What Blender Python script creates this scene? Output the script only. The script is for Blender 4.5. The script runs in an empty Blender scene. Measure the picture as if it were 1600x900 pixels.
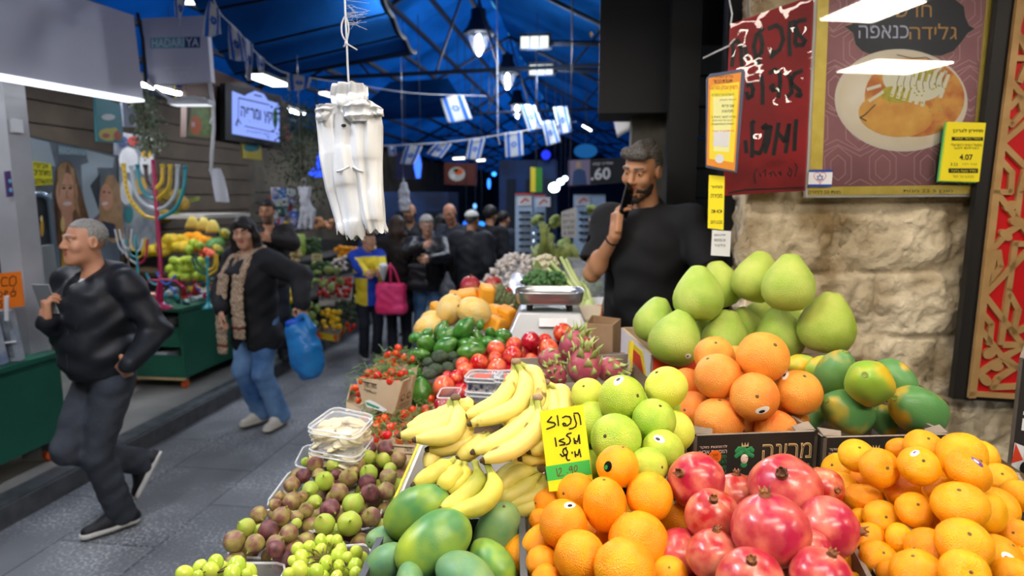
import bpy,bmesh,math,random
import numpy as np
from mathutils import Vector,Matrix,Quaternion,Euler
from math import sin,cos,pi,radians,sqrt
random.seed(7)
S=bpy.context.scene
COL=S.collection
# ------------------------------------------------------------------ camera
F=1000.0;CAMH=1.8;YAW=math.atan(0.13);PITCH=math.atan(0.14)
cam_d=bpy.data.cameras.new('camera');cam=bpy.data.objects.new('camera',cam_d);COL.objects.link(cam)
cam_d.sensor_width=36.0;cam_d.lens=36.0*F/1600.0;cam_d.clip_start=0.05;cam_d.clip_end=200
cam.location=(0,0,CAMH);cam.rotation_euler=(pi/2-PITCH,0,YAW)
cam_d.dof.use_dof=True;cam_d.dof.focus_distance=1.25;cam_d.dof.aperture_fstop=3.2
S.camera=cam
# ------------------------------------------------------------------ view, world
S.view_settings.view_transform='Standard';S.view_settings.look='None'
S.view_settings.gamma=1.0;S.view_settings.use_curve_mapping=False
S.view_settings.exposure=0.0
W=bpy.data.worlds.new('sky');S.world=W;W.use_nodes=True
SKY_STRENGTH=1.0
WB=W.node_tree.nodes['Background'];WB.inputs[0].default_value=(0.08,0.37,0.66,1);WB.inputs[1].default_value=SKY_STRENGTH
# lamp powers (the fixtures themselves are built further down, in led_panel)
PANEL_GLOW=27.0  # LED panels over the fruit
SHOP_GLOW=70.0  # strips of the shops across the aisle
AISLE_LAMP=70.0
# ------------------------------------------------------------------ helpers
_cy,_sy,_cp,_sp=cos(YAW),sin(YAW),cos(PITCH),sin(PITCH)
FW=Vector((-_sy*_cp,_cy*_cp,-_sp));RT=Vector((_cy,_sy,0));UP=Vector((-_sy*_sp,_cy*_sp,_cp))
HF=Vector((-_sy,_cy,0))
CAM=Vector((0,0,CAMH))
def ray(px,py):return FW+RT*((px-800)/F)+UP*((450-py)/F)
def P(px,py,d):return CAM+ray(px,py)*d
def atZ(px,py,z):
 r=ray(px,py);return CAM+r*((z-CAMH)/r.z)
def atX(px,py,x):
 r=ray(px,py);return CAM+r*(x/r.x)
def atY(px,py,y):
 r=ray(px,py);return CAM+r*(y/r.y)
class Plane:
 def __init__(s,p,n):s.p=Vector(p);s.n=Vector(n).normalized()
 def at(s,px,py,off=0.0):
  r=ray(px,py);d=(s.p-CAM).dot(s.n)/r.dot(s.n)
  return CAM+r*d+s.n*off
 def dep(s,px,py):
  r=ray(px,py);return(s.p-CAM).dot(s.n)/r.dot(s.n)
def hx(h):
 h=h.lstrip('#');v=[int(h[i:i+2],16)/255 for i in(0,2,4)]
 return tuple(((c+0.055)/1.055)**2.4 if c>0.04045 else c/12.92 for c in v)+(1.0,)
_M={}
def mat(name,col,rough=0.5,metal=0.0,spec=0.5,col2=None,nscale=5.0,ndetail=4.0,ncontrast=(0.35,0.65),bump=0.0,bscale=40.0,btype='noise',
emit=None,estr=0.0,trans=0.0,alpha=1.0,coat=0.0,sss=0.0,hue=0.0,coords='Object',sheen=0.0,ior=1.45,bdist=0.002):
 if name in _M:return _M[name]
 m=bpy.data.materials.new(name);m.use_nodes=True;_M[name]=m
 nt=m.node_tree;N=nt.nodes;L=nt.links;b=N['Principled BSDF']
 c=hx(col)if isinstance(col,str)else tuple(col)
 b.inputs['Base Color'].default_value=c;b.inputs['Roughness'].default_value=rough;b.inputs['Metallic'].default_value=metal
 b.inputs['Specular IOR Level'].default_value=spec;b.inputs['IOR'].default_value=ior
 b.inputs['Transmission Weight'].default_value=trans;b.inputs['Alpha'].default_value=alpha
 b.inputs['Coat Weight'].default_value=coat;b.inputs['Coat Roughness'].default_value=0.15
 if sheen:b.inputs['Sheen Weight'].default_value=sheen
 if sss:
  b.inputs['Subsurface Weight'].default_value=sss;b.inputs['Subsurface Radius'].default_value=(0.01,0.005,0.002);b.inputs['Subsurface Scale'].default_value=0.5
 if emit is not None:
  b.inputs['Emission Color'].default_value=hx(emit)if isinstance(emit,str)else emit;b.inputs['Emission Strength'].default_value=estr
 tc=None
 def vec():
  nonlocal tc
  if tc is None:
   t=N.new('ShaderNodeTexCoord');oi=N.new('ShaderNodeObjectInfo');ad=N.new('ShaderNodeVectorMath');ad.operation='ADD'
   ml=N.new('ShaderNodeMath');ml.operation='MULTIPLY';ml.inputs[1].default_value=37.0
   L.new(oi.outputs['Random'],ml.inputs[0]);L.new(t.outputs[coords],ad.inputs[0]);L.new(ml.outputs[0],ad.inputs[1]);tc=ad
  return tc.outputs[0]
 out=None
 if col2 is not None:
  nz=N.new('ShaderNodeTexNoise');nz.inputs['Scale'].default_value=nscale;nz.inputs['Detail'].default_value=ndetail
  L.new(vec(),nz.inputs['Vector'])
  r=N.new('ShaderNodeValToRGB');r.color_ramp.elements[0].position=ncontrast[0];r.color_ramp.elements[1].position=ncontrast[1]
  r.color_ramp.elements[0].color=c;r.color_ramp.elements[1].color=hx(col2)if isinstance(col2,str)else col2
  L.new(nz.outputs['Fac'],r.inputs[0]);out=r.outputs[0]
 if hue:
  hs=N.new('ShaderNodeHueSaturation');oi=N.new('ShaderNodeObjectInfo');mr=N.new('ShaderNodeMapRange')
  mr.inputs[3].default_value=0.5-hue;mr.inputs[4].default_value=0.5+hue
  L.new(oi.outputs['Random'],mr.inputs[0]);L.new(mr.outputs[0],hs.inputs['Hue'])
  if out is None:hs.inputs['Color'].default_value=c
  else:L.new(out,hs.inputs['Color'])
  out=hs.outputs[0]
 if out is not None:L.new(out,b.inputs['Base Color'])
 if bump:
  if btype=='noise':
   t=N.new('ShaderNodeTexNoise');t.inputs['Scale'].default_value=bscale;t.inputs['Detail'].default_value=5;o=t.outputs['Fac']
  elif btype=='voronoi':
   t=N.new('ShaderNodeTexVoronoi');t.inputs['Scale'].default_value=bscale;o=t.outputs['Distance']
  else:
   t=N.new('ShaderNodeTexWave');t.inputs['Scale'].default_value=bscale;t.inputs['Distortion'].default_value=6;t.inputs['Detail'].default_value=3;o=t.outputs['Fac']
  L.new(vec(),t.inputs['Vector'])
  bp=N.new('ShaderNodeBump');bp.inputs['Strength'].default_value=bump;bp.inputs['Distance'].default_value=bdist
  L.new(o,bp.inputs['Height']);L.new(bp.outputs[0],b.inputs['Normal'])
 return m
def glow(name,col,strength):
 if name in _M:return _M[name]
 m=bpy.data.materials.new(name);m.use_nodes=True;_M[name]=m
 nt=m.node_tree;nt.nodes.remove(nt.nodes['Principled BSDF']);e=nt.nodes.new('ShaderNodeEmission')
 e.inputs[0].default_value=hx(col);e.inputs[1].default_value=strength
 nt.links.new(e.outputs[0],nt.nodes['Material Output'].inputs[0]);return m
class MB:
 """collects shapes, then links them as one mesh object"""
 def __init__(s):s.v=[];s.f=[];s.m=[];s.mi=0
 def add(s,vs,fs,mi=None):
  o=len(s.v);s.v.extend([tuple(x)for x in vs]);mi=s.mi if mi is None else mi
  for f in fs:s.f.append([o+i for i in f]);s.m.append(mi)
  return s
 def box(s,c,h,R=None,mi=None,tap=1.0):
  vs=[]
  for z in(-1,1):
   k=tap if z>0 else 1
   for x,y in((-1,-1),(1,-1),(1,1),(-1,1)):
    p=Vector((x*h[0]*k,y*h[1]*k,z*h[2]));vs.append((R@p if R is not None else p)+Vector(c))
  return s.add(vs,[(0,3,2,1),(4,5,6,7),(0,1,5,4),(1,2,6,5),(2,3,7,6),(3,0,4,7)],mi)
 def bx(s,lo,hi,mi=None):
  return s.box([(a+b)/2 for a,b in zip(lo,hi)],[(b-a)/2 for a,b in zip(lo,hi)],None,mi)
 def quad(s,a,b,c,d,mi=None):return s.add([a,b,c,d],[(0,1,2,3)],mi)
 def slab(s,pts,n,t,mi=None):
  """polygon pts extruded by n*t"""
  n=Vector(n);k=len(pts);vs=[Vector(p)for p in pts]+[Vector(p)+n*t for p in pts]
  fs=[tuple(range(k-1,-1,-1)),tuple(range(k,2*k))]+[(i,(i+1)%k,k+(i+1)%k,k+i)for i in range(k)]
  return s.add(vs,fs,mi)
 def tube(s,pts,r,n=8,mi=None,cap=True,flat=1.0):
  pts=[Vector(p)for p in pts];k=len(pts);rs=r if isinstance(r,(list,tuple))else[r]*k
  vs=[];prev=None
  for i,p in enumerate(pts):
   t=(pts[min(i+1,k-1)]-pts[max(i-1,0)])
   t=t.normalized()if t.length>1e-9 else Vector((0,0,1))
   if prev is None:
    a=Vector((0,0,1))if abs(t.z)<0.9 else Vector((1,0,0));u=t.cross(a).normalized()
   else:
    u=(prev-t*prev.dot(t)).normalized()
   prev=u;w=t.cross(u)
   for j in range(n):
    an=2*pi*j/n;vs.append(p+(u*cos(an)+w*sin(an)*flat)*rs[i])
  fs=[(i*n+j,i*n+(j+1)%n,(i+1)*n+(j+1)%n,(i+1)*n+j)for i in range(k-1)for j in range(n)]
  if cap:fs+=[tuple(range(n-1,-1,-1)),tuple(range((k-1)*n,k*n))]
  return s.add(vs,fs,mi)
 def lathe(s,prof,n=24,mi=None,T=None,fn=None):
  """prof [(r,z)] about z"""
  vs=[]
  for r,z in prof:
   for j in range(n):
    a=2*pi*j/n;rr=r*(fn(a,z)if fn else 1.0);p=Vector((rr*cos(a),rr*sin(a),z));vs.append(T@p if T else p)
  k=len(prof)
  fs=[(i*n+j,i*n+(j+1)%n,(i+1)*n+(j+1)%n,(i+1)*n+j)for i in range(k-1)for j in range(n)]
  fs+=[tuple(range(n-1,-1,-1)),tuple(range((k-1)*n,k*n))]
  return s.add(vs,fs,mi)
 def ell(s,c,r,R=None,nu=16,nv=10,mi=None):
  c=Vector(c);vs=[]
  for i in range(1,nv):
   t=pi*i/nv
   for j in range(nu):
    a=2*pi*j/nu;p=Vector((r[0]*sin(t)*cos(a),r[1]*sin(t)*sin(a),-r[2]*cos(t)));vs.append((R@p if R is not None else p)+c)
  for z in(-1,1):
   p=Vector((0,0,r[2]*z));vs.append((R@p if R is not None else p)+c)
  b=len(vs)-2
  fs=[(i*nu+j,i*nu+(j+1)%nu,(i+1)*nu+(j+1)%nu,(i+1)*nu+j)for i in range(nv-2)for j in range(nu)]
  fs+=[(b,(j+1)%nu,j)for j in range(nu)]+[(b+1,(nv-2)*nu+j,(nv-2)*nu+(j+1)%nu)for j in range(nu)]
  return s.add(vs,fs,mi)
 def grid(s,fn,nu,nv,mi=None):
  """fn(u,v) -> point, u,v in 0..1"""
  vs=[fn(i/nu,j/nv)for j in range(nv+1)for i in range(nu+1)]
  fs=[(j*(nu+1)+i,j*(nu+1)+i+1,(j+1)*(nu+1)+i+1,(j+1)*(nu+1)+i)for j in range(nv)for i in range(nu)]
  return s.add(vs,fs,mi)
 def mesh(s,name,mats,smooth=False):
  me=bpy.data.meshes.new(name);me.from_pydata(s.v,[],s.f)
  for m in(mats if isinstance(mats,(list,tuple))else[mats]):me.materials.append(m)
  if len(me.materials)>1:me.polygons.foreach_set('material_index',s.m)
  if smooth:me.polygons.foreach_set('use_smooth',[True]*len(me.polygons))
  me.update();return me
 def build(s,name,mats,parent=None,smooth=False,origin=None):
  """one mesh object; points are in world space unless parent is given its own frame"""
  if origin is not None:
   o3=Vector(origin);s.v=[tuple(Vector(v)-o3)for v in s.v]
  ob=bpy.data.objects.new(name,s.mesh(name,mats,smooth));COL.objects.link(ob)
  if origin is not None:ob.location=origin
  if parent is not None:attach(ob,parent)
  return ob
def attach(ob,parent):
 """parent keeping the world place (parents here are never rotated before their parts are added unless noted)"""
 ob.parent=parent;ob.matrix_parent_inverse=world(parent).inverted()
def world(o):
 m=o.matrix_basis.copy()
 if o.parent is not None:m=world(o.parent)@o.matrix_parent_inverse@m
 return m
def tag(o,label,cat,group=None,kind=None):
 if label:o['label']=label
 if cat:o['category']=cat
 if group:o['group']=group
 if kind:o['kind']=kind
 return o
def thing(name,label,cat,loc=(0,0,0),group=None):
 o=bpy.data.objects.new(name,None);COL.objects.link(o);o.location=loc;o.empty_display_size=0.05
 return tag(o,label,cat,group)
def struct(ob):ob['kind']='structure';return ob
def weld(ob,bev=0.0,seg=2):
 if bev:
  m=ob.modifiers.new('b','BEVEL');m.width=bev;m.segments=seg;m.limit_method='ANGLE'
 return ob
 # ---- writing
_TC={}
def glyphs(txt,bold=0.0):
 """(verts2d, faces, width) of a line of text, unit em; Hebrew is laid right to left"""
 key=(txt,bold)
 if key in _TC:return _TC[key]
 body=txt
 if any('\u0590'<=c<='\u05ff' for c in txt):
  body=txt[::-1];out='';run=''
  for c in body:
   if c.isdigit()or c in '.-':run=c+run
   else:out+=run+c;run=''
  body=out+run
 if 'ד' in body and len(body)>1 or body=='ד':  # this letter's two strokes overlap: set the line letter by letter
  V,Fc,x=[],[],0.0
  for c in body:
   if c==' ':x+=.26;continue
   if c=='ד':vs,fs,bb=[(.32,0),(.41,0),(.41,.52),(.32,.52),(.01,.51),(.5,.51),(.5,.59),(.01,.59)],[(0,1,2,3),(4,5,6,7)],(.01,0,.5,.59)
   else:vs,fs,bb=glyphs(c,bold)
   o=len(V);V+=[(a-bb[0]+x,b)for a,b in vs];Fc+=[tuple(i+o for i in f)for f in fs];x+=bb[2]-bb[0]+.08
  _TC[key]=(V,Fc,(0,min(v[1]for v in V),x-.08,max(v[1]for v in V)));return _TC[key]
 cu=bpy.data.curves.new('line','FONT');cu.body=body;cu.offset=bold;cu.resolution_u=3
 ob=bpy.data.objects.new('line',cu);COL.objects.link(ob)
 me=bpy.data.meshes.new_from_object(ob.evaluated_get(bpy.context.evaluated_depsgraph_get()))
 vs=[(v.co.x,v.co.y)for v in me.vertices];fs=[tuple(p.vertices)for p in me.polygons]
 bpy.data.objects.remove(ob);bpy.data.curves.remove(cu);bpy.data.meshes.remove(me)
 xs=[v[0]for v in vs]or[0,1];ys=[v[1]for v in vs]or[0,1]
 _TC[key]=(vs,fs,(min(xs),min(ys),max(xs),max(ys)));return _TC[key]
def write(mb,txt,quad,mi=0,bold=0.0,off=0.001,n=None):
 """text stretched into the 3-D quad (bottom-left, bottom-right, top-right, top-left)"""
 vs,fs,(x0,y0,x1,y1)=glyphs(txt,bold)
 a,b,c,d=[Vector(q)for q in quad]
 if n is None:n=(b-a).cross(d-a).normalized()
 o=n*off
 pts=[]
 for x,y in vs:
  u=(x-x0)/max(x1-x0,1e-6);v=(y-y0)/max(y1-y0,1e-6)
  pts.append((a*(1-u)+b*u)*(1-v)+(d*(1-u)+c*u)*v+o)
 mb.add(pts,fs,mi)
def pxquad(pl,x0,y0,x1,y1,skew=0.0,off=0.0):
 """quad on plane from image box; skew lifts the right end (px)"""
 return[pl.at(x0,y1,off),pl.at(x1,y1-skew,off),pl.at(x1,y0-skew,off),pl.at(x0,y0,off)]
def stroke(mb,pl,pts,w,mi=0,off=0.0015):
 """a marker stroke w px wide through image points, lying on plane pl"""
 q=[pl.at(x,y,off)for x,y in pts];n=pl.n;k=len(q)
 for i in range(k-1):
  a,b=q[i],q[i+1];t=b-a
  if t.length<1e-7:continue
  hw=w*pl.dep(*pts[i])/F/2;t.normalize();s=n.cross(t)*hw;e=t*hw*0.5
  mb.add([a-s-e,b-s+e,b+s+e,a+s-e],[(0,1,2,3)],mi)
def disc(mb,pl,cx,cy,rx,ry,mi=0,off=0.001,n=28,a0=0,rot=0):
 pts=[]
 for i in range(n):
  a=2*pi*i/n;x=rx*cos(a);y=ry*sin(a)
  pts.append(pl.at(cx+x*cos(rot)-y*sin(rot),cy+x*sin(rot)+y*cos(rot),off))
 mb.add(pts,[tuple(range(n))],mi)
def pxpoly(mb,pl,pts,mi=0,off=0.001):mb.add([pl.at(x,y,off)for x,y in pts],[tuple(range(len(pts)))],mi)
def up_panel(pl,pts,t,name,m,parent=None,origin=None):
 """a board with real thickness standing on plane pl"""
 mb=MB();mb.slab([pl.at(x,y)for x,y in pts],-pl.n,t);return mb.build(name,m,parent)
def dup(root):
 """a copy of a thing with copies of its parts and sub-parts"""
 r=root.copy();COL.objects.link(r)
 for ch in list(root.children):
  c=ch.copy();COL.objects.link(c);c.parent=r
  for g in list(ch.children):
   d=g.copy();COL.objects.link(d);d.parent=c
 return r
ORD=['first','second','third','fourth','fifth','sixth','seventh','eighth','ninth','tenth','eleventh','twelfth']
# ------------------------------------------------------------------ the market street: floor, kerb, walls, roof
def mat_paving():
 m=bpy.data.materials.new('aisle_paving');m.use_nodes=True;nt=m.node_tree;N=nt.nodes;L=nt.links;b=N['Principled BSDF']
 tc=N.new('ShaderNodeTexCoord');mp=N.new('ShaderNodeMapping');mp.inputs['Rotation'].default_value=(0,0,pi/2);L.new(tc.outputs['Object'],mp.inputs[0])
 br=N.new('ShaderNodeTexBrick');br.inputs['Scale'].default_value=1.0;br.inputs['Brick Width'].default_value=0.95;br.inputs['Row Height'].default_value=0.56
 br.inputs['Mortar Size'].default_value=0.006;br.inputs['Color1'].default_value=hx('#6f7378');br.inputs['Color2'].default_value=hx('#7e8287');br.inputs['Mortar'].default_value=hx('#4a4d51')
 L.new(mp.outputs[0],br.inputs[0])
 n1=N.new('ShaderNodeTexNoise');n1.inputs['Scale'].default_value=2.2;n1.inputs['Detail'].default_value=8;L.new(tc.outputs['Object'],n1.inputs[0])
 n2=N.new('ShaderNodeTexNoise');n2.inputs['Scale'].default_value=60;n2.inputs['Detail'].default_value=4;L.new(tc.outputs['Object'],n2.inputs[0])
 r2=N.new('ShaderNodeValToRGB');r2.color_ramp.elements[0].position=.5;r2.color_ramp.elements[1].position=.64;L.new(n2.outputs[0],r2.inputs[0])
 r1=N.new('ShaderNodeValToRGB');r1.color_ramp.elements[0].position=.4;r1.color_ramp.elements[1].position=.68;L.new(n1.outputs[0],r1.inputs[0])
 mu=N.new('ShaderNodeMath');mu.operation='MULTIPLY';L.new(r1.outputs[0],mu.inputs[0]);L.new(r2.outputs[0],mu.inputs[1])
 mx=N.new('ShaderNodeMix');mx.data_type='RGBA';mx.inputs['B'].default_value=hx('#c6cacf');L.new(mu.outputs[0],mx.inputs['Factor']);L.new(br.outputs['Color'],mx.inputs['A'])
 m2=N.new('ShaderNodeMix');m2.data_type='RGBA';m2.blend_type='MULTIPLY';m2.inputs['Factor'].default_value=.5;L.new(mx.outputs['Result'],m2.inputs['A']);L.new(n1.outputs[0],m2.inputs['B'])
 L.new(m2.outputs['Result'],b.inputs['Base Color']);b.inputs['Roughness'].default_value=.55
 bp=N.new('ShaderNodeBump');bp.inputs['Strength'].default_value=.25;bp.inputs['Distance'].default_value=.01;L.new(n2.outputs[0],bp.inputs['Height']);L.new(bp.outputs[0],b.inputs['Normal']);return m
KX=-3.19
mb=MB();mb.bx((KX,-3,-.1),(4.5,34,0));struct(mb.build('floor',mat_paving()))
mb=MB();mb.bx((-7.5,-3,-.1),(KX-.16,34,.125));struct(mb.build('floor_shops',mat('shop_floor','#8d8c86',.5,col2='#7a7a76',nscale=3)))
M_KERB=mat('kerb_stone','#3f4144',.5,col2='#57595c',nscale=9,bump=.3,bscale=60)
mb=MB();mb.bx((KX-.16,-3,-.1),(KX,34,.118));struct(mb.build('trim_kerb',M_KERB))
mb=MB();mb.bx((KX-.15,-3,.118),(KX-.02,34,.13));struct(mb.build('trim_kerb_edge',mat('kerb_edge_metal','#7d8388',.35,.6,col2='#5f656a',nscale=12)))
# dark back wall of the shops, rough stone
M_BACK=mat('dark_stone_wall','#3b372f',.85,col2='#5a5346',nscale=2.5,ndetail=7,bump=.6,bscale=7,bdist=.03)
mb=MB();mb.bx((-5.6,-3,0),(-5.4,34,5.2));struct(mb.build('wall_left',M_BACK))
mb=MB();mb.bx((4.4,-3,0),(4.6,34,5.2));struct(mb.build('wall_right',M_BACK))
mb=MB();mb.bx((-7,-3.2,0),(6,-3,5.2));struct(mb.build('wall_behind',mat('plaster_grey','#77736c',.8)))
mb=MB();mb.bx((-7,33.8,0),(6,34,5.2));struct(mb.build('wall_far_end',mat('far_wall_blue','#1c2c48',.8)))
# blue sheeting over the steel frames of the street
def mat_sheet(name,col,tr):
 m=bpy.data.materials.new(name);m.use_nodes=True;nt=m.node_tree;N=nt.nodes;L=nt.links;N.remove(N['Principled BSDF'])
 d=N.new('ShaderNodeBsdfDiffuse');t=N.new('ShaderNodeBsdfTranslucent');x=N.new('ShaderNodeMixShader');x.inputs[0].default_value=tr
 nz=N.new('ShaderNodeTexNoise');nz.inputs['Scale'].default_value=.9;nz.inputs['Detail'].default_value=6;tc=N.new('ShaderNodeTexCoord');L.new(tc.outputs['Object'],nz.inputs[0])
 r=N.new('ShaderNodeValToRGB');c=hx(col);r.color_ramp.elements[0].color=tuple(v*.35 for v in c[:3])+(1,);r.color_ramp.elements[1].color=c;r.color_ramp.elements[0].position=.3;r.color_ramp.elements[1].position=.65
 L.new(nz.outputs[0],r.inputs[0]);L.new(r.outputs[0],d.inputs[0]);L.new(r.outputs[0],t.inputs[0])
 L.new(d.outputs[0],x.inputs[1]);L.new(t.outputs[0],x.inputs[2]);L.new(x.outputs[0],N['Material Output'].inputs[0]);return m
M_SHEET=mat_sheet('blue_roof_sheet','#2f86e0',.8);M_TARP=mat_sheet('dark_blue_tarpaulin','#15467e',.45);M_SHEETR=mat_sheet('dark_blue_sheet','#1c5a9c',.6)
M_IRON=mat('roof_iron','#0e1a2c',.6,.3)
RX,RZ,LX,LZ,QX,QZ=-1.75,5.0,-5.5,3.0,2.2,3.0
mb=MB()
for j in range(16):
 y0=2.0+j*2;mb.bx
 def rib(u,v,y0=y0):return Vector((RX+(LX-RX)*u,y0+2*v,RZ+(LZ-RZ)*u+.05*sin(v*pi*3)))
 mb.grid(rib,6,8)
struct(mb.build('ceiling',M_SHEET,None,True))
mb=MB();mb.grid(lambda u,v:Vector((RX+(QX-RX)*u,2+32*v,RZ+(QZ-RZ)*u+.03*sin(v*90))),6,120);struct(mb.build('ceiling_right',M_SHEETR,None,True))
mb=MB();mb.bx((-7,-3.2,5.1),(6,2.0,5.25));mb.bx((2.2,2,3.2),(6,34,3.35));struct(mb.build('ceiling_front',mat('dark_ceiling','#2a2c30',.9)))
mb=MB();mb.bx((-7,1.95,3.3),(6,2.0,5.2));struct(mb.build('ceiling_beam',mat('dark_ceiling','#2a2c30',.9)))
for j in range(7):
 y=4.6+j*4.2
 mb=MB()
 mb.tube([(LX,y,LZ-.05),(RX,y,RZ-.06),(QX,y,QZ-.05)],.035,6);mb.tube([(-4.2,y,3.45),(.8,y,3.55)],.03,6)
 for k in range(3):
  x=-4.0+k*1.8;zt=RZ-.06-abs(x-RX)*(RZ-LZ)/(RX-LX);mb.tube([(x,y,3.46),(x+.45,y,min(zt,RZ-abs(x+.45-RX)*.53)-.05)],.018,5);mb.tube([(x+.9,y,3.46),(x+.45,y,RZ-abs(x+.45-RX)*.53-.05)],.018,5)
 t=mb.build('roof_truss',M_IRON);tag(t,'dark iron roof truss spanning the street under blue sheeting, '+ORD[j]+' along the street','roof truss','iron trusses under the blue roof')
for k in range(9):
 u=(k+.5)/9;mb=MB();mb.bx((RX+(LX-RX)*u-.025,2,RZ+(LZ-RZ)*u-.09),(RX+(LX-RX)*u+.025,34,RZ+(LZ-RZ)*u-.03));o=mb.build('roof_batten',M_IRON)
 tag(o,'dark batten running along the street under the blue sheeting','batten','battens under the blue roof')
 # tarpaulin sagging over the shops across the aisle
A,B_,C_,D_=P(270,-90,4.6),P(560,-110,5.2),P(648,78,7.6),P(395,118,7.2)
def sag(u,v):
 p=(A*(1-u)+B_*u)*(1-v)+(D_*(1-u)+C_*u)*v;p.z-=.28*sin(pi*min(1,v*.9+.05))*(1-.5*u)+.05*abs(sin(v*pi*4))*1;return p
mb=MB();mb.grid(sag,20,32);o=mb.build('tarpaulin',M_TARP,None,True);tag(o,'dark blue tarpaulin sagging over the shops above the string of flags','tarpaulin')
sm=MB()
for k in range(1,5):sm.tube([sag(i/20,k/4.6)-Vector((0,0,.01))for i in range(21)],.012,5)
sm.build('seam',M_IRON,o);sm=MB();sm.tube([sag(1,i/20)for i in range(21)]+[sag(1-i/20,1)for i in range(21)],.03,6);sm.build('hem',M_IRON,o)
A2,B2,C2,D2=P(610,128,9.0),P(700,122,9.5),P(770,180,12.0),P(470,190,11)
mb=MB();mb.grid(lambda u,v:(A2*(1-u)+B2*u)*(1-v)+(D2*(1-u)+C2*u)*v-Vector((0,0,.2*sin(pi*v))),10,10);o=mb.build('tarpaulin',M_TARP,None,True);tag(o,'dark blue awning sheet further down the street, below the roof lamps','tarpaulin')
# ---- stone corner with the posters
SN=(-HF+Vector((.06,0,0))).normalized()
WALL=Plane(P(1300,420,2.38),SN)
WU=Vector((-SN.y,SN.x,0)).normalized();WU=WU if WU.x>0 else-WU
def wuv(px,py):p=WALL.at(px,py);return(p-WALL.p).dot(WU),p.z
def mat_stone():
 m=mat('jerusalem_stone','#e0d2b4',.8,col2='#86704c',nscale=4.5,ndetail=12,ncontrast=(.40,.70),bump=1.0,bscale=26,bdist=.02);return m
u0=wuv(1163,420)[0];zj=[wuv(1300,y)[1]for y in(760,625,528,428,318,200,100,0,-120)]
cols={0:[1100,1400,1700],1:[1230,1480,1690],2:[1180,1375,1590],3:[1302,1490,1700],4:[1232,1437,1640],5:[1300,1500],6:[1240,1450],7:[1300,1520]}
us=np.linspace(u0,1.5,210);zs=np.linspace(.55,2.75,220)
rr=random.Random(3)
def stone_h(u,z):
 k=max(0,min(len(zj)-2,sum(1 for q in zj if q<z)-1));zz=min(abs(z-zj[k]),abs(zj[k+1]-z)if k+1<len(zj)else 1)
 cu=[wuv(c,420)[0]for c in cols.get(k,[])];du=min([abs(u-c)for c in cu]+[u-u0+.03]);e=min(zz,du)
 j=min(1,e/.016);n=mnoise_f(u*6+k*3,z*7,k*5.1);n2=mnoise_f(u*17,z*17,3.3);n3=abs(mnoise_f(u*9+9,z*9,1.7))
 return(-.02+.02*j+j*(.026*n+.016*n2-.022*n3+.007*mnoise_f(u*40,z*40,8))+.012*min(1,e/.07))
from mathutils import noise as _mn
def mnoise_f(x,y,z):return _mn.noise(Vector((x,y,z)))
mb=MB();vs=[WALL.p+WU*(u)+Vector((0,0,z-WALL.p.z))+SN*stone_h(u,z)for z in zs for u in us]
nu=len(us);mb.add(vs,[(j*nu+i,j*nu+i+1,(j+1)*nu+i+1,(j+1)*nu+i)for j in range(len(zs)-1)for i in range(nu-1)])
c0=WALL.p+WU*u0;back=Vector((.12,1,0)).normalized()
vs=[Vector((c0.x,c0.y,0))+Vector((0,0,z))+back*d+Vector((-1,.1,0))*(stone_h(u0+.1+d,z)if d>0 else-.012)for z in zs for d in np.linspace(0,.5,40)]
mb.add(vs,[(j*40+i+1,j*40+i,(j+1)*40+i,(j+1)*40+i+1)for j in range(len(zs)-1)for i in range(39)])
q=[WALL.p+WU*u0-SN*.02,WALL.p+WU*3-SN*.02,WALL.p+WU*3-SN*.3,c0+back*.5]
for p in q:p.z=0
mb.slab(q,(0,0,1),4.9);struct(mb.build('wall_stone',mat_stone(),None,True))
# doorway beside it: grey shutter, dark post, inner wall
M_DARK=mat('near_black_paint','#121315',.6)
mb=MB();sp=P(1100,300,3.35);sh=thing('roller_shutter','grey metal shutter behind the vendor, in the dark doorway','shutter',(sp.x,sp.y,0))
for k in range(16):
 z=.1+k*.155;mb.box((sp.x+.12,sp.y+.05,z+.075),(.26,.02,.072),Matrix.Rotation(.13,3,'Z'))
mb.build('slats',mat('shutter_grey','#5d646c',.5,.3),sh)
for px,d,w,nm,lab in((1062,3.2,.07,'door_post','black post of the doorway behind the vendor'),(1140,2.85,.05,'door_post','black post between the shutter and the stone corner')):
 p=P(px,300,d);mb=MB();mb.bx((p.x-w,p.y-.05,0),(p.x+w,p.y+.05,3.6));o=mb.build('trim_post',M_DARK);struct(o)
p=P(1030,300,3.6);mb=MB();mb.bx((p.x-.16,p.y,0),(p.x+.1,p.y+.25,3.2));struct(mb.build('wall_pier',mat('grimy_plaster','#6b675c',.85,col2='#3e3c36',nscale=4,ndetail=8)))
p=P(1090,60,3.3);mb=MB();mb.bx((p.x-.5,p.y,2.25),(p.x+1.2,p.y+.4,4));struct(mb.build('wall_over_door',M_DARK))
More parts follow.
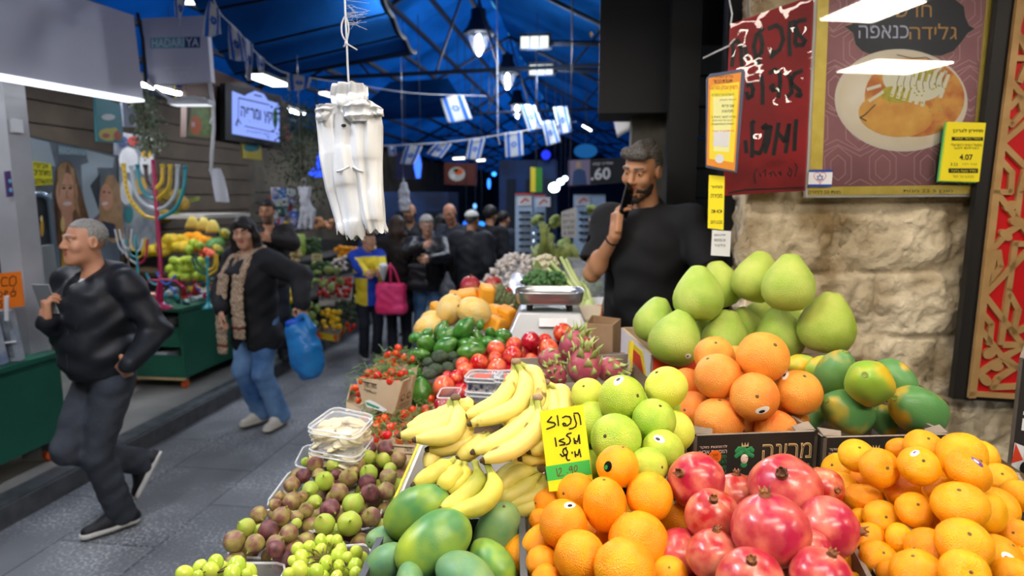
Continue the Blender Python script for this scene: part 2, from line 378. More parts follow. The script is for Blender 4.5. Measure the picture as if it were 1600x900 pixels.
# lamps ------------------------------------------------------------------
def led_panel(loc,rz,size,m,label,rx=0.0):
 t=thing('led_panel',label,'ceiling lamp',loc,None);R=Euler((rx,0,rz)).to_matrix();c0=Vector(loc)
 mb=MB();mb.box(c0+R@Vector((0,0,.022)),(size[0]/2,size[1]/2,.02),R);mb.build('housing',mat('lamp_housing','#b9bbbd',.5),t)
 mb=MB();mb.box(c0-R@Vector((0,0,.003)),(size[0]/2-.015,size[1]/2-.015,.004),R);mb.build('diffuser',m,t)
 mb=MB()
 for s in(-1,1):mb.tube([c0+R@Vector((s*size[0]*.4,0,.04)),c0+R@Vector((s*size[0]*.4,0,.04))+Vector((0,0,(5.08 if loc[1]<2 else(RZ-abs(loc[0]-RX)*(.533 if loc[0]<RX else.506))-.02)-loc[2]-.04))],.004,5)
 mb.build('cord',M_DARK,t);return t
G_FRONT=glow('led_front','#fff2e2',PANEL_GLOW)
led_panel((3.05,.36,2.75),.1,(.62,.46),G_FRONT,'square white LED panel over the neighbouring stall, mirrored in the poster glass')
led_panel((1.78,1.5,2.75),.1,(.34,.4),G_FRONT,'small square LED panel beside the framed poster')
led_panel((-.3,4.7,3.35),1.57,(1.0,.2),G_FRONT,'white LED panel high over the garlic trays')  # added above the view to brighten the dark garlic
led_panel((.95,-.45,2.75),.1,(1.2,.4),glow('fill_rear','#fff2e2',PANEL_GLOW*1.35),'white LED panel hanging behind the photographer, over the stall front')  # unseen fill panel, made large and strong to brighten the poster
led_panel((.1,.35,2.7),.1,(1.2,.22),G_FRONT,'long white LED panel hanging above the bananas and oranges')
led_panel((-.35,1.6,2.75),1.57,(1.2,.16),G_FRONT,'long white LED panel hanging over the tomatoes and nectarines')
led_panel((.75,1.35,2.75),.1,(.9,.16),G_FRONT,'white LED panel hanging over the grapefruit and pomelos')
led_panel((-.3,2.45,2.75),1.57,(.4,.14),G_FRONT,'short white LED panel hanging over the scale')
G_SHOP=glow('led_shop','#f4f6ff',SHOP_GLOW)
for y,lab in((3.3,'LED strip under the grey canopy over the green counters'),(5.6,'LED strip over the painted menorahs'),(8.3,'LED strip over the vegetable shelves across the aisle'),(11.5,'LED strip further along the shops across the aisle')):
 led_panel((-4.2,y,2.85 if y<8 else 3.0),1.57,(1.3,.14),G_SHOP,lab)
led_panel((-2.0,1.0,3.25),1.57,(1.2,.2),glow('led_aisle','#eef2ff',SHOP_GLOW*1.7),'white LED panel over the walking aisle')
led_panel((-2.0,5.8,3.95),1.57,(1.2,.2),glow('led_aisle','#eef2ff',SHOP_GLOW*1.7),'second white LED panel over the walking aisle, beyond the hanging bags')  # added out of view to brighten the aisle and the crowd
def lamp_light(t,c,w,col=(.85,.92,1)):
 l=bpy.data.lights.new('lamp_light','POINT');l.energy=w;l.color=col;l.shadow_soft_size=.12;o=bpy.data.objects.new('lamp_light',l);COL.objects.link(o);o.location=c;attach(o,t)
def pendant(px,py,y,r,lab,on=True):
 c=atY(px,py,y);t=thing('pendant_lamp',lab,'street lamp',c)
 T4=Matrix.Translation(c)
 mb=MB();mb.lathe([(.02,r*3.2),(r*.75,r*3.1),(r*.8,r*2.2),(r*.9,r*2.1),(r*1.1,r*1.5),(r*1.55,r*.95),(r*1.6,r*.8),(r*.95,r*.8)],18,T=T4);mb.build('hood',M_IRON,t,True)
 mb=MB();mb.lathe([(r*.95,r*.8),(r,r*.5),(r*.85,-.2*r),(r*.5,-r*.9),(.01,-r*1.3)],18,T=T4)
 mb.build('globe',mat('lamp_glass','#e8eef8',.12,trans=.85,alpha=.6),t,True)
 mb=MB();mb.ell(c,(r*.3,r*.3,r*.75));mb.build('bulb',glow('bulb_white','#f2f6ff',AISLE_LAMP),t,True)
 mb=MB();mb.tube([c+Vector((0,0,r*3)),Vector((c.x,c.y,RZ-.25))],.012,6);mb.build('rod',M_IRON,t);lamp_light(t,c-Vector((0,0,r*1.6)),60)
pendant(748,66,9.5,.145,'big bell-hooded street lamp hanging from the roof, clear globe lit')
pendant(793,124,12.5,.145,'second bell-hooded street lamp beyond the big one')
pendant(808,172,16,.15,'far street lamp just above the flags')
def flood(px,py,y,lab):
 c=atY(px,py,y);t=thing('floodlight',lab,'floodlight',c)
 mb=MB();mb.box(c+Vector((0,.06,.02)),(.19,.06,.085));mb.build('housing',M_IRON,t)
 for k in range(3):
  mb=MB();mb.box(c+Vector((-.12+k*.115,-.01,0)),(.05,.012,.065));mb.build('lens',glow('flood_lens','#dfe9e4',1.6),t)
 mb=MB();mb.tube([c+Vector((.18,.05,0)),c+Vector((1.15,.15,-.02))],.035,6);mb.build('arm',M_IRON,t);lamp_light(t,c-Vector((0,.05,.12)),90)
flood(836,66,8,'three-cell floodlight on a dark arm, the upper one');flood(846,109,9.5,'three-cell floodlight on a dark arm, the lower one')
# ------------------------------------------------------------------ fruit kinds (unit radius, stem end up +Z)
from mathutils import noise as mnoise
def warp(mb,amp,sc,seed=0.0):
 mb.v=[tuple(Vector(v)*(1+amp*mnoise.noise(Vector(v)*sc+Vector((seed,seed*1.7,3.1)))))for v in mb.v]
def prof_ball(k=18,top=0.0,bot=0.0,asp=1.0,neck=0.0):
 """sphere profile with dimples; neck pulls the top into a pear"""
 out=[]
 for i in range(1,k):
  t=pi*i/k;r=sin(t);z=-cos(t)
  z2=z*asp
  if z>0:z2-=top*math.exp(-(r/0.22)**2)
  else:z2+=bot*math.exp(-(r/0.22)**2)
  if neck and z>0:r*=1-neck*(z**1.5)*(1-0.25*z);
  out.append((max(r,1e-3),z2))
 return out
CIT=dict(bump=0.35,bscale=22,btype='voronoi',bdist=0.02)
def m_citrus(name,c1,c2,sc=1.2,hue=0.01,**k):
 a=dict(CIT);a.update(k);a.setdefault('rough',0.36)
 return mat(name,c1,col2=c2,nscale=sc,hue=hue,sss=0.0,**a)
M_ORANGE=m_citrus('orange_peel','#f59604','#ffae16',1.0)
M_MAND=m_citrus('mandarin_peel','#ee9a04','#f8ae12',1.0,0.012,rough=0.3)
M_SWEET=m_citrus('green_citrus_peel','#9cc032','#c3d64a',0.9,0.012)
M_YSWEET=m_citrus('yellow_citrus_peel','#d8de3e','#e6e65c',0.9,0.01)
M_GRAPEF=m_citrus('grapefruit_peel','#f0852c','#f7a443',0.8,0.012)
M_LEMON=m_citrus('lemon_peel','#f0cc28','#f6da50',1.0)
M_POMELO=m_citrus('pomelo_peel','#9ab83e','#bccb5e',0.9,0.012,bscale=30,rough=0.42)
M_POME=mat('pomegranate_rind','#ac1f2a',0.30,col2='#d98466',nscale=1.5,ndetail=8,ncontrast=(0.40,0.70),hue=0.012,bump=0.05,bscale=6,bdist=0.01,coat=0.25)
M_POMEC=mat('pomegranate_crown','#9a6238',0.75,col2='#4a2c1a',nscale=3)
M_STEM=mat('woody_stem','#6a5a34',0.8,col2='#4a3c22')
M_GSTEM=mat('green_stem','#8a9a3c',0.6,col2='#6b7a2c')
M_PAP=mat('papaya_skin','#5a8f50',0.36,col2='#efb01c',nscale=0.6,ndetail=2,ncontrast=(0.52,0.72),hue=0.01,bump=0.1,bscale=14,bdist=0.01)
M_PAP2=mat('papaya_skin_ripening','#8fb23c',0.36,col2='#f0b420',nscale=0.6,ndetail=2,ncontrast=(0.42,0.72),hue=0.01,bump=0.1,bscale=14,bdist=0.01)
M_MANGO=mat('mango_skin','#4e8a4e',0.34,col2='#a9c234',nscale=0.75,ndetail=2,ncontrast=(0.36,0.74),hue=0.01,bump=0.08,bscale=25,bdist=0.01)
M_MANGOB=mat('mango_skin_bluish','#5f9068',0.42,col2='#7a9c5c',nscale=1.2,ndetail=3,hue=0.01,bump=0.08,bscale=25,bdist=0.01)
M_FIG=mat('fig_skin','#7d4f48',0.45,col2='#aaa456',nscale=1.0,ndetail=4,ncontrast=(0.38,0.72),hue=0.012,bump=0.15,bscale=9,bdist=0.02)
M_FIGP=mat('fig_skin_purple','#4c2632',0.42,col2='#7d4a4a',nscale=1.6,ndetail=4,hue=0.01,bump=0.15,bscale=9,bdist=0.02)
M_FIGG=mat('fig_skin_green','#a3bb42',0.45,col2='#b3a456',nscale=1.3,ndetail=4,ncontrast=(0.45,0.8),hue=0.01,bump=0.12,bscale=9,bdist=0.02)
M_NECT=mat('nectarine_skin','#c0142a',0.2,col2='#f07a4a',nscale=1.1,ndetail=4,ncontrast=(0.46,0.72),hue=0.008,coat=0.4)
M_NECTD=mat('nectarine_skin_dark','#9c0820',0.16,col2='#c01a2e',nscale=1.4,coat=0.5)
M_NECTO=mat('nectarine_skin_pale','#ee7048',0.22,col2='#d83038',nscale=1.3,ndetail=4,ncontrast=(0.45,0.7),coat=0.4)
M_AVO=mat('avocado_skin','#2f6a26',0.2,col2='#548a34',nscale=1.3,ndetail=4,bump=0.1,bscale=14,bdist=0.02,coat=0.4,hue=0.01)
M_AVOD=mat('avocado_skin_dark','#37483a',0.6,col2='#55644a',nscale=1.8,bump=0.5,bscale=12,btype='voronoi',bdist=0.03,hue=0.01)
M_MELON=mat('melon_rind','#e3cd8c',0.5,col2='#ecc05a',nscale=1.2,bump=0.25,bscale=9,bdist=0.03,hue=0.008)
M_DRAG=mat('dragonfruit_skin','#a8485e',0.42,col2='#c48a72',nscale=1.3,ncontrast=(0.5,0.8),bump=0.1,bscale=8,bdist=0.02)
M_DRAGL=mat('dragonfruit_scale','#8da554',0.5,col2='#b4b878',nscale=2.0)
M_GRAPE=mat('grape_skin','#b4cc42',0.22,col2='#cbd858',nscale=1.2,sss=0.25,coat=0.2,hue=0.008)
M_STK=mat('sticker_paper','#f4f4f0',0.4)
M_STKP=mat('sticker_purple','#5a3690',0.35)
M_STKK=mat('sticker_black','#101010',0.35)
M_STKG=mat('sticker_green','#2f9a3a',0.4)
M_STKR=mat('sticker_red','#d83a28',0.4)
def proto(name,mb,m,smooth=True):
 o=mb.build(name,m,None,smooth);o.hide_render=False;return o
def child(o,name,mb,m,smooth=True):
 c=bpy.data.objects.new(name,mb.mesh(name,m,smooth));COL.objects.link(c);c.parent=o;return c
PROTOS=[]
def reg(o):PROTOS.append(o);return o
def citrus(name,m,asp=1.0,top=0.05,bot=0.03,n=32,amp=0.02,sc=1.6,seed=0.0,stem=M_STEM,navel=False,neck=0.0,pucker=0.0):
 mb=MB();mb.lathe(prof_ball(22,top,bot,asp,neck),n)
 if pucker:
  mb.v=[tuple(Vector(v)*(1-pucker*max(0,v[2]-0.45)*(0.5+0.5*cos(9*math.atan2(v[1],v[0])))))for v in mb.v]
 warp(mb,amp,sc,seed);o=reg(proto(name,mb,m))
 zt=max(p[1]for p in prof_ball(22,top,bot,asp,neck)[-2:])
 s=MB();zt=prof_ball(22,top,bot,asp,neck)[-1][1]
 s.lathe([(0.075,zt-0.05),(0.085,zt+0.0),(0.05,zt+0.03),(0.03,zt+0.035)],7);child(o,'stem',s,stem,False)
 if navel:
  s=MB();zb=-asp+bot
  for i in range(14):
   a=i*0.9;r=0.02+0.012*i;s.ell((r*cos(a),r*sin(a),zb+0.0),(0.05,0.05,0.03),None,6,4)
  child(o,'navel',s,m)
 return o
PR={}
PR['mandarin']=[citrus('mandarin',M_MAND,0.80,0.09,0.07,amp=0.035,sc=1.9,seed=i*2.3,pucker=0.05)for i in range(3)]
PR['orange']=[citrus('orange',M_ORANGE,a,0.03,0.03,amp=0.025,seed=i*3.1,navel=True)for i,a in enumerate((1.0,1.06,1.3))]
PR['sweetie']=[citrus('green_citrus',M_SWEET,0.95,0.04,0.05,amp=0.02,seed=i*1.3)for i in range(2)]
PR['ysweetie']=[citrus('yellow_citrus',M_YSWEET,0.95,0.04,0.05,amp=0.02,seed=5)]
PR['grapefruit']=[citrus('grapefruit',M_GRAPEF,0.96,0.05,0.04,amp=0.022,seed=i*1.9)for i in range(2)]
PR['lemon']=[citrus('lemon',M_LEMON,1.2,-0.15,-0.12,20,0.02)]
def pomelo(seed):
 pts=[(0.001,-0.93),(0.25,-0.95),(0.55,-0.88),(0.8,-0.68),(0.96,-0.38),(1.0,-0.08),(0.95,0.22),(0.83,0.5),(0.67,0.75),(0.52,0.95),(0.40,1.1),(0.31,1.2),(0.22,1.24),(0.12,1.22),(0.001,1.19)]
 pr=[]
 for i in range(len(pts)-1):
  for t in(0,.5):pr.append((pts[i][0]*(1-t)+pts[i+1][0]*t,pts[i][1]*(1-t)+pts[i+1][1]*t))
 mb=MB();mb.lathe(pr,32,fn=lambda a,z:1+0.03*max(0,z)*cos(5*a+seed)+0.015*cos(3*a+seed*2));warp(mb,0.03,1.4,seed)
 o=reg(proto('pomelo',mb,M_POMELO));s=MB();s.lathe([(0.08,1.17),(0.1,1.22),(0.06,1.24)],7);child(o,'stem',s,M_STEM,False);return o
PR['pomelo']=[pomelo(0.4),pomelo(2.2)]
def pomegranate(seed):
 mb=MB();mb.lathe(prof_ball(24,-0.05,0.05,0.93),36,fn=lambda a,z:1+0.022*cos(5*a+seed)*(1-z*z));warp(mb,0.03,1.5,seed)
 o=reg(proto('pomegranate',mb,M_POME));s=MB();r=random.Random(seed)
 s.lathe([(0.2,0.9),(0.15,0.98),(0.13,1.03),(0.135,1.08),(0.11,1.075),(0.09,1.0),(0.02,0.98)],12)
 for i in range(6):
  a=2*pi*i/6;u=Vector((cos(a),sin(a),0));w=Vector((-sin(a),cos(a),0));L=r.uniform(0.07,0.15)
  b=u*0.125+Vector((0,0,1.05));t=u*(0.16+r.uniform(-.03,.04))+Vector((0,0,1.07+L))
  s.add([b-w*0.075,b+w*0.075,b+w*0.06-u*0.03,b-w*0.06-u*0.03,t],[(0,1,4),(1,2,4),(2,3,4),(3,0,4),(3,2,1,0)])
 child(o,'crown',s,M_POMEC);return o
PR['pomegranate']=[pomegranate(0.3),pomegranate(1.9),pomegranate(4.0)]
def papaya(m,seed):
 pts=prof_ball(22,0.0,0.0,1.42)
 mb=MB();mb.lathe([(r*(1-0.10*(z/1.42)),z)for r,z in pts],30,fn=lambda a,z:1+0.03*cos(5*a));warp(mb,0.03,1.2,seed)
 o=reg(proto('papaya',mb,m));s=MB();s.lathe([(0.16,1.36),(0.13,1.44),(0.05,1.43)],10);child(o,'stem',s,M_GSTEM,False);return o
PR['papaya']=[papaya(M_PAP,1.0),papaya(M_PAP,3.7)];PR['papaya2']=[papaya(M_PAP2,2.0)]
def mango(m,seed):
 mb=MB();mb.lathe(prof_ball(24,0.03,0.0,1.38),32)
 mb.v=[(x+0.16*sin((z/1.38)*1.6+.3)*1.0-.06,y*0.86,z*(1+0.05*x))for x,y,z in mb.v];warp(mb,0.03,1.1,seed)
 o=reg(proto('mango',mb,m));s=MB();s.lathe([(0.07,1.28),(0.06,1.38),(0.03,1.39)],7,T=Matrix.Translation((0.1,0,0)));child(o,'stem',s,M_STEM,False);return o
PR['mango']=[mango(M_MANGO,1.0),mango(M_MANGO,6.0)];PR['mangob']=[mango(M_MANGOB,3.0)]
def fig(m,seed):
 pts=[(0.001,-0.86),(0.3,-0.84),(0.62,-0.7),(0.88,-0.42),(1.0,-0.05),(0.95,0.3),(0.78,0.6),(0.54,0.83),(0.34,.98),(0.22,1.06),(0.14,1.13),(0.1,1.2),(0.001,1.21)]
 mb=MB();mb.lathe(pts,20,fn=lambda a,z:1+0.02*cos(8*a+seed));warp(mb,0.06,1.3,seed)
 o=reg(proto('fig',mb,m));s=MB();s.tube([(0,0,1.12),(0.02,0,1.24),(0.07,0.03,1.36)],[0.1,0.085,0.1],7);child(o,'stem',s,M_GSTEM);return o
PR['fig']=[fig(M_FIG,0.5),fig(M_FIG,2.5)];PR['figp']=[fig(M_FIGP,1.5)];PR['figg']=[fig(M_FIGG,3.5)]
def nectarine(m,seed):
 mb=MB();mb.lathe(prof_ball(18,0.14,0.04,0.95),24,fn=lambda a,z:1-0.06*math.exp(-(((a+pi)%(2*pi)-pi)/0.18)**2));warp(mb,0.03,1.3,seed)
 o=reg(proto('nectarine',mb,m));s=MB();s.tube([(0,0,.76),(0,0,.86)],[.07,.05],6);child(o,'stem',s,M_STEM);return o
PR['nectarine']=[nectarine(M_NECT,1),nectarine(M_NECT,2)];PR['nectd']=[nectarine(M_NECTD,3)];PR['necto']=[nectarine(M_NECTO,4)]
def avocado(m,seed,asp=1.35,neck=0.35):
 mb=MB();mb.lathe(prof_ball(18,0,0,asp,neck),20);warp(mb,0.04,1.2,seed)
 o=reg(proto('avocado',mb,m));s=MB();s.lathe([(0.06,asp-.06),(0.07,asp+.01),(0.03,asp+.03)],6);child(o,'stem',s,M_STEM,False);return o
PR['avocado']=[avocado(M_AVO,1),avocado(M_AVO,2,1.5,0.45)];PR['avod']=[avocado(M_AVOD,3,1.3,0.25)]
def melon(seed):
 mb=MB();mb.lathe(prof_ball(20,0.02,0.02,1.25),40,fn=lambda a,z:1+0.018*cos(10*a));warp(mb,0.02,1.2,seed)
 o=reg(proto('melon',mb,M_MELON));s=MB();s.lathe([(0.14,1.2),(0.1,1.26),(0.05,1.26)],9);child(o,'stem',s,M_STEM,False);return o
PR['melon']=[melon(1.0)]
def dragonfruit(seed):
 mb=MB();mb.lathe(prof_ball(18,0,0,1.15),24);warp(mb,0.05,1.6,seed);o=reg(proto('dragonfruit',mb,M_DRAG));r=random.Random(seed)
 for k,(z,n)in enumerate(((-0.7,4),(-0.2,5),(0.3,5),(0.75,5),(1.05,5))):
  for i in range(n):
   a=2*pi*(i+0.5*(k%2))/n+r.uniform(-.15,.15);rr=sqrt(max(0.02,1-(z/1.15)**2));u=Vector((cos(a),sin(a),0));w=Vector((-sin(a),cos(a),0))
   up=Vector((0,0,1));L=0.5+0.1*k;b=u*rr*0.99+up*z;hw=0.27 if z<.8 else.2
   q=[b-w*hw,b+w*hw,b+up*L*.5+u*(.10-.12*max(0,z))+w*hw*.6,b+up*L*.5+u*(.10-.12*max(0,z))-w*hw*.6,b+up*L*.9+u*(.12 if z<.7 else.3)+w*r.uniform(-.1,.1)]
   s=MB();s.add(q+[p-u*0.05 for p in q],[(0,1,2,3),(3,2,4),(8,7,6,5),(9,7,8),(0,5,6,1),(1,6,7,2),(2,7,9,4),(4,9,8,3),(3,8,5,0)]);child(o,'leaf_scale',s,M_DRAGL)
 return o
PR['dragonfruit']=[dragonfruit(1),dragonfruit(2)]
def sticker(o,dloc,m_out=M_STK,m_in=M_STKP,size=0.2,el=1.4,zs=1.0,shift=0):
 """a paper sticker lying on the fruit around the local direction dloc"""
 d=Vector(dloc).normalized();a=Vector((0,0,1))if abs(d.z)<.9 else Vector((1,0,0));u=d.cross(a).normalized();v=u.cross(d)
 ms=o.data;best={}
 co=[Vector(x.co)for x in ms.vertices];dirs=[c.normalized()for c in co]
 def surf(q):
  q=q.normalized();k=sorted(range(len(dirs)),key=lambda i:-dirs[i].dot(q))[:4];ws=[1/(1e-3+(1-dirs[i].dot(q)))for i in k]
  return sum(w*co[i].length for w,i in zip(ws,k))/sum(ws)
 R0=surf(d)
 for nm,s,m,h,sf in(('sticker',1.0,m_out,1.012,0),('sticker',.42,m_in,1.016,.25)):
  mb=MB();vs=[]
  for ring in(1e-3,0.5,1.0):
   for i in range(16):
    t=2*pi*i/16;q=d*1.0+(u*(cos(t)*s*ring*el*1.3+sf)*size+v*(sin(t)*s*ring-sf)*size);vs.append(q.normalized()*surf(q)*h)
  fs=[(r*16+i,r*16+(i+1)%16,(r+1)*16+(i+1)%16,(r+1)*16+i)for r in range(2)for i in range(16)]+[tuple(range(16))]
  mb.add(vs,fs)
  if nm=='sticker' and s==1.0:c=child(o,nm,mb,m);first=c
  else:
   g=bpy.data.objects.new('print',mb.mesh('print',m,True));COL.objects.link(g);g.parent=first
   # ------------------------------------------------------------------ heaps
def cdir(dx,dy,px=800,py=450):
 """unit direction seen at offset (dx right, dy down) of a ball's outline, towards the viewer"""
 z=sqrt(max(0.0,1-min(1,dx*dx+dy*dy)));n=-ray(px,py).normalized();r=(RT-n*RT.dot(n)).normalized();return(r*dx-n.cross(r)*dy+n*z).normalized()
def turn(dirv,spin=0.0):
 return Vector((0,0,1)).rotation_difference(dirv)@Quaternion((0,0,1),spin)
ALLF=[]  # every fruit of the front heaps: [pos, radius, dict]
def heap(kind,rows,d0,py0,slope,step,asp=1.0):
 """rows: (px, py, width px, layer, options)"""
 out=[]
 for rw in rows:
  px,py,w,lay=rw[:4];op=rw[4]if len(rw)>4 else{}
  d=d0+slope*(py0-py)-step*lay+op.get('dd',0)
  f=dict(k=op.get('k',kind),heap=kind,px=px,py=py,w=w,d=d,op=op,kr=op.get('kr',1.0));out.append(f);ALLF.append(f)
 return out
def relax(n=60):
 L=ALLF;N=len(L)
 R=[ray(f['px'],f['py'])for f in L]
 for it in range(n):
  moved=0
  pos=[R[i]*L[i]['d']for i in range(N)];rad=[L[i]['w']*L[i]['d']/F/2*{'pomelo':1.06,'papaya':1.08,'mango':1.05}.get(L[i]['heap'],1.0)for i in range(N)]
  for i in range(N):
   for j in range(i+1,N):
    v=pos[i]-pos[j];s=(rad[i]+rad[j])*0.93
    if abs(v.x)>s or abs(v.y)>s or abs(v.z)>s:continue
    dist=v.length
    if dist<s:
     need=(s-dist)*0.35+0.001;a,b=(i,j)if L[i]['d']<=L[j]['d']else(j,i)
     if not L[a]['op'].get('fix'):L[a]['d']-=need*0.5
     if not L[b]['op'].get('fix'):L[b]['d']+=need*0.5
     moved+=1
  if not moved:break
def put(kind,loc,rad,q,label,cat,group=None,sq=None,src=None):
 pl=PR[kind];p=pl[src if src is not None else random.randrange(len(pl))]
 o=dup(p);o.location=loc;o.rotation_mode='QUATERNION';o.rotation_quaternion=q
 o.scale=(rad,rad,rad)if sq is None else(rad*sq[0],rad*sq[1],rad*sq[2])
 tag(o,label,cat,group);return o
def emit_heap(fs,noun,cat,where,start,adj='',group=None,row_gap=26,fill=None,fill_label=None,down=0.85,tops=True):
 """places the fruits of a heap, each with a label of its own, then those that show between them"""
 rows=[]
 for f in sorted(fs,key=lambda f:f['py']):
  if rows and f['py']-rows[-1][0]['py']<row_gap:rows[-1].append(f)
  else:rows.append([f])
 nr=len(rows)
 for ri,rw in enumerate(rows):
  rw.sort(key=lambda f:f['px'])
  for ci,f in enumerate(rw):
   op=f['op'];c=CAM+ray(f['px'],f['py'])*f['d'];r=f['w']*f['d']/F/2
   if 'top' in op:dv=cdir(*op['top'],f['px'],f['py'])
   elif 'ax' in op:dv=(RT*op['ax'][0]-UP*op['ax'][1]-FW*op['ax'][2]).normalized()
   else:dv=(Vector((random.uniform(-.9,.9),random.uniform(-.9,.5),random.uniform(-.2,1.0)))).normalized()
   q=turn(dv,random.uniform(0,6.28));k=f['k']
   row='top' if ri==0 else('bottom' if ri==nr-1 and nr>2 else ORD[min(ri,11)])
   lab=op.get('lab')or f"{op.get('adj', adj)} {noun}, {ORD[min(ci, 11)]} from the {start} in the {row} row of {where}".strip()
   o=put(k,c,r*op.get('rs',1.0),q,lab,cat,group,op.get('sq'),op.get('src'));f['pos']=c;f['rad']=r
   if 'st' in op:
    dl=q.inverted()@cdir(*op['st'],f['px'],f['py']);kinds={'p':(M_STK,M_STKP),'k':(M_STKK,M_STKG),'w':(M_STK,M_STKK),'o':(M_STK,M_STKR),'v':(M_STKP,M_STK)}[op.get('stk','p')]
    sticker(o,dl,kinds[0],kinds[1],op.get('ss',0.17),op.get('se',1.4))
 if fill:
  rad=fill;n=0
  occ=[(f['pos'],f['rad'])for f in ALLF if 'pos' in f]
  for f in list(fs):
   for k in range(10):
    a=random.uniform(0,6.28);c=f['pos']+Vector((cos(a)*rad*1.1,(abs(sin(a))*rad*1.3+.012)if noun=='grapefruit' else sin(a)*rad*1.1+0.01,-rad*random.uniform(1.2,1.9)))
    if all((c-p).length>(rad+r)*0.88 for p,r in occ):
     q=turn(Vector((random.uniform(-1,1),random.uniform(-1,1),random.uniform(-1,1))).normalized());f2=put(fs[n%len(fs)]['k'],c,rad,q,fill_label,cat,(group or noun)+' underneath');occ.append((c,rad));ALLF.append(dict(pos=c,rad=rad,px=0,py=0,d=9,w=1,kr=1,op={'fix':1}));n+=1
T=lambda dx,dy:{'top':(dx,dy)}
mands=heap('mandarin',[
(1339,712,55,1,dict(top=(.25,-.6))),(1309,733,50,0,dict(top=(-.4,-.35))),(1374,731,61,1),(1407,702,42,0,dict(k='mandarin',top=(0,.9))),(1443,698,57,1,dict(top=(.4,-.6))),
(1436,728,61,1.6,dict(top=(.32,-.35),st=(-.1,-.75),adj='purple stickered')),(1503,711,70,1,dict(top=(.1,-.1))),(1512,737,70,2,dict(st=(.5,-.5),stk='v',se=1.6,adj='purple stickered')),(1536,714,50,.3),(1561,748,50,0),
(1314,761,49,0),(1348,779,58,.5),(1413,766,61,.5),(1470,770,52,1),(1500,789,80,2,dict(top=(.1,-.75))),(1556,794,65,1,dict(top=(.3,-.3))),(1593,775,52,1),
(1378,810,56,.5,dict(top=(.3,-.1))),(1429,797,56,1,dict(top=(.3,-.4))),(1456,820,46,.5),(1341,812,40,0),(1358,841,50,0,dict(top=(0,-.5))),(1407,844,52,.7),(1373,873,58,.3,dict(top=(.4,-.4))),
(1449,861,71,1),(1506,849,81,2,dict(top=(.35,-.45))),(1564,866,64,1,dict(st=(.3,.2),stk='o',ss=.22,adj='red stickered')),(1588,836,50,.7),(1432,893,76,1.5,dict(top=(0,-.8))),(1507,896,72,1.5),(1390,896,40,0),(1583,900,56,1),(1600,868,36,.4),
(1537,822,36,0),(1344,749,36,0),(1378,758,42,0),(1474,742,40,0),(1279,742,24,0)],1.20,700,.0009,.045)
pomes=heap('pomegranate',[
(1088,751,89,.5,dict(top=(-.52,-.25),lab='dark red pomegranate beside the oranges, below the printed grapefruit box')),(1151,777,78,-.3,dict(top=(.1,-.92),lab='pomegranate with its crown upright, deep between the dark one and the broad one')),
(1226,765,110,1,dict(top=(-.02,-.42),lab='broad pink-red pomegranate at the top of the heap, crown up, brown scar')),(1203,828,119,2,dict(top=(0,-.9),lab='large round pomegranate out in front in the middle of its heap')),
(1113,806,85,0,dict(top=(.1,-.55),lab='pomegranate touching the stickered orange, under the dark red one')),(1294,825,96,.5,dict(top=(.97,.1),lab='deep red pomegranate beside the mandarins with a tan streak')),
(1115,868,84,1,dict(top=(.2,-.88),lab='orange-red pomegranate at the divider beside the oranges, crown up')),(1173,908,104,1.5,dict(top=(.1,-.55),lab='pomegranate cut by the frame bottom, under the large round one')),
(1283,903,96,1.5,dict(top=(.45,-.7),lab='pomegranate with a torn crown beside the mandarin divider, lowest there')),(1287,762,62,0,dict(lab='pomegranate half hidden behind the broad one, by the mandarins')),(1262,862,72,0,dict(lab='pomegranate tucked under the large round one and the deep red one'))],1.14,745,.0010,.05)
oranges=heap('orange',[
(965,729,66,2.2,dict(src=0,top=(.3,-.9),st=(-.45,0),stk='k',ss=.26,se=.6,lab='topmost orange with an oval black sticker, under the green citrus')),(945,788,68,2.6,dict(src=2,ax=(-.06,-.95,.25),st=(.78,.5),stk='w',lab='tall oval orange standing upright in the middle of the heap')),
(1015,776,72,2.0,dict(src=1,ax=(.1,.85,.5),lab='smooth oval orange high beside the dark red pomegranate')),(1067,811,77,1.2,dict(src=1,ax=(.2,.75,.6),st=(-.2,-.7),stk='w',lab='orange with a white sticker and a ringed navel beside the pomegranates')),
(900,767,64,.6,dict(src=0,lab='orange just under the price card, behind the stickered one')),(880,819,75,1.7,dict(src=0,st=(.3,-.75),stk='w',lab='orange with a white sticker on top, near the mango crate')),
(998,847,94,1.6,dict(src=0,lab='broad orange in the heap, below the smooth oval one')),(906,869,80,2.0,dict(src=0,ax=(.3,.8,.5),lab='round orange low in the heap, below the white stickered one')),(976,889,95,2.6,dict(src=0,lab='big orange at the bottom of the frame, cut off')),
(856,784,46,0,dict(lab='orange in the corner of the crate, left of the tall oval one')),(846,846,50,.3,dict(lab='small yellowish orange at the crate side, upper of two')),(847,879,50,.6,dict(lab='small yellowish orange at the crate side, lower of two')),(853,906,46,.8,dict(lab='orange peeping in at the bottom by the mango crate')),
(1047,896,54,.5,dict(lab='orange cut off at the bottom beside the pomegranate divider')),(1050,866,44,0,dict(lab='orange deep behind the broad one by the divider')),(935,832,50,.2),(843,812,34,0),(990,806,46,.1)],1.30,720,.0013,.05)
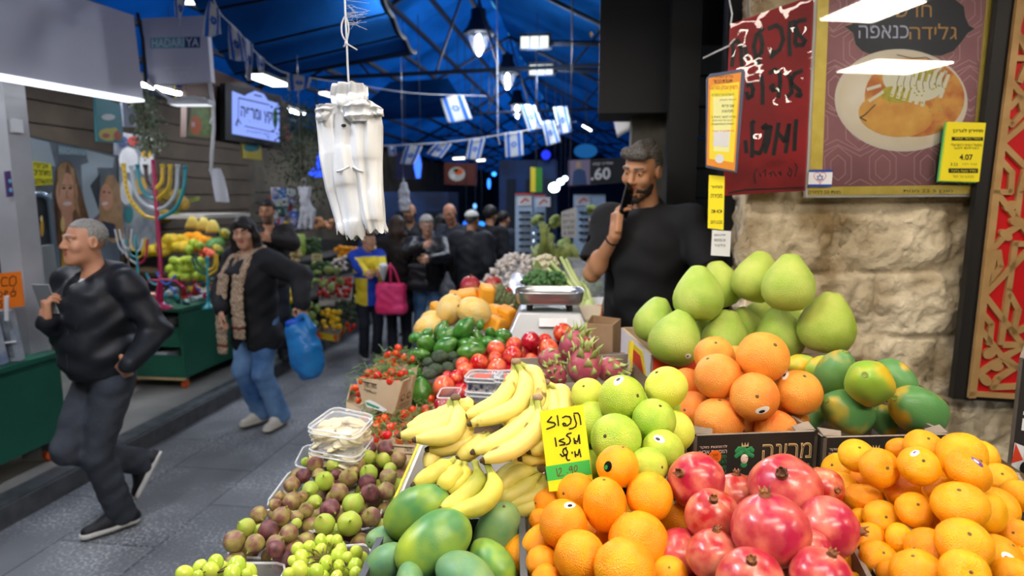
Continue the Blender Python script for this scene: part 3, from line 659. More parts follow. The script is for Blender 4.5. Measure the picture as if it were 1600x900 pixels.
sweets=heap('sweetie',[
(972,623,75,2,dict(st=(-.12,-.75),stk='w',lab='topmost green citrus with a white sticker on its crown')),(1041,605,67,1.4,dict(k='ysweetie',lab='bright yellow citrus beside the grapefruit, level with the top green one')),(962,686,80,2,dict(lab='large green citrus in front, over the stickered orange')),
(1022,656,68,1,dict(lab='deep green citrus under the yellow one, by the grapefruit box')),(1036,703,66,1.5,dict(st=(-.15,-.5),stk='w',lab='green citrus with a white sticker beside the printed box')),(926,660,66,.5,dict(lab='green citrus beside the price card, under the topmost one')),
(918,616,52,0,dict(k='ysweetie',lab='pale yellow citrus behind the price card, at the back')),(1013,730,62,1.6,dict(lab='pale green citrus low beside the dark red pomegranate')),(923,728,50,1,dict(dd=.13,lab='green citrus just above the price card foot, by the topmost orange'))],1.40,620,.0014,.045)
gfs=heap('grapefruit',[
(1192,558,80,3,dict(lab='topmost grapefruit of the heap in the printed box')),(1179,620,75,2.6,dict(st=(.28,.55),stk='w',lab='grapefruit with a white sticker low on its front, middle of heap')),(1121,588,73,2,dict(lab='reddish grapefruit high beside the yellow citrus')),(1116,556,62,1.2,dict(top=(.1,-.7),lab='grapefruit peeping up behind the reddish one')),
(1248,613,71,1.5,dict(top=(.3,-.75),st=(-.5,-.75),stk='w',lab='grapefruit with its stem end up, beside the papayas')),(1123,658,76,1,dict(top=(.1,-.9),lab='yellowish grapefruit resting on the box rim, beside the side panel')),(1222,660,79,1,dict(top=(.1,-.75),lab='orange grapefruit resting on the box rim, nearer the papayas')),(1082,640,58,.9,dict(lab='grapefruit at the box side above the green citrus')),
(1073,600,50,.4,dict(lab='grapefruit behind the yellow citrus')),(1151,560,40,.6,dict(lab='grapefruit half hidden behind the topmost one')),(1139,632,45,.3,dict(lab='grapefruit in shade between the reddish and the stickered one')),(1168,667,50,.3,dict(lab='grapefruit low between the two on the box rim'))],1.62,656,.0004,.05)
paps=heap('papaya',[
(1323,643,66,1,dict(src=0,ax=(-.85,-.45,.35),lab='green papaya lying slanted in front, beside the grapefruit')),(1358,598,70,1.7,dict(k='papaya2',ax=(-.55,-.35,.75),lab='topmost papaya, yellow at its stem end')),(1306,584,58,.9,dict(src=1,ax=(.1,-.8,.4),lab='papaya standing upright behind the slanted one')),
(1433,640,72,1,dict(src=1,ax=(-.85,-.4,.3),lab='large papaya at the box end with a yellow cheek, by the stone wall')),(1400,592,50,.5,dict(src=0,ax=(.5,.6,.4),lab='dull green papaya at the back beside the topmost one')),(1382,656,44,0,dict(src=0,ax=(-.6,-.6,.4),lab='dark green papaya deep in the box between the two big ones')),
(1252,571,36,-.6,dict(k='papaya2',ax=(-.9,-.1,.2),lab='papaya showing behind the grapefruit, under the pomelos')),(1282,573,34,-.6,dict(k='papaya2',lab='pale papaya behind the upright one')),(1264,655,38,-.3,dict(src=0,lab='papaya low at the box edge beside the orange grapefruit'))],1.58,656,.0005,.05)
poml=heap('pomelo',[
(1090,464,78,1.6,dict(ax=(.05,-.95,-.1),lab='pomelo standing high near the vendor, first of the upper ones')),(1126,449,66,.8,dict(ax=(-.15,-.95,-.1),lab='pomelo half hidden behind the first upper one')),(1181,437,72,1.3,dict(ax=(.3,-.95,-.1),lab='highest pomelo, leaning back against the stone wall')),
(1232,447,80,2.2,dict(ax=(.0,-.95,.1),lab='pomelo upright before the highest one, in the middle of the heap')),(1293,510,86,1.5,dict(ax=(.1,-.95,.1),lab='big pomelo at the heap end above the papayas')),(1023,505,66,.7,dict(ax=(.25,-.95,-.1),lab='pomelo at the vendor end of the box, pale green')),
(1055,532,80,1.4,dict(ax=(.3,-.8,-.15),st=(.45,.55),stk='p',ss=.1,se=1.0,lab='pomelo with a small purple sticker at the box front')),(1133,529,72,1.2,dict(ax=(.1,-.95,.1),lab='pomelo in the lower row behind the reddish grapefruit')),(1218,526,74,1.3,dict(ax=(-.1,-.95,0),lab='yellow-tinged pomelo in the lower row behind the topmost grapefruit')),
(1165,512,52,.1,dict(ax=(-.2,-.9,0),lab='yellowish pomelo in the gap under the highest one')),(1090,514,52,.1,dict(ax=(.1,-.9,0),lab='shaded pomelo under the first upper one')),(1185,494,46,-.2,dict(lab='small dark gap pomelo under the two highest')),(1246,500,46,-.2,dict(lab='pomelo deep behind the big end one'))],1.98,520,.0002,.06)
mangos=heap('mango',[
(652,800,84,1.8,dict(src=0,ax=(.9,-.3,.1),lab='topmost mango, yellow-green with dark specks')),(678,850,92,2.2,dict(src=1,ax=(-.9,.25,.25),lab='large mango in front, green turning yellow at one end')),(777,832,76,.8,dict(k='mangob',ax=(.15,-.9,.4),lab='bluish green mango at the crate corner beside the bananas')),
(602,882,66,.6,dict(k='mangob',ax=(.8,-.6,.2),lab='dusty green mango at the crate side, beside the grapes')),(770,879,66,1,dict(src=0,ax=(.6,.5,.4),lab='light green mango low beside the orange crate')),(727,900,76,1.8,dict(k='mangob',ax=(.9,.2,.3),lab='mango with a red blush at the bottom of the frame')),
(602,842,46,0,dict(k='mangob',lab='mango deep behind the dusty one at the crate side')),(640,908,50,.8,dict(k='mangob',lab='mango just showing at the bottom edge of the crate'))],1.24,820,.0014,.05)
def figs_rows():
 A=[(130,830,180,'',(.5,-.5)),(295,845,160,'',(-.5,.7)),(450,850,150,'',(.5,-.5)),(460,892,150,'figp',(-.3,.8)),(225,720,150,'figg',(-.7,-.4)),(395,745,170,'figp',(.6,.3)),(560,765,150,'',(-.5,.4)),(320,620,140,'',(.4,.5)),(500,635,160,'',(.3,-.75)),(620,640,110,'',0),(615,690,90,'figg',0),(450,545,110,'',0),(580,520,155,'',(.1,-.9)),(690,590,125,'',0),(760,520,115,'figg',0),(580,390,135,'',(.1,-.95)),(485,480,90,'',(0,-.9)),(660,485,100,'',0),(725,420,130,'figg',(-.2,.3)),(835,360,160,'figg',(-.1,-.4)),(670,320,125,'figp',0),(790,310,110,'',0),(925,308,90,'figp',0),(760,228,135,'',0),(910,232,130,'figg',0),(790,140,125,'figp',(.6,.1)),(690,210,80,'figg',0)]
 B=[(835,695,175,'figg',(-.3,-.5)),(1030,690,200,'figg',(0,-.15)),(1200,640,160,'',(-.3,-.4)),(880,575,165,'figp',(.4,.3)),(1060,540,180,'figg',(.4,-.75)),(950,450,155,'',0),(1185,455,160,'figp',(0,-.5)),(1315,440,150,'',(-.1,-.9)),(1170,370,145,'figp',(-.2,-.7)),(1020,335,155,'',(-.05,-.6)),(1180,300,150,'figg',(-.3,-.5)),(1330,330,145,'',0),(1350,265,110,'figg',0),(1090,235,140,'',0),(1060,180,100,'figp',0),(1180,175,125,'figg',0),(1290,195,125,'figg',0),(1415,190,135,'',0),(1310,110,140,'figp',0),(1190,100,110,'figp',0),(1065,290,100,'',0)]
 f=lambda L:[(340+x/5,680+y/5,w/5*.96,1.0,dict(k=k or 'fig',**({'top':t}if t else{})))for x,y,w,k,t in L]
 return f(A),f(B)
FA,FB=figs_rows()
figa=heap('figs_edge',FA,1.36,850,.0030,.02);figb=heap('figs_inner',FB,1.36,850,.0030,.02)
nects=heap('nectarine',[(640+x/4.444,470+y/4.444,w/4.444,l,dict(k=k,**({'top':t}if t else{})))for x,y,w,l,k,t in[
(480,430,130,1.5,'nectarine',0),(600,335,130,1.4,'necto',0),(715,385,140,1.6,'nectarine',(.5,.3)),(610,470,145,1.8,'necto',0),(840,280,135,2,'nectd',(0,-.5)),(840,425,130,1.2,'nectarine',0),(965,330,140,1.4,'necto',0),(1065,222,140,2,'nectarine',(.2,-.6)),(940,275,100,.5,'nectarine',0),(725,310,120,.6,'necto',0),(1170,232,100,1,'nectarine',0),(595,400,100,.6,'necto',0),(370,445,110,1,'necto',0),(385,495,130,1.5,'necto',0),(325,535,110,1.2,'nectarine',0),(240,590,150,2,'necto',0),(500,365,90,.5,'nectarine',0),(265,525,80,.5,'nectarine',0),(850,350,90,.4,'nectd',0)]],2.32,560,.0028,.035)
drags=heap('dragonfruit',[(913,573,52,1.5,dict(src=0,ax=(.08,-.93,.2),lab='big dragon fruit with green scales in front of its crate')),(897,541,46,.9,dict(src=1,ax=(.5,-.8,.1),lab='pink dragon fruit leaning behind the big one')),(867,588,38,1.0,dict(src=1,ax=(-.2,-.5,.6),lab='dragon fruit low in the crate corner by the bananas')),(861,562,36,.3,dict(src=1,lab='dark pink dragon fruit beside the nectarines')),(952,577,38,.7,dict(src=0,ax=(.9,.2,.2),lab='dragon fruit lying with long green scales, at the crate end'))],1.85,575,.001,.05)
avos=heap('avocado',[(640+x/4.444,470+y/4.444,w/4.444*.86,l,dict(k=k,ax=a))for x,y,w,l,k,a in[
(110,300,150,1,'avocado',(-.3,-.3,.8)),(250,318,150,1.2,'avocado',(.8,-.5,.2)),(262,240,140,1.5,'avocado',(.85,-.45,.1)),(380,190,150,2,'avocado',(.5,-.6,.2)),(225,212,130,1.2,'avocado',(.3,-.8,.2)),(460,250,115,1.1,'avocado',(.4,.2,.7)),(425,312,150,1,'avocado',(.95,.1,.1)),(560,222,90,.6,'avocado',(0,-.5,.8)),(650,240,110,.6,'avocado',(.9,0,.2)),(490,165,70,1,'avocado',(.2,-.9,0)),(545,290,110,.7,'avocado',(.9,-.1,.1)),(430,352,160,1,'avocado',(.95,-.15,.1)),(120,230,90,.6,'avocado',(.5,-.5,.2)),(40,255,90,.5,'avocado',(.8,-.4,.1)),(620,285,80,.3,'avocado',(.9,0,.2)),(80,370,100,.3,'avocado',(.9,0,.2)),(375,230,100,1.2,'avocado',(.1,-.5,.7)),
(210,388,110,.8,'avod',(.95,-.1,.1)),(300,388,90,.9,'avod',(.8,-.2,.4)),(180,480,110,1,'avod',(.9,-.1,.3)),(270,465,95,1,'avod',(.6,.2,.5)),(340,432,90,.7,'avod',(.8,-.3,.3)),(130,425,80,.4,'avod',(.7,-.1,.4)),(140,510,90,.7,'avod',(.9,.1,.2))]],2.36,540,.0028,.035)
mels=heap('melon',[(741,487,46,1.5,dict(ax=(-.75,-.3,.4),lab='pale ribbed melon above the avocados, nearest the scale')),(703,484,42,1.2,dict(ax=(.3,-.85,.2),lab='golden melon standing beside the ribbed one')),(669,512,38,.8,dict(ax=(.9,-.4,.1),lab='yellow melon lying at the aisle edge above the avocados')),(674,500,30,.2,dict(ax=(.9,-.3,.1),lab='melon half hidden behind the one at the aisle edge'))],2.68,500,.002,.05)
relax()
emit_heap(mands,'mandarin','mandarin','the corner heap','pomegranates','',None,22,.033,'mandarin mostly hidden under others in the corner heap')
emit_heap(pomes,'pomegranate','pomegranate','the heap','oranges','',None,26,.05,'pomegranate buried under the others in front of the printed boxes')
emit_heap(oranges,'orange','orange','the juice orange heap','mango crate','',None,26,.038,'orange mostly hidden under others in the juice orange heap')
emit_heap(sweets,'green citrus','green citrus','its heap','price card','',None,26,.045,'green citrus buried under others behind the juice oranges')
emit_heap(gfs,'grapefruit','grapefruit','its heap','citrus','',None,26,.05,'grapefruit buried under others in the printed box')
emit_heap(paps,'papaya','papaya','its box','grapefruit','',None,26)
emit_heap(poml,'pomelo','pomelo','the heap','vendor','',None,26)
emit_heap(mangos,'mango','mango','the crate','grapes','',None,26)
emit_heap(figa,'fig','fig','the aisle-side fig punnets','aisle','',None,15,.024,'fig mostly hidden under the others in an aisle-side punnet')
emit_heap(figb,'fig','fig','the fig punnets along the crates','aisle','',None,15,.024,'fig mostly hidden under the others in a punnet along the crates')
emit_heap(nects,'nectarine','nectarine','the red nectarine heap','aisle','',None,13,.035,'nectarine buried under others behind the blueberries')
emit_heap(drags,'dragon fruit','dragon fruit','the crate','nectarines','',None,26)
emit_heap(avos,'avocado','avocado','the avocado heap','aisle','',None,11,.04,'avocado buried under others in the avocado heap')
emit_heap(mels,'melon','melon','the melons','aisle','',None,26)
# ------------------------------------------------------------------ the fruit stall: stand, boxes, punnets, bananas, scale
M_WOOD=mat('stall_boards','#5d4a34',.7,col2='#43341f',nscale=6,bump=.2,bscale=30)
M_CLEAR=mat('clear_plastic','#eef2f4',.08,alpha=.22,spec=.8)
M_CLEAR2=mat('clear_plastic_rim','#f2f6f8',.1,alpha=.5,spec=.9)
M_BOXK=mat('black_cardboard','#1d1b1a',.55,col2='#2a2624',nscale=4)
M_BOXI=mat('grey_cardboard','#93877a',.8,col2='#7c7064',nscale=8)
M_GOLD=mat('gold_print','#d3b985',.5);M_PGREEN=mat('green_print','#2f8a55',.5);M_PPALE=mat('pale_print','#e6cdbf',.5);M_PGOLD2=mat('dull_gold_print','#9a8550',.5)
M_KRAFT=mat('kraft_cardboard','#bfa98a',.75,col2='#ae9676',nscale=5)
M_WHITEC=mat('white_cardboard','#dfe0e0',.6,col2='#cfd0d2',nscale=5)
M_YELLOWC=mat('yellow_print','#e8d22e',.55);M_REDC=mat('red_print','#d2401e',.55)
M_GREYP=mat('grey_plastic','#4a4e54',.45);M_BLACKP=mat('black_plastic','#18191b',.45)
M_INK=mat('black_ink','#101012',.5)
# the stand itself: tiers of boards on legs
st=thing('market_stall','stepped board stand carrying the fruit boxes, between the aisle and the stone corner','market stall',(0,1.4,0))
def tier(x0,x1,y0,y1,z,nm='tier_board'):
 mb=MB();mb.bx((x0,y0,z-.03),(x1,y1,z));mb.build(nm,M_WOOD,st)
 for x in(x0+.04,x1-.04):
  for y in(y0+.04,y1-.04):
   mb=MB();mb.bx((x-.025,y-.025,0),(x+.025,y+.025,z-.03));mb.build('leg',M_WOOD,st)
tier(-.80,-.42,.82,2.05,.985);tier(-.42,-.03,.62,1.22,1.035);tier(-.03,1.25,.55,1.22,1.10)
tier(-.42,-.03,1.24,1.72,1.10);tier(-.03,1.0,1.24,1.74,1.165);tier(-.80,-.42,2.07,3.0,1.06);tier(-.42,.05,1.74,3.0,1.12);tier(.05,.93,1.76,2.2,1.27);tier(-.85,.05,3.02,6.2,1.10)
mb=MB();mb.bx((-.83,.5,.1),(-.81,6.2,.97));mb.build('skirt',mat('dark_green_cloth','#17352b',.85),st)
def quad_box(name,label,cat,q,h,t,m_out,m_in,group=None,cut=0.0,floor=True):
 """an open box from its four top corners (front-left, front-right, back-right, back-left); every wall a part"""
 q=[Vector(p)for p in q];c=sum(q,Vector())/4;r=thing(name,label,cat,(c.x,c.y,c.z-h),group)
 nm=['front_panel','side_panel','back_panel','side_panel']
 for i in range(4):
  a,b=q[i],q[(i+1)%4];inw=(c-(a+b)/2);inw.z=0;e=(b-a).normalized();inw-=e*inw.dot(e);inw.normalize()
  vs=[]
  for base,mi in((Vector((0,0,-h)),0),(Vector((0,0,0)),0)):
   vs+=[a+base,b+base,b+base+inw*t,a+base+inw*t]
  mb=MB();mb.add(vs,[(0,1,5,4)],0);mb.add(vs,[(3,7,6,2),(4,5,6,7),(0,3,2,1),(1,2,6,5),(0,4,7,3)],1);mb.build(nm[i],[m_out,m_in],r)
 if floor:
  mb=MB();mb.slab([p+Vector((0,0,-h))for p in q],(0,0,1),.006);mb.build('floor_sheet',m_in,r)
 return r
def rbox(px,py,d,yaw,w,dep):
 o=P(px,py,d);u=Vector((cos(yaw),sin(yaw),0));v=Vector((-sin(yaw),cos(yaw),0))
 return[o,o+u*w,o+u*w+v*dep,o+v*dep],u,v
def marina(q,u,v,h,label,grp):
 r=quad_box('produce_box',label,'cardboard box',q,h,.008,M_BOXK,M_BOXI,grp)
 w=(q[1]-q[0]).length;n=-v
 def fq(x0,y0,x1,y1,o=.0015):return[q[0]+u*(w*x)-Vector((0,0,h*y))+n*o for x,y in((x0,y1),(x1,y1),(x1,y0),(x0,y0))]
 mb=MB();write(mb,'מרינה',fq(.55,.20,.95,.50),0,.008,.0005,n);write(mb,'מלכת הפטריות',fq(.55,.58,.94,.70),1,0,.0005,n)
 for i,(tx,y,mi)in enumerate((('להזמנות מוקד',.22,2),('הזמנות ארצי',.31,2),('פטריות שדה',.41,3),('המרכז מושב',.50,3),('סמטה שלישית',.60,3),('04-8080451',.69,3))):write(mb,tx,fq(.045,y-.03,.265,y+.035),mi,0,.0005,n)
 mb.build('printing',[M_GOLD,M_PGOLD2,M_PPALE,M_PGREEN],r)
 # the cut of the gold letters, dark line along each
 mb=MB();write(mb,'מרינה',fq(.555,.225,.945,.475),0,-.026,.0012,n);mb.build('letter_inlay',M_BOXK,r)
 mb=MB()  # emblem: green curls, pale face, crown
 c0=q[0]+u*(w*.41)-Vector((0,0,h*.40));up=Vector((0,0,1));R=Matrix((u,up,n)).transposed()
 rr=random.Random(5)
 for k in range(26):
  a=rr.uniform(-.3,pi+.3);rad=rr.uniform(.006,.019);mb.ell(c0+u*cos(a)*rad*1.05+up*(sin(a)*rad*.9+.002),(.0055,.0055,.0015),R,8,5,0)
 mb.ell(c0-up*.022,(.008,.008,.0015),R,10,5,0)
 mb.ell(c0-up*.009+n*.001,(.0085,.011,.0022),R,12,6,1)
 mb.ell(c0+u*.004-up*.005+n*.0025,(.0022,.0008,.0008),R,8,4,3)
 mb.ell(c0-u*.001-up*.014+n*.0025,(.0025,.0011,.0008),R,8,4,4)
 for k in(-1,0,1):
  b=c0+up*.019+u*k*.005+n*.001;mb.add([b-u*.003,b+u*.003,b+up*.010+u*k*.0025],[(0,1,2)],2)
 mb.build('emblem',[M_PGREEN,M_PPALE,M_GOLD,M_INK,M_REDC],r)
 # side print, flaps
 mb=MB();a=q[0]+v*.03-u*.0015;b=q[3]-v*.03-u*.0015
 write(mb,'מרינה',[b-Vector((0,0,h*.75)),a-Vector((0,0,h*.75)),a-Vector((0,0,h*.25)),b-Vector((0,0,h*.25))],0,.02,.0005,-u);mb.build('side_printing',M_PPALE,r)
 for s,e in((q[0],u),(q[1],-u)):
  mb=MB();mb.slab([s+e*.004+v*.008,s+e*.045+v*.01-Vector((0,0,.004)),s+e*.05+v*.02+Vector((0,0,.004)),s+e*.004+v*.035+Vector((0,0,.008))],(0,0,1),.003);mb.build('corner_flap',M_BOXI,r)
 mb=MB();mb.slab(fq(.31,.80,.68,1.0,.0),n,.0012);mb.build('hand_hole',M_BOXI,r)
 return r,fq,n
q1,u1,v1=rbox(1084,681,1.37,radians(13),.281,.27);r1,fq1,n1=marina(q1,u1,v1,.118,'black printed cardboard box holding the grapefruit, round orange sticker on it',None)
mb=MB();c=q1[0]+u1*.048-Vector((0,0,.048))+n1*.002;mb.slab([c+(u1*cos(2*pi*i/24)+Vector((0,0,1))*sin(2*pi*i/24))*.0145 for i in range(24)],n1,.0008,0)
for k,tx in enumerate(('מוצר','טרי 2')):write(mb,tx,[c+u1*x+Vector((0,0,.001-k*.008+y))+n1*.001 for x,y in((-.007,0),(.007,0),(.007,.006),(-.007,.006))],1,0,.0003,n1)
mb.build('round_sticker',[mat('orange_sticker','#ee6a1c',.5),mat('brown_ink','#5a2410',.5)],r1)
qb=[p-Vector((0,0,.12))for p in q1];marina(qb,u1,v1,.07,'black printed box under the grapefruit box, just its rim showing',None)
q2,u2,v2=rbox(1287,684,1.38,radians(11),.29,.27);marina(q2,u2,v2,.118,'black printed cardboard box holding the papayas, beside the stone wall',None)
qb2=[p-Vector((0,0,.12))for p in q2];marina(qb2,u2,v2,.07,'black printed box under the papaya box',None)
q3,u3,v3=rbox(1018,556,1.87,radians(10),.60,.42)
r3=quad_box('produce_box','white box with red and yellow print holding the pomelos','cardboard box',q3,.13,.01,M_WHITEC,M_KRAFT)
mb=MB();n=-v3
mb.slab([q3[0]+u3*x-Vector((0,0,z))+n*.001 for x,z in((.005,.055),(.17,.05),(.155,.012),(.005,.004))],n,.001,0)
mb.slab([q3[0]+u3*x-Vector((0,0,z))+n*.001 for x,z in((.3,.045),(.58,.045),(.58,.01),(.3,.006))],n,.001,0)
mb.build('red_band',M_REDC,r3)
mb=MB();mb.slab([q3[0]+v3*y-Vector((0,0,z))-u3*.001 for y,z in((.3,.1),(.02,.11),(.10,.01),(.28,.015))],-u3,.001,0);mb.slab([q3[0]+v3*y-Vector((0,0,z))-u3*.002 for y,z in((.26,.08),(.06,.09),(.12,.03),(.24,.03))],-u3,.001,1);mb.build('side_printing',[M_YELLOWC,M_REDC],r3)
# crates drawn from their corners
def cratepx(name,label,cs,h,t,mo,mi,cat='crate',group=None):return quad_box(name,label,cat,[P(*c)for c in cs],h,t,mo,mi,group)
cratepx('plastic_crate','grey plastic crate holding the mangos',[(548,925,1.03),(826,930,1.0),(820,803,1.2),(602,812,1.24)],.09,.012,M_GREYP,M_GREYP)
cratepx('cardboard_tray','dark brown cardboard tray holding the juice oranges',[(830,930,.99),(1095,930,.96),(1040,772,1.25),(846,778,1.26)],.085,.008,mat('brown_cardboard','#5a4838',.75,col2='#46382c',nscale=6),M_BOXI)
cratepx('cardboard_tray','cardboard tray holding the big pomegranates',[(1102,930,.95),(1378,930,.94),(1290,760,1.26),(1050,778,1.25)],.085,.008,M_BOXK,M_BOXI)
cratepx('cardboard_tray','cardboard tray holding the mandarins at the stall corner',[(1384,932,.94),(1740,935,.94),(1590,738,1.27),(1300,756,1.26)],.085,.008,M_BOXK,M_BOXI)
cratepx('cardboard_tray','dark tray holding the green citrus',[(905,762,1.37),(1042,752,1.36),(1050,640,1.56),(900,640,1.6)],.09,.008,M_BOXK,M_BOXI)
rb=cratepx('banana_box','white banana carton with a yellow edge and red lettering',[(608,800,1.37),(826,806,1.34),(880,660,1.62),(655,692,1.66)],.12,.012,M_WHITEC,M_WHITEC)
a,b=P(608,800,1.37),P(826,806,1.34);e=(b-a).normalized();n=Vector((e.y,-e.x,0))
mb=MB();write(mb,'בננות',[a+e*(.13+x)+Vector((0,0,-.035+y))for x,y in((0,0),(.07,0),(.07,.025),(0,.025))],0,.01,.002,n);mb.build('printing',mat('brown_red_print','#a8482a',.6),rb)
a,b=P(608,800,1.37),P(655,692,1.66);mb=MB();mb.slab([a+(b-a)*.02+Vector((-.002,0,.002)),a+(b-a)*.98+Vector((-.002,0,.002)),a+(b-a)*.98+Vector((.004,0,.003)),a+(b-a)*.02+Vector((.004,0,.003))],(0,0,1),.002);mb.build('yellow_edge',M_YELLOWC,rb)
rd=cratepx('cardboard_tray','dark printed tray holding the dragon fruit, behind the bananas',[(795,612,1.72),(985,605,1.72),(985,552,2.02),(800,560,2.05)],.09,.008,M_BOXK,M_BOXI)
a,b=P(795,612,1.72),P(985,605,1.72);e=(b-a).normalized();n=Vector((e.y,-e.x,0));mb=MB();c=a+e*.19-Vector((0,0,.035))+n*.002
for k in range(9):mb.ell(c+e*(.012*cos(k*.7))+Vector((0,0,.008*sin(k*.7))),(.008,.002,.008),None,8,5,0)
mb.add([c+e*x+Vector((0,0,z))for x,z in((-.01,.018),(.01,.018),(.007,.028),(0,.02),(-.007,.028))],[(0,1,2,3,4)],1);mb.build('emblem',[M_PGREEN,M_GOLD],rd)
mb=MB();c=P(985,556,1.95);mb.slab([c+Vector((x,0,z))for x,z in((-.008,-.05),(.006,-.05),(.009,.045),(-.001,.045))],(0,1,0),.004);tag(mb.build('price_stick',M_YELLOWC,None,origin=c),'thin yellow price stick standing beside the dragon fruit tray','price stick')
# ---- punnets of figs and grapes (clear)
def punnet(name,label,top,h,m=M_CLEAR,rim=M_CLEAR2,group=None,lid=False):
 """top: four corners; walls lean in; thin clear plastic with a rolled rim"""
 q=[Vector(p)for p in top];c=sum(q,Vector())/4;r=thing(name,label,'punnet',(c.x,c.y,c.z-h),group)
 b=[c+(p-c)*.84-Vector((0,0,h))for p in q]
 def rnd(pts,k=.16):
  o=[]
  for i in range(4):
   p,n_,pv=pts[i],pts[(i+1)%4],pts[i-1]
   o+=[p+(pv-p)*k,p+((pv-p)+(n_-p))*k*.3,p+(n_-p)*k]
  return o
 Q,B=rnd(q),rnd(b);n=len(Q);mb=MB();mb.add(Q+B,[(i,(i+1)%n,n+(i+1)%n,n+i)for i in range(n)]+[tuple(range(2*n-1,n-1,-1))]);mb.build('tub',m,r,True)
 mb=MB();mb.tube(Q+[Q[0]],.0028,6);mb.build('rim',rim,r,True)
 if lid:
  L_=[p+Vector((0,0,.012))for p in Q];L2=[c+(p-c)*.86+Vector((0,0,.014))for p in Q]
  mb=MB();mb.add(Q+L_+L2,[(i,(i+1)%n,n+(i+1)%n,n+i)for i in range(n)]+[(n+i,n+(i+1)%n,2*n+(i+1)%n,2*n+i)for i in range(n)]+[tuple(range(2*n,3*n))]);lo=mb.build('lid',m,r,True)
  mb=MB();mb.tube(L_+[L_[0]],.0025,6);mb.build('lid_rim',rim,lo,True)
 return r
zf=1.045
def zq(pts,z=zf):return[atZ(x,y,z)for x,y in pts]
for lab,pts in(('clear fig punnet at the aisle edge, lowest of three there',[(348,868),(462,876),(508,800),(410,795)]),('clear fig punnet at the aisle edge, middle of three there',[(412,792),(510,798),(560,738),(455,733)]),('clear fig punnet at the aisle edge, beside the fruit tubs',[(458,730),(560,735),(585,700),(476,694)]),
('clear fig punnet along the crates, directly behind the grapes',[(470,832),(588,826),(606,765),(512,778)]),('clear fig punnet along the crates, middle of three there',[(514,774),(606,762),(625,720),(545,726)]),('clear fig punnet along the crates, under the tomato tray',[(548,722),(628,716),(648,680),(575,684)])):punnet('fig_punnet',lab,zq(pts),.055)
punnet('grape_punnet','clear punnet of green grapes beside the mango crate',zq([(442,935),(566,940),(582,850),(490,856)],1.06),.06)
punnet('grape_punnet','clear punnet of green grapes at the very corner of the stall',zq([(262,960),(402,965),(452,880),(330,880)],1.06),.06)
def grapes(label,L,d0,z0):
 c=P(L[len(L)//2][0]/4.848+270,L[len(L)//2][1]/4.848+800,d0);r=thing('grape_bunch',label,'grapes',(c.x,c.y,c.z-.03))
 rr=random.Random(len(L));pts=[]
 for x,y,w in L:
  px,py=270+x/4.848,800+y/4.848;d=d0-(py-880)*.0022-rr.uniform(0,.02);p=P(px,py,d);R=w/4.848*d/F/2;pts.append(p)
  mb=MB();q=Euler((rr.uniform(-.6,.6),rr.uniform(-.6,.6),0)).to_matrix();mb.ell(p,(R*.97,R*.97,R*1.12),q,20,14);mb.build('grape',M_GRAPE,r,True)
  for k in range(1):
   p2=p+Vector((rr.uniform(-.014,.014),.015,-.022));mb=MB();mb.ell(p2,(R,R,R*1.1),None,16,10);mb.build('grape',M_GRAPE,r,True)
 mb=MB()
 cc=sum(pts,Vector())/len(pts);cc.z-=.005
 for p in pts:mb.tube([p,p*.5+cc*.5+Vector((0,0,.006)),cc],.0011,5)
 mb.tube([cc+Vector((-.03,0,.004)),cc,cc+Vector((.035,.005,.012))],.0022,6);mb.build('stalk',M_STEM,r,True)
grapes('bunch of green grapes at the stall corner, cut off by the frame',[(90,470,130),(205,415,105),(325,385,120),(290,440,120),(485,410,140),(450,470,130),(560,470,80),(190,480,80)],1.17,1.05)
grapes('bunch of green grapes in the punnet beside the mangos',[(945,280,100),(1030,270,105),(1120,215,90),(1120,290,100),(1185,215,80),(1240,220,95),(1275,285,90),(1390,305,100),(975,350,120),(1250,330,110),(960,440,130),(1090,450,110),(1260,410,90),(1320,340,80),(1160,390,110),(880,470,100),(1380,410,110),(1385,465,100),(910,370,80),(1240,490,90)],1.24,1.06)
# ---- tubs of peeled fruit
M_PULP=mat('pale_fruit_pieces','#e2cd94',.45,col2='#f3e9c8',nscale=14,bump=.6,bscale=25,bdist=.01)
for k,(lab,dz)in enumerate((('clear lidded tub of pale peeled fruit, topmost of the stack',0),('clear lidded tub of pale peeled fruit, second in the stack',-.062),('clear lidded tub of pale peeled fruit, bottom of the stack',-.124))):
 q=[P(476,676,1.72),P(556,682,1.66),P(586,653,1.82),P(522,649,1.90)];zz=sum(p.z for p in q)/4;q=[Vector((p.x,p.y,zz+dz))for p in q]
 r=punnet('fruit_tub',lab,q,.052,M_CLEAR,M_CLEAR2,None,True);c=sum(q,Vector())/4
 mb=MB();rr=random.Random(k)
 for i in range(80):
  a,b=rr.uniform(.06,.94),rr.uniform(.06,.94);p=(q[0]*(1-a)+q[1]*a)*(1-b)+(q[3]*(1-a)+q[2]*a)*b;p=c+(p-c)*.86
  mb.ell(p-Vector((0,0,rr.uniform(.004,.044))),(.030,.022,.006),Euler((rr.uniform(-.5,.5),rr.uniform(-.5,.5),rr.uniform(0,3))).to_matrix(),10,6)
 o=mb.build('fruit_pieces',M_PULP,r,True);o['kind']='stuff'
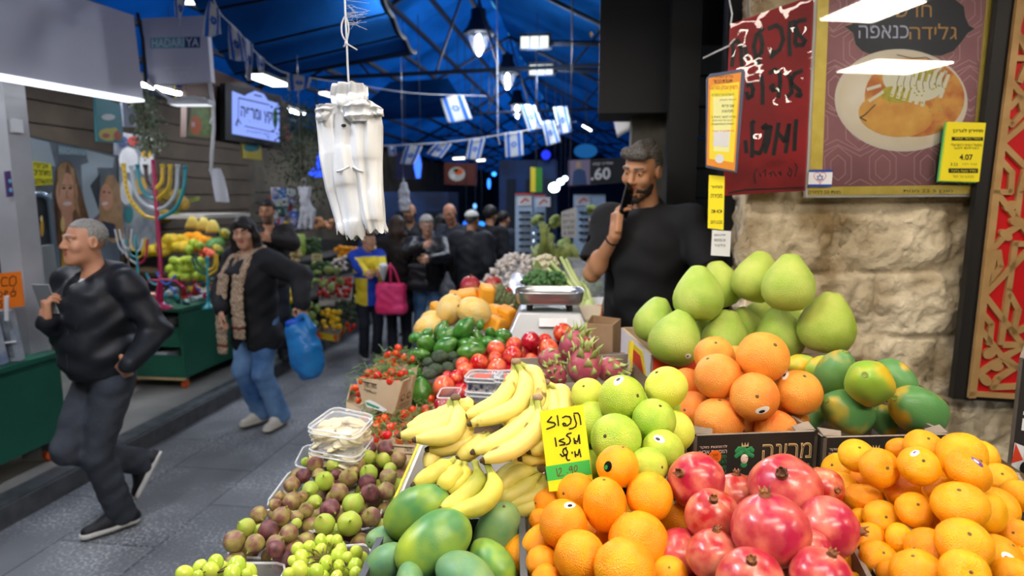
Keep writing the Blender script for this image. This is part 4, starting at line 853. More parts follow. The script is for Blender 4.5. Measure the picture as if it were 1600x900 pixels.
 # ---- blueberries
M_BLUEB=mat('blueberry_skin','#252a42',.5,col2='#3d4664',nscale=3)
for lab,x0,y0,d,dz in(('blueberry clamshell with a red label, upper one by the nectarines',756,591,1.98,0),('blueberry clamshell under the upper one by the nectarines',757,613,1.97,0),('blueberry clamshell with a red label, half behind the bananas',802,592,1.96,0),('blueberry clamshell under the one half behind the bananas',802,614,1.95,0)):
 c=P(x0,y0,d);q=[c+Vector((x,y,0))for x,y in((-.055,-.045),(.05,-.05),(.055,.05),(-.05,.05))]
 r=punnet('blueberry_box',lab,q,.036,M_CLEAR,M_CLEAR2,None,True);mb=MB();rr=random.Random(x0)
 for i in range(60):mb.ell(c+Vector((rr.uniform(-.042,.042),rr.uniform(-.042,.042),rr.uniform(-.03,-.004))),(.0075,.0075,.007),None,8,6)
 o=mb.build('blueberries',M_BLUEB,r,True);o['kind']='stuff'
 if 'red' in lab:mb=MB();mb.slab([c+Vector((x,y,.0145))for x,y in((-.025,-.045),(.025,-.047),(.025,.0),(-.025,.0))],(0,0,1),.0008);mb.build('paper_label',M_REDC,r)
punnet('plum_punnet','clear punnet with dark red plums beside the blueberries, mostly behind the bananas',[P(682,622,1.95),P(712,622,1.95),P(722,606,2.05),P(690,606,2.05)],.07)
for k in range(4):
 c=P(690+9*(k%2),632+12*(k//2),1.99);put('nectd',c,.024,turn(Vector((.2,.3,1)).normalized()),'dark red plum in the clear punnet beside the blueberries','plum','plums in the punnet').name='plum'
 # ---- bananas
M_BAN=mat('banana_peel','#ecd976',.42,col2='#8f7434',nscale=26,ndetail=2,ncontrast=(.66,.73),bump=.08,bscale=20,bdist=.01,hue=.006)
M_BANG=mat('banana_peel_greenish','#dfd25a',.45,col2='#98a038',nscale=12,ndetail=3,ncontrast=(.45,.75),hue=.006)
M_BTIP=mat('banana_tip','#4a3a22',.8);M_BSTEM=mat('banana_stem','#c0bd5a',.6,col2='#94a03c',nscale=20);M_CROWN=mat('banana_crown','#a3886a',.8,col2='#6a5440',nscale=25)
def spline(c,n):
 c=[Vector(p)for p in c];c=[c[0]*2-c[1]]+c+[c[-1]*2-c[-2]];o=[];m=len(c)-3
 for i in range(n+1):
  t=i/n*m;k=min(int(t),m-1);f=t-k;a,b,d,e=c[k:k+4]
  o.append(.5*((2*b)+(d-a)*f+(2*a-5*b+4*d-e)*f*f+(3*b-a-3*d+e)*f**3))
 return o
def bunch(label,L,d0=1.42,mt=M_BAN,crown=M_CROWN):
 s=L[0][0][0];c=P(s[0],s[1],d0-(s[1]-560)*.0009-L[0][1]*.03);r=thing('banana_bunch',label,'bananas',c)
 for pts,lay in L:
  q=[P(x,y,d0-(y-560)*.0009-lay*.03+.012*(1-abs(i-1.2)/2))for i,(x,y)in enumerate(pts)];sp=spline(q,22);k=len(sp)
  rad=[];
  for i in range(k):
   t=i/(k-1);rad.append(.0062+(.0185-.0062)*(lambda q:q*q*(3-2*q))(min(1,max(0,(t-.10)/.24)))if t<.7 else.0185*(1-((t-.7)/.3)**2.2*.62))
  mb=MB();mb.tube(sp,rad,10);mb.v=[tuple(sp[i//10]+(Vector(v)-sp[i//10])*(1.04 if i%2 else.96))for i,v in enumerate(mb.v)];o=mb.build('banana',mt,r,True)
  mb=MB();mb.tube(sp[:6],[.0068,.0068,.0069,.0074,.0088,.0105],8);mb.build('stem',M_BSTEM,o,True)
  e=sp[-1];dv=(sp[-1]-sp[-2]).normalized();mb=MB();mb.tube([e-dv*.003,e+dv*.004,e+dv*.008],[.0074,.0055,.003],7);mb.build('tip',M_BTIP,o,True)
 mb=MB();mb.ell(c+Vector((0,.004,.0)),(.011,.010,.008),None,10,7);mb.build('crown_stub',crown,r,True)
bunch('banana bunch with its stem up against the nectarines, topmost of the heap',[([(806,566),(821,600),(803,637),(736,662)],2.6),([(804,566),(801,597),(773,632),(729,650)],2.2),([(810,567),(834,584),(841,613),(838,640)],1.6)])
bunch('banana bunch hanging over the tomato tray side, many tips pointing at the aisle',[([(711,622),(716,651),(704,678),(650,687)],2.4),([(708,622),(704,651),(677,672),(626,681)],2.0),([(705,626),(690,650),(646,661)],1.2),([(706,630),(682,660),(636,668)],1.4),([(714,623),(726,634),(741,632)],1.8),([(713,624),(728,650),(726,676),(712,690)],1.3)])
bunch('banana bunch with long fingers beside the price card',[([(840,622),(840,665),(805,700),(756,719)],3.2),([(833,622),(828,653),(788,685),(741,706)],2.8),([(828,624),(808,650),(797,672)],2.0)])
bunch('short banana bunch half behind the price card',[([(885,686),(862,692),(828,705)],2.2),([(880,700),(850,712),(815,717)],1.3),([(860,716),(830,722),(800,716)],.8)])
bunch('banana bunch in the middle under the long fingers',[([(764,676),(728,691),(700,698),(670,702)],1.2),([(766,678),(745,695),(722,712)],1.6),([(752,680),(700,695),(680,706),(668,732)],.7),([(762,680),(740,700),(716,716)],1.5),([(790,650),(800,662),(786,668)],.6)],1.42)
bunch('banana bunch with a dark cut crown lying over the mangos',[([(760,722),(772,760),(750,788),(704,801)],2.6),([(742,720),(746,752),(715,784),(690,796)],2.2),([(712,716),(685,736),(648,757)],2.0),([(718,720),(707,744),(686,762)],2.0),([(726,722),(722,745),(700,770)],1.6)],1.42,M_BANG,M_BTIP)
bunch('greenish banana bunch low beside the orange tray',[([(846,733),(803,743),(779,768)],1.2),([(846,738),(813,768),(772,783)],1.0),([(848,742),(842,771),(788,792)],.8),([(842,730),(815,730),(772,750)],.6),([(850,750),(838,786),(800,800)],.6)],1.43,mat('banana_peel_shaded','#c2b658',.5,col2='#a6a24a',nscale=9))  # shade on this bunch is put into its duller peel colour
bunch('banana bunch behind the price card, under the dragon fruit',[([(853,598),(866,616),(868,640),(860,668)],.6),([(858,600),(878,612),(884,642),(876,672)],1.0),([(850,600),(850,625),(846,650)],.3)],1.55)
# ---- price card for the juice oranges (marker writing traced stroke by stroke)
PC=Plane(P(882,700,1.20),(-FW+Vector((0,0,.15))).normalized())
r=thing('price_card','yellow and green handwritten price card standing in the juice oranges','price card',PC.at(885,765))
mb=MB();mb.slab([PC.at(x,y)for x,y in((858,768),(928,764),(911,632),(843,643))],-PC.n,.0015);mb.build('card',mat('fluorescent_yellow_card','#f0ea14',.6),r)
mb=MB();pxpoly(mb,PC,[(855.5,752),(924.5,741),(921,718),(852,729)],0,.0006);mb.build('green_band',mat('green_marker_band','#3dbb50',.6),r)
def cs(L):return[(840+x/5.81,620+y/5.81)for x,y in L]
mb=MB();w=2.3
for L in([(127,180),(95,218),(88,226),(150,235),(162,250),(150,268),(82,293)],[(178,170),(185,215),(190,262)],[(225,190),(255,175),(290,180),(304,205),(298,240),(270,262),(240,262),(228,245),(240,238),(258,250)],[(330,165),(338,200),(352,240),(345,270),(320,285),(286,292)],[(328,150),(365,148),(380,170),(388,215),(392,252)],
[(158,372),(165,410),(170,450)],[(240,380),(205,392),(195,402),(220,408),(248,418),(245,432),(200,440)],[(305,328),(270,338),(262,352),(290,372),(298,400),(285,425),(260,434)],[(330,375),(336,425)],[(332,395),(362,408),(375,345),(383,425)],[(336,410),(350,425)],
[(262,460),(235,475),(228,500),(245,530),(265,530),(272,500),(255,470)],[(205,520),(225,540),(262,520)],[(262,520),(262,560),(275,577),(292,572)],[(312,500),(314,515)],[(338,495),(344,545)],[(342,520),(365,530),(378,475),(392,545)]):stroke(mb,PC,cs(L),w,0)
w2=1.3
for L in([(170,650),(178,690),(182,720)],[(190,660),(205,645),(215,655),(212,680),(195,705),(188,722),(235,712)],[(267,685),(270,690)],[(308,628),(290,640),(286,660),(298,668),(310,650),(310,632),(314,665),(316,700)],[(345,620),(332,640),(332,665),(342,680),(356,665),(360,640),(350,620)]):stroke(mb,PC,cs(L),w2,1)
mb.build('handwriting',[M_INK,mat('brown_marker','#6a3410',.6)],r)
# ---- cherry tomatoes on the vine
M_TOM=mat('tomato_skin','#d3200e',.15,col2='#e2451c',nscale=.8,coat=.4,hue=.008);M_TOMO=mat('tomato_skin_orange','#e8561c',.15,coat=.4);M_VINE=mat('tomato_vine','#6d8a4c',.7,col2='#52703a',nscale=40)
mb=MB();mb.lathe(prof_ball(12,.05,0,1.1),14);o=proto('cherry_tomato',mb,M_TOM);s=MB()
for k in range(5):a=k*1.257;s.tube([(0,0,1.0),(.35*cos(a),.35*sin(a),1.08),(.7*cos(a),.7*sin(a),.98)],[.09,.07,.02],4)
child(o,'calyx',s,M_VINE);PR['tomato']=[reg(o)]
mb=MB();mb.lathe(prof_ball(12,.05,0,1.1),14);o=proto('cherry_tomato',mb,M_TOMO);PR['tomatoo']=[reg(o)]
def tomatoes(where,top,n,r=.0135,seed=0,grp=None,pile=.03,vines=True):
 rr=random.Random(seed);q=[Vector(p)for p in top];got=[]
 for t in range(n*30):
  a,b=rr.uniform(.05,.95),rr.uniform(.05,.95);p=(q[0]*(1-a)+q[1]*a)*(1-b)+(q[3]*(1-a)+q[2]*a)*b+Vector((0,0,rr.uniform(-.012,pile*sin(pi*a)*sin(pi*b)+.004)))
  if all((p-g).length>1.75*r for g in got):got.append(p)
  if len(got)>=n:break
 for p in got:put('tomato' if rr.random()<.8 else 'tomatoo',p,r*rr.uniform(.85,1.1),turn(Vector((rr.uniform(-1,1),rr.uniform(-1,1),rr.uniform(.2,1))).normalized()),f'red cherry tomato on the vine in {where}','cherry tomato',f'cherry tomatoes in {where}')
 if vines:
  mb=MB()
  for k in range(int(n*2.2)):
   a,b=rr.uniform(0,1),rr.uniform(0,1);p=(q[0]*(1-a)+q[1]*a)*(1-b)+(q[3]*(1-a)+q[2]*a)*b+Vector((0,0,pile*.6*sin(pi*a)*sin(pi*b)+.004));pts=[p]
   for j in range(5):p=p+Vector((rr.uniform(-.02,.02),rr.uniform(-.02,.02),rr.uniform(-.010,.014)));pts.append(p)
   mb.tube(pts,.0013,4)
   for j in range(4):
    b0=pts[rr.randrange(1,5)];mb.tube([b0,b0+Vector((rr.uniform(-.012,.012),rr.uniform(-.012,.012),rr.uniform(-.004,.012)))],.0009,3)
  o=mb.build('tomato_vines',M_VINE);tag(o,f'tangle of thin green tomato vines in {where}','vines',None,'stuff')
def carton(label,top,bot,m=M_KRAFT,slot=True):
 T_=[P(*c)for c in top];B_2=[P(*c)for c in bot];c=sum(T_,Vector())/4;r=thing('tomato_carton',label,'carton',sum(B_2,Vector())/4)
 cc=(c+sum(B_2,Vector())/4)/2
 for i in range(4):
  j=(i+1)%4;pts=[B_2[i],B_2[j],T_[j],T_[i]];n=(pts[1]-pts[0]).cross(pts[3]-pts[0]).normalized();n=n if n.dot(cc-pts[0])>0 else-n
  mb=MB()
  if slot and i==1:
   L=lambda a,b,t:a+(b-a)*t
   x0,x1=L(pts[0],pts[1],.55),L(pts[0],pts[1],.75);y0,y1=L(pts[3],pts[2],.5),L(pts[3],pts[2],.75)
   mb.slab([pts[0],x0,L(x0,y0,.45),y0,pts[3]],n,.003);mb.slab([x0,x1,L(x1,y1,.45),L(x0,y0,.45)],n,.003);mb.slab([x1,pts[1],pts[2],y1],n,.003)
  else:mb.slab(pts,n,.003)
  mb.build(('front_panel','side_panel','back_panel','side_panel')[i],m,r)
 mb=MB();mb.slab(B_2,(0,0,1),.003);mb.build('floor_sheet',m,r);return r,T_,B_2
r,T1,B1=carton('kraft carton of cherry tomatoes with a logo, standing highest at the aisle edge',[(556,590,2.10),(630,596,2.02),(650,586,2.16),(580,581,2.26)],[(568,634,2.08),(615,648,2.03),(642,637,2.14),(590,625,2.24)])
n=((T1[1]-T1[0]).cross(B1[0]-T1[0])).normalized();n=n if n.y<0 else-n
def ff(x,y):return(T1[0]*(1-x)+T1[1]*x)*(1-y)+(B1[0]*(1-x)+B1[1]*x)*y+n*.0008
mb=MB();write(mb,'משק מורן',[ff(.16,.36),ff(.45,.38),ff(.45,.16),ff(.16,.12)],0,.0,.0004,n);write(mb,'עגבניות שרי',[ff(.16,.47),ff(.45,.49),ff(.45,.43),ff(.16,.41)],0,0,.0004,n)
for a,b in(((.12,.10),(.46,.16)),((.12,.38),(.30,.40)),((.30,.40),(.33,.47))):mb.quad(ff(a[0],a[1]),ff(b[0],b[1]),ff(b[0],b[1]+.02),ff(a[0],a[1]+.02),0)
mb.add([ff(.12,1),ff(.8,1),ff(.75,.9),ff(.45,.78),ff(.25,.72),ff(.1,.8)],[(0,1,2,3,4,5)],1);mb.add([ff(.12,.82)+n*.0004,ff(.55,.9)+n*.0004,ff(.5,.96)+n*.0004,ff(.14,.93)+n*.0004],[(0,1,2,3)],2);mb.build('printing',[M_INK,M_WHITEC,M_PGREEN],r)
n2=((T1[2]-T1[1]).cross(B1[1]-T1[1])).normalized();n2=n2 if n2.x>0 else-n2
def fs_(x,y):return(T1[1]*(1-x)+T1[2]*x)*(1-y)+(B1[1]*(1-x)+B1[2]*x)*y+n2*.001
mb=MB()
for cx in(.3,.68):
 mb.add([fs_(cx+.13*cos(t*.45),.55+.11*sin(t*.45))for t in range(14)],[tuple(range(14))],0);mb.add([fs_(cx+.09*cos(t*.45),.53+.06*sin(t*.45))+n2*.0004 for t in range(14)],[tuple(range(14))],1)
for y in(.74,.8,.86):mb.quad(fs_(.2,y),fs_(.8,y),fs_(.8,y+.025),fs_(.2,y+.025),0)
mb.build('printing',[mat('brown_stamp','#6b5844',.7),M_KRAFT],r)
tomatoes('the tall kraft carton at the aisle edge',T1,24,.0135,1,pile=.035)
r,T2,B2_=carton('kraft carton of cherry tomatoes just behind the tall logo one',[(582,572,2.30),(652,574,2.24),(664,556,2.42),(600,556,2.5)],[(590,620,2.28),(648,606,2.25),(658,590,2.38),(605,590,2.45)])
tomatoes('the kraft carton behind the tall one',T2,18,.0135,2,pile=.05)
r,T3,B3=carton('low kraft carton of tomatoes at the aisle edge, beneath the tall one',[(541,628,2.22),(600,640,2.14),(612,612,2.34),(548,600,2.42)],[(541,642,2.2),(600,656,2.13),(612,628,2.32),(548,616,2.4)],slot=False)
tomatoes('the low carton at the aisle edge',T3,9,.0125,3,pile=.03)
r,T4,B4=carton('long kraft tray of cherry tomatoes between the fig punnets and the bananas',[(560,690,1.86),(652,696,1.80),(690,632,2.10),(560,650,2.12)],[(562,716,1.84),(650,724,1.79),(688,655,2.08),(562,672,2.1)],slot=False)
n=((T4[1]-T4[0]).cross(B4[0]-T4[0])).normalized();n=n if n.y<0 else-n
mb=MB();g4=lambda x,y:(T4[0]*(1-x)+T4[1]*x)*(1-y)+(B4[0]*(1-x)+B4[1]*x)*y+n*.001
write(mb,'משק',[g4(.80,.45),g4(.92,.45),g4(.92,.18),g4(.80,.18)],0,0,.0004,n)
for y in(.12,.5):mb.quad(g4(.58,y),g4(.95,y),g4(.95,y+.05),g4(.58,y+.05),0)
mb.build('printing',M_INK,r);tomatoes('the long tray beside the bananas',T4,34,.0135,4,pile=.02)
r,T5,B5=carton('kraft tray of cherry tomatoes beside the nectarines',[(650,636,2.12),(694,634,2.08),(706,604,2.3),(655,600,2.36)],[(650,650,2.1),(694,648,2.07),(706,620,2.28),(655,616,2.34)],slot=False)
tomatoes('the tray beside the nectarines',T5,12,.0135,5,pile=.02)
# ---- weighing scale
M_STEEL=mat('brushed_steel','#b9bcc0',.28,.9,bump=.05,bscale=90);M_STEELB=mat('scale_body_grey','#a7aaae',.4,.5)
c=P(856,512,2.55);r=thing('weighing_scale','steel weighing scale with a deep pan behind the nectarines','scale',(c.x,c.y,c.z-.02));R=Matrix.Rotation(YAW*.6,3,'Z')
mb=MB();mb.box(c+Vector((0,.08,0.01)),(.172,.14,.055),R,tap=.72);weld(mb.build('body',M_STEELB,r),.008)
mb=MB();mb.box(c+Vector((0,.08,-.055)),(.172,.145,.012),R);mb.build('foot_plate',M_BLACKP,r)
pc=c+Vector((0,.07,.10))
def pan(u,v):
 a=2*pi*u;w,d=.135,.10;n=4.5;x=w*math.copysign(abs(cos(a))**(2/n),cos(a));y=d*math.copysign(abs(sin(a))**(2/n),sin(a))
 prof=[(0.05,.018),(.8,.018),(.93,.024),(1.0,.042),(1.03,.044),(1.02,.036),(.98,.006),(.93,-.006),(.5,-.008),(.05,-.008)];i=v*(len(prof)-1);k=min(int(i),len(prof)-2);f=i-k;s,z=[prof[k][m]*(1-f)+prof[k+1][m]*f for m in(0,1)]
 return pc+R@Vector((x*s,y*s,z))
mb=MB();mb.grid(pan,48,18);mb.build('pan',M_STEEL,r,True)
for x in(-.08,.08):
 for y in(-.05,.05):mb=MB();mb.tube([pc+R@Vector((x,y,-.035)),pc+R@Vector((x,y,-.005))],.012,8);mb.build('pan_support',M_BLACKP,r)
mb=MB();f0=c+R@Vector((.02,-.052,.03));mb.box(f0,(.055,.004,.018),R@Matrix.Rotation(-.6,3,'X'));mb.build('display',M_WHITEC,r)
# ---- squash, broccoli, cauliflower, stalks behind the scale
M_SQ=mat('squash_flesh','#f29a12',.5,col2='#f7b035',nscale=6,bump=.3,bscale=20);M_SQR=mat('squash_rind','#d9b878',.6)
for i,(x,y,w,h,lab)in enumerate(((710,466,24,18,'cut orange squash piece at the aisle end, behind the melons'),(730,463,34,20,'wide cut squash piece behind the pale melon'),(759,462,26,34,'tall upright squash piece beside the artichoke'),(683,482,18,16,'small squash piece at the aisle edge'),(775,489,26,22,'squash piece below the artichoke'),(790,494,26,30,'shiny squash piece against the scale'),(773,507,34,26,'front squash piece between avocados and scale'))):
 d=2.95-(y-460)*.006;c=P(x,y,d);a,b=w*d/F/2,h*d/F/2;mb=MB()
 mb.box(c,(a,.045,b),Euler((.3,.15*(-1)**i,.2*i)).to_matrix(),tap=.82);o=mb.build('squash_piece',M_SQ,None,False,origin=c);weld(o,.012,3);tag(o,lab,'squash');s=MB();s.box(c+Vector((0,.047,0)),(a*.95,.004,b*.95),Euler((.3,.15*(-1)**i,.2*i)).to_matrix());s.build('rind',M_SQR,o)
for x,y,w,lab in((735,446,32,'red pomegranate behind the squash, at the aisle end'),(771,444,28,'red pomegranate behind the squash, beside the garlic crate'),(793,457,18,'red pomegranate half hidden by the scale pan')):put('pomegranate',P(x,y,3.35),w*3.35/F/2,turn(Vector((.1,-.2,1)).normalized()),lab,'pomegranate')
M_BROC=mat('broccoli_florets','#3f6b3a',.8,col2='#587f4c',nscale=30,bump=.8,bscale=60,bdist=.01);M_CAUL=mat('cauliflower_curd','#e6e0c4',.7,col2='#d2c9a4',nscale=30,bump=.6,bscale=50,bdist=.01);M_LEAF=mat('pale_green_leaf','#a9bf7a',.55,col2='#7fa055',nscale=8);M_STALK=mat('celery_stalk','#c9d59a',.45,col2='#a7bf6e',nscale=6)
def florets(name,label,cat,px,py,d,w,h,m,n,seed,stalk=M_STALK,leaves=0):
 c=P(px,py,d);r=thing(name,label,cat,c-Vector((0,0,h)));rr=random.Random(seed);mb=MB()
 for k in range(n):
  a=rr.uniform(0,6.28);t=rr.uniform(0,1.35);p=c+Vector((w*sin(t)*cos(a),w*.8*sin(t)*sin(a),h*cos(t)*.9));s=w*rr.uniform(.13,.22);mb.ell(p,(s,s,s*.85),None,8,6)
 mb.ell(c,(w*.9,w*.75,h*.75),None,16,10);mb.build('head',m,r,True)
 mb=MB();mb.tube([c-Vector((0,0,h*.2)),c-Vector((0,0,h*1.2))],[w*.35,w*.25],8);mb.build('stalk',stalk,r,True)
 for k in range(leaves):
  a=k*6.28/leaves;u=Vector((cos(a),sin(a),0));s=Vector((-sin(a),cos(a),0));mb=MB()
  mb.grid(lambda x,y:c+u*(w*(.75+.45*y))+s*(x-.5)*w*.9*sin(.4+2.4*y)+Vector((0,0,h*(-.8+1.5*y)-.02*abs(x-.5))),4,5);mb.build('leaf',M_LEAF,r,True)
florets('broccoli','dark green broccoli heads right behind the scale pan','broccoli',842,446,2.95,.075,.07,M_BROC,70,1)
florets('broccoli','broccoli head beside the stalks, behind the scale','broccoli',868,447,3.0,.06,.07,M_BROC,60,2)
florets('cauliflower','white cauliflower with pale leaves behind the broccoli','cauliflower',853,420,3.3,.068,.075,M_CAUL,70,3,leaves=6)
c=P(905,452,3.0);r=thing('fennel_bundle','bundle of pale green fennel stalks slanting over the broccoli','fennel',c);rr=random.Random(8)
for k,L in enumerate(([(915,470),(897,440),(876,402)],[(912,472),(885,436),(860,409)],[(905,470),(878,440),(856,420)],[(920,474),(905,445),(884,405)],[(900,474),(880,455),(864,440)],[(893,474),(872,462),(858,450)],[(924,476),(918,455),(908,440)],[(908,476),(895,455),(880,425)])):
 mb=MB();mb.tube(spline([P(x,y,2.9+.06*i+.02*(k%3))for i,(x,y)in enumerate(L)],8),[.013,.012,.012,.011,.011,.010,.010,.009,.008],7);mb.build('stalk',M_STALK,r,True)
for x,y in((905,474),(920,478),(892,476)):mb=MB();mb.ell(P(x,y,2.88),(.03,.025,.03));mb.build('bulb',M_STALK,r,True)
M_ART=mat('artichoke_bracts','#5d6b45',.7,col2='#7d855c',nscale=5)
for x,y,lab in((757,450+14,''),(780,462,'green artichoke beside the upright squash piece'),(795,476,'smaller artichoke at the scale corner')):
 if not lab:continue
 c=P(x,y,3.1);mb=MB()
 for k in range(40):
  t=k/40;a=k*2.4;rr_=.038*sin(pi*(.25+.7*t));z=-.045+.09*t;u=Vector((cos(a),sin(a),0));mb.ell(c+u*rr_+Vector((0,0,z)),(.014,.014,.02),None,7,5)
 tag(mb.build('artichoke',M_ART,None,True,origin=c),lab,'artichoke')
 # garlic in two tilted trays
M_GARL=mat('garlic_skin','#f2ecdf',.6,col2='#d2c0b2',nscale=4,hue=.01);mb=MB();mb.lathe([(.001,-.75),(.5,-.75),(.9,-.4),(1,0),(.8,.45),(.4,.8),(.18,1.1),(.14,1.5),(.001,1.5)],14,fn=lambda a,z:1+.07*cos(7*a));PR['garlic']=[reg(proto('garlic_bulb',mb,M_GARL))]
for nm,tl,w,wh in(('grey tilted tray heaped with garlic, beside the far pomegranates',[(742,452,4.3),(790,452,4.2),(832,402,4.9),(795,396,5.0)],66,'the larger tilted garlic tray'),('second tilted garlic tray, beside the cauliflower',[(796,452,4.2),(820,448,4.15),(845,408,4.7),(830,408,4.75)],26,'the second garlic tray')):
 q=[P(*c)for c in tl];quad_box('garlic_tray',nm,'tray',q,.07,.008,mat('pale_plastic','#9da0a2',.4),mat('pale_plastic','#9da0a2',.4));rr=random.Random(w);got=[]
 for t in range(3000):
  a,b=rr.random(),rr.random();p=(q[0]*(1-a)+q[1]*a)*(1-b)+(q[3]*(1-a)+q[2]*a)*b+Vector((0,0,.06*sin(pi*a)*sin(pi*b)+rr.uniform(0,.01)))
  if all((p-g).length>.041 for g in got):got.append(p)
  if len(got)>=w:break
 for p in got:put('garlic',p,.0195,turn(Vector((rr.uniform(-1,1),rr.uniform(-1,1),rr.uniform(0,1))).normalized()),'garlic bulb lying in '+wh,'garlic','garlic in '+wh)
q=[P(790,462,3.5),P(850,462,3.4),P(850,430,4.0),P(800,428,4.1)];mb=MB();mb.grid(lambda u,v:(q[0]*(1-u)+q[1]*u)*(1-v)+(q[3]*(1-u)+q[2]*u)*v+Vector((0,0,.012*sin(u*9)*cos(v*7))),14,14)
tag(mb.build('plastic_sheet',mat('milky_plastic','#c9c8d4',.35),None,True),'crumpled milky plastic sheet behind the scale, before the garlic','plastic sheet')
# paper bag, cartons and the clear bin beside the vendor
q=[P(925,545,2.35),P(962,540,2.35),P(968,510,2.5),P(922,505,2.55)]
quad_box('paper_bag','open brown paper bag between the scale and the vendor','paper bag',[P(915,505,2.5),P(958,508,2.45),P(970,498,2.6),P(925,492,2.65)],.16,.004,mat('brown_paper','#a98c6c',.8,col2='#94785a',nscale=9),mat('brown_paper','#a98c6c',.8))
quad_box('carton','orange, yellow and white carton behind the scale','cardboard box',[P(898,478,2.75),P(940,476,2.75),P(943,464,2.95),P(902,465,2.95)],.07,.006,mat('orange_carton','#d9772c',.6,col2='#ece0cc',nscale=9,ncontrast=(.5,.52)),M_WHITEC)
quad_box('acrylic_bin','clear acrylic bin of greens beside the vendor','bin',[P(885,420,3.3),P(945,418,3.25),P(938,402,3.8),P(884,402,3.85)],.24,.006,M_CLEAR,M_CLEAR)
c=P(915,450,3.5);mb=MB();rr=random.Random(2)
for k in range(50):mb.ell(c+Vector((rr.uniform(-.08,.08),rr.uniform(-.1,.1),rr.uniform(-.1,.06))),(.03,.03,.012),Euler((rr.uniform(-1,1),rr.uniform(-1,1),0)).to_matrix(),7,5)
tag(mb.build('salad_greens',M_LEAF,None,True),'loose salad greens inside the clear acrylic bin','greens',None,'stuff')
# ------------------------------------------------------------------ posters and signs on the stone corner
PO=Plane(WALL.p+SN*.055,SN)
r=thing('framed_poster','large framed poster of a cheese pastry plate with gold border on the stone wall','poster',PO.at(1395,306))
def inset(k):return None
OUT=[(1258,309),(1531,307),(1566,-30),(1282,-30)];IN=[(1288,292),(1507,290),(1541,-30),(1300,-30)]
OUT=[(1259,309),(1530,307),(1566,-32),(1274,-32)];IN=[(1283,292),(1513,289),(1542,-16),(1295,-16)]
mb=MB();mb.slab([PO.at(*p,-.02)for p in OUT],PO.n,.02);mb.build('backing_board',M_WHITEC,r)
mb=MB();M_GOLDF=mat('gold_border','#efdc70',.4,col2='#e2cb5c',nscale=20)
G=[(1263,305),(1527,303),(1561,-27),(1278,-27)]
for i in range(4):
 j=(i+1)%4;mb.slab([PO.at(*G[i],.001),PO.at(*G[j],.001),PO.at(*IN[j],.001),PO.at(*IN[i],.001)],PO.n,.003)
mb.build('gold_border',M_GOLDF,r)
mb=MB();pxpoly(mb,PO,IN,0,.0008);mb.build('print',mat('mauve_print','#a8777d',.5,col2='#976970',nscale=6),r)
mb=MB()
def clipl(L):
 for(x0,y0),(x1,y1)in zip(L,L[1:]):
  n=6
  for k in range(n):
   a,b=(x0+(x1-x0)*k/n,y0+(y1-y0)*k/n),(x0+(x1-x0)*(k+1)/n,y0+(y1-y0)*(k+1)/n)
   lx=lambda y:1283+(292-y)*(12/308);rx=lambda y:1513+(289-y)*(29/305)
   if all(lx(p[1])<p[0]<rx(p[1])and-14<p[1]<290 for p in(a,b)):stroke(mb,PO,[a,b],1.3,0,.0014)
for j in range(-1,6):
 for i in range(-1,5):
  cx=1300+i*70+(300-j*62)*.03+(35 if j%2 else 0);cy=262-j*62
  clipl([(cx+13*sin(k*pi/3),cy-20*cos(k*pi/3))for k in range(7)]);clipl([(cx+24*sin(k*pi/3),cy-34*cos(k*pi/3))for k in range(7)])
  clipl([(cx-35,cy+18),(cx,cy+36),(cx+35,cy+18)]);clipl([(cx-35,cy-18),(cx,cy-36),(cx+35,cy-18)])
mb.build('lattice_lines',mat('pale_mauve_line','#c9a3a6',.5),r)
pts=[(1318,41),(1330,38),(1337,26),(1345,10),(1362,-4),(1375,-14),(1480,-14),(1493,0),(1506,10),(1508,26),(1514,40),(1523,45),(1512,52),(1502,66),(1490,80),(1470,88),(1360,86),(1346,80),(1336,70),(1332,52)]
mb=MB();pxpoly(mb,PO,pts,0,.0017)
for a,b in zip(pts,pts[1:]+pts[:1]):stroke(mb,PO,[a,b],1.0,1,.0019)
write(mb,'חדש',pxquad(PO,1398,8,1455,27),2,0,.0026,PO.n);write(mb,'גלידה',pxquad(PO,1420,37,1494,62),2,0,.0026,PO.n);write(mb,'כנאפה',pxquad(PO,1341,40,1419,60),3,0,.0026,PO.n)
mb.build('title_plaque',[mat('slate_plaque','#2b323c',.45),mat('plaque_edge','#a8897a',.5),mat('tan_letters','#c79a5c',.5),mat('white_letters','#c6cbe6',.5)],r)
mb=MB();disc(mb,PO,1407,157,104,80,0,.003,48,rot=.06)
disc(mb,PO,1407,157,98,74,1,.0034,48,rot=.06);disc(mb,PO,1428,152,78,62,2,.0038,40,rot=.05);disc(mb,PO,1398,180,58,34,3,.0042,30,rot=.1);
mb.build('plate_picture',[mat('plate_rim','#e6dfce',.5),mat('plate_white','#f0ead8',.5,col2='#e2d6ba',nscale=6),mat('pastry_orange','#c97844',.5,col2='#e6ae5a',nscale=14,ncontrast=(.4,.6)),mat('pastry_gold','#efc266',.5,col2='#dba052',nscale=12)],r)
mb=MB();disc(mb,PO,1425,128,48,30,0,.0047,30,rot=.2);disc(mb,PO,1400,148,26,13,1,.005,20,rot=.1);disc(mb,PO,1445,118,20,10,1,.005,20)
rr=random.Random(4)
for k in range(9):x=1392+k*9.5;stroke(mb,PO,[(x+12,112+(k%3)*3),(x,150+k*3.0-(k>5)*22)],6.0,0,.0052)
for k in range(8):x=1392+k*10;stroke(mb,PO,[(x+14,110),(x+8,130),(x+9,144-k)],.9,2,.0056)
for a,b in(((1354,140),(1374,134)),((1357,158),(1378,144)),((1462,112),(1470,104)),((1468,122),(1476,112))):stroke(mb,PO,[a,b],5,0,.0056)
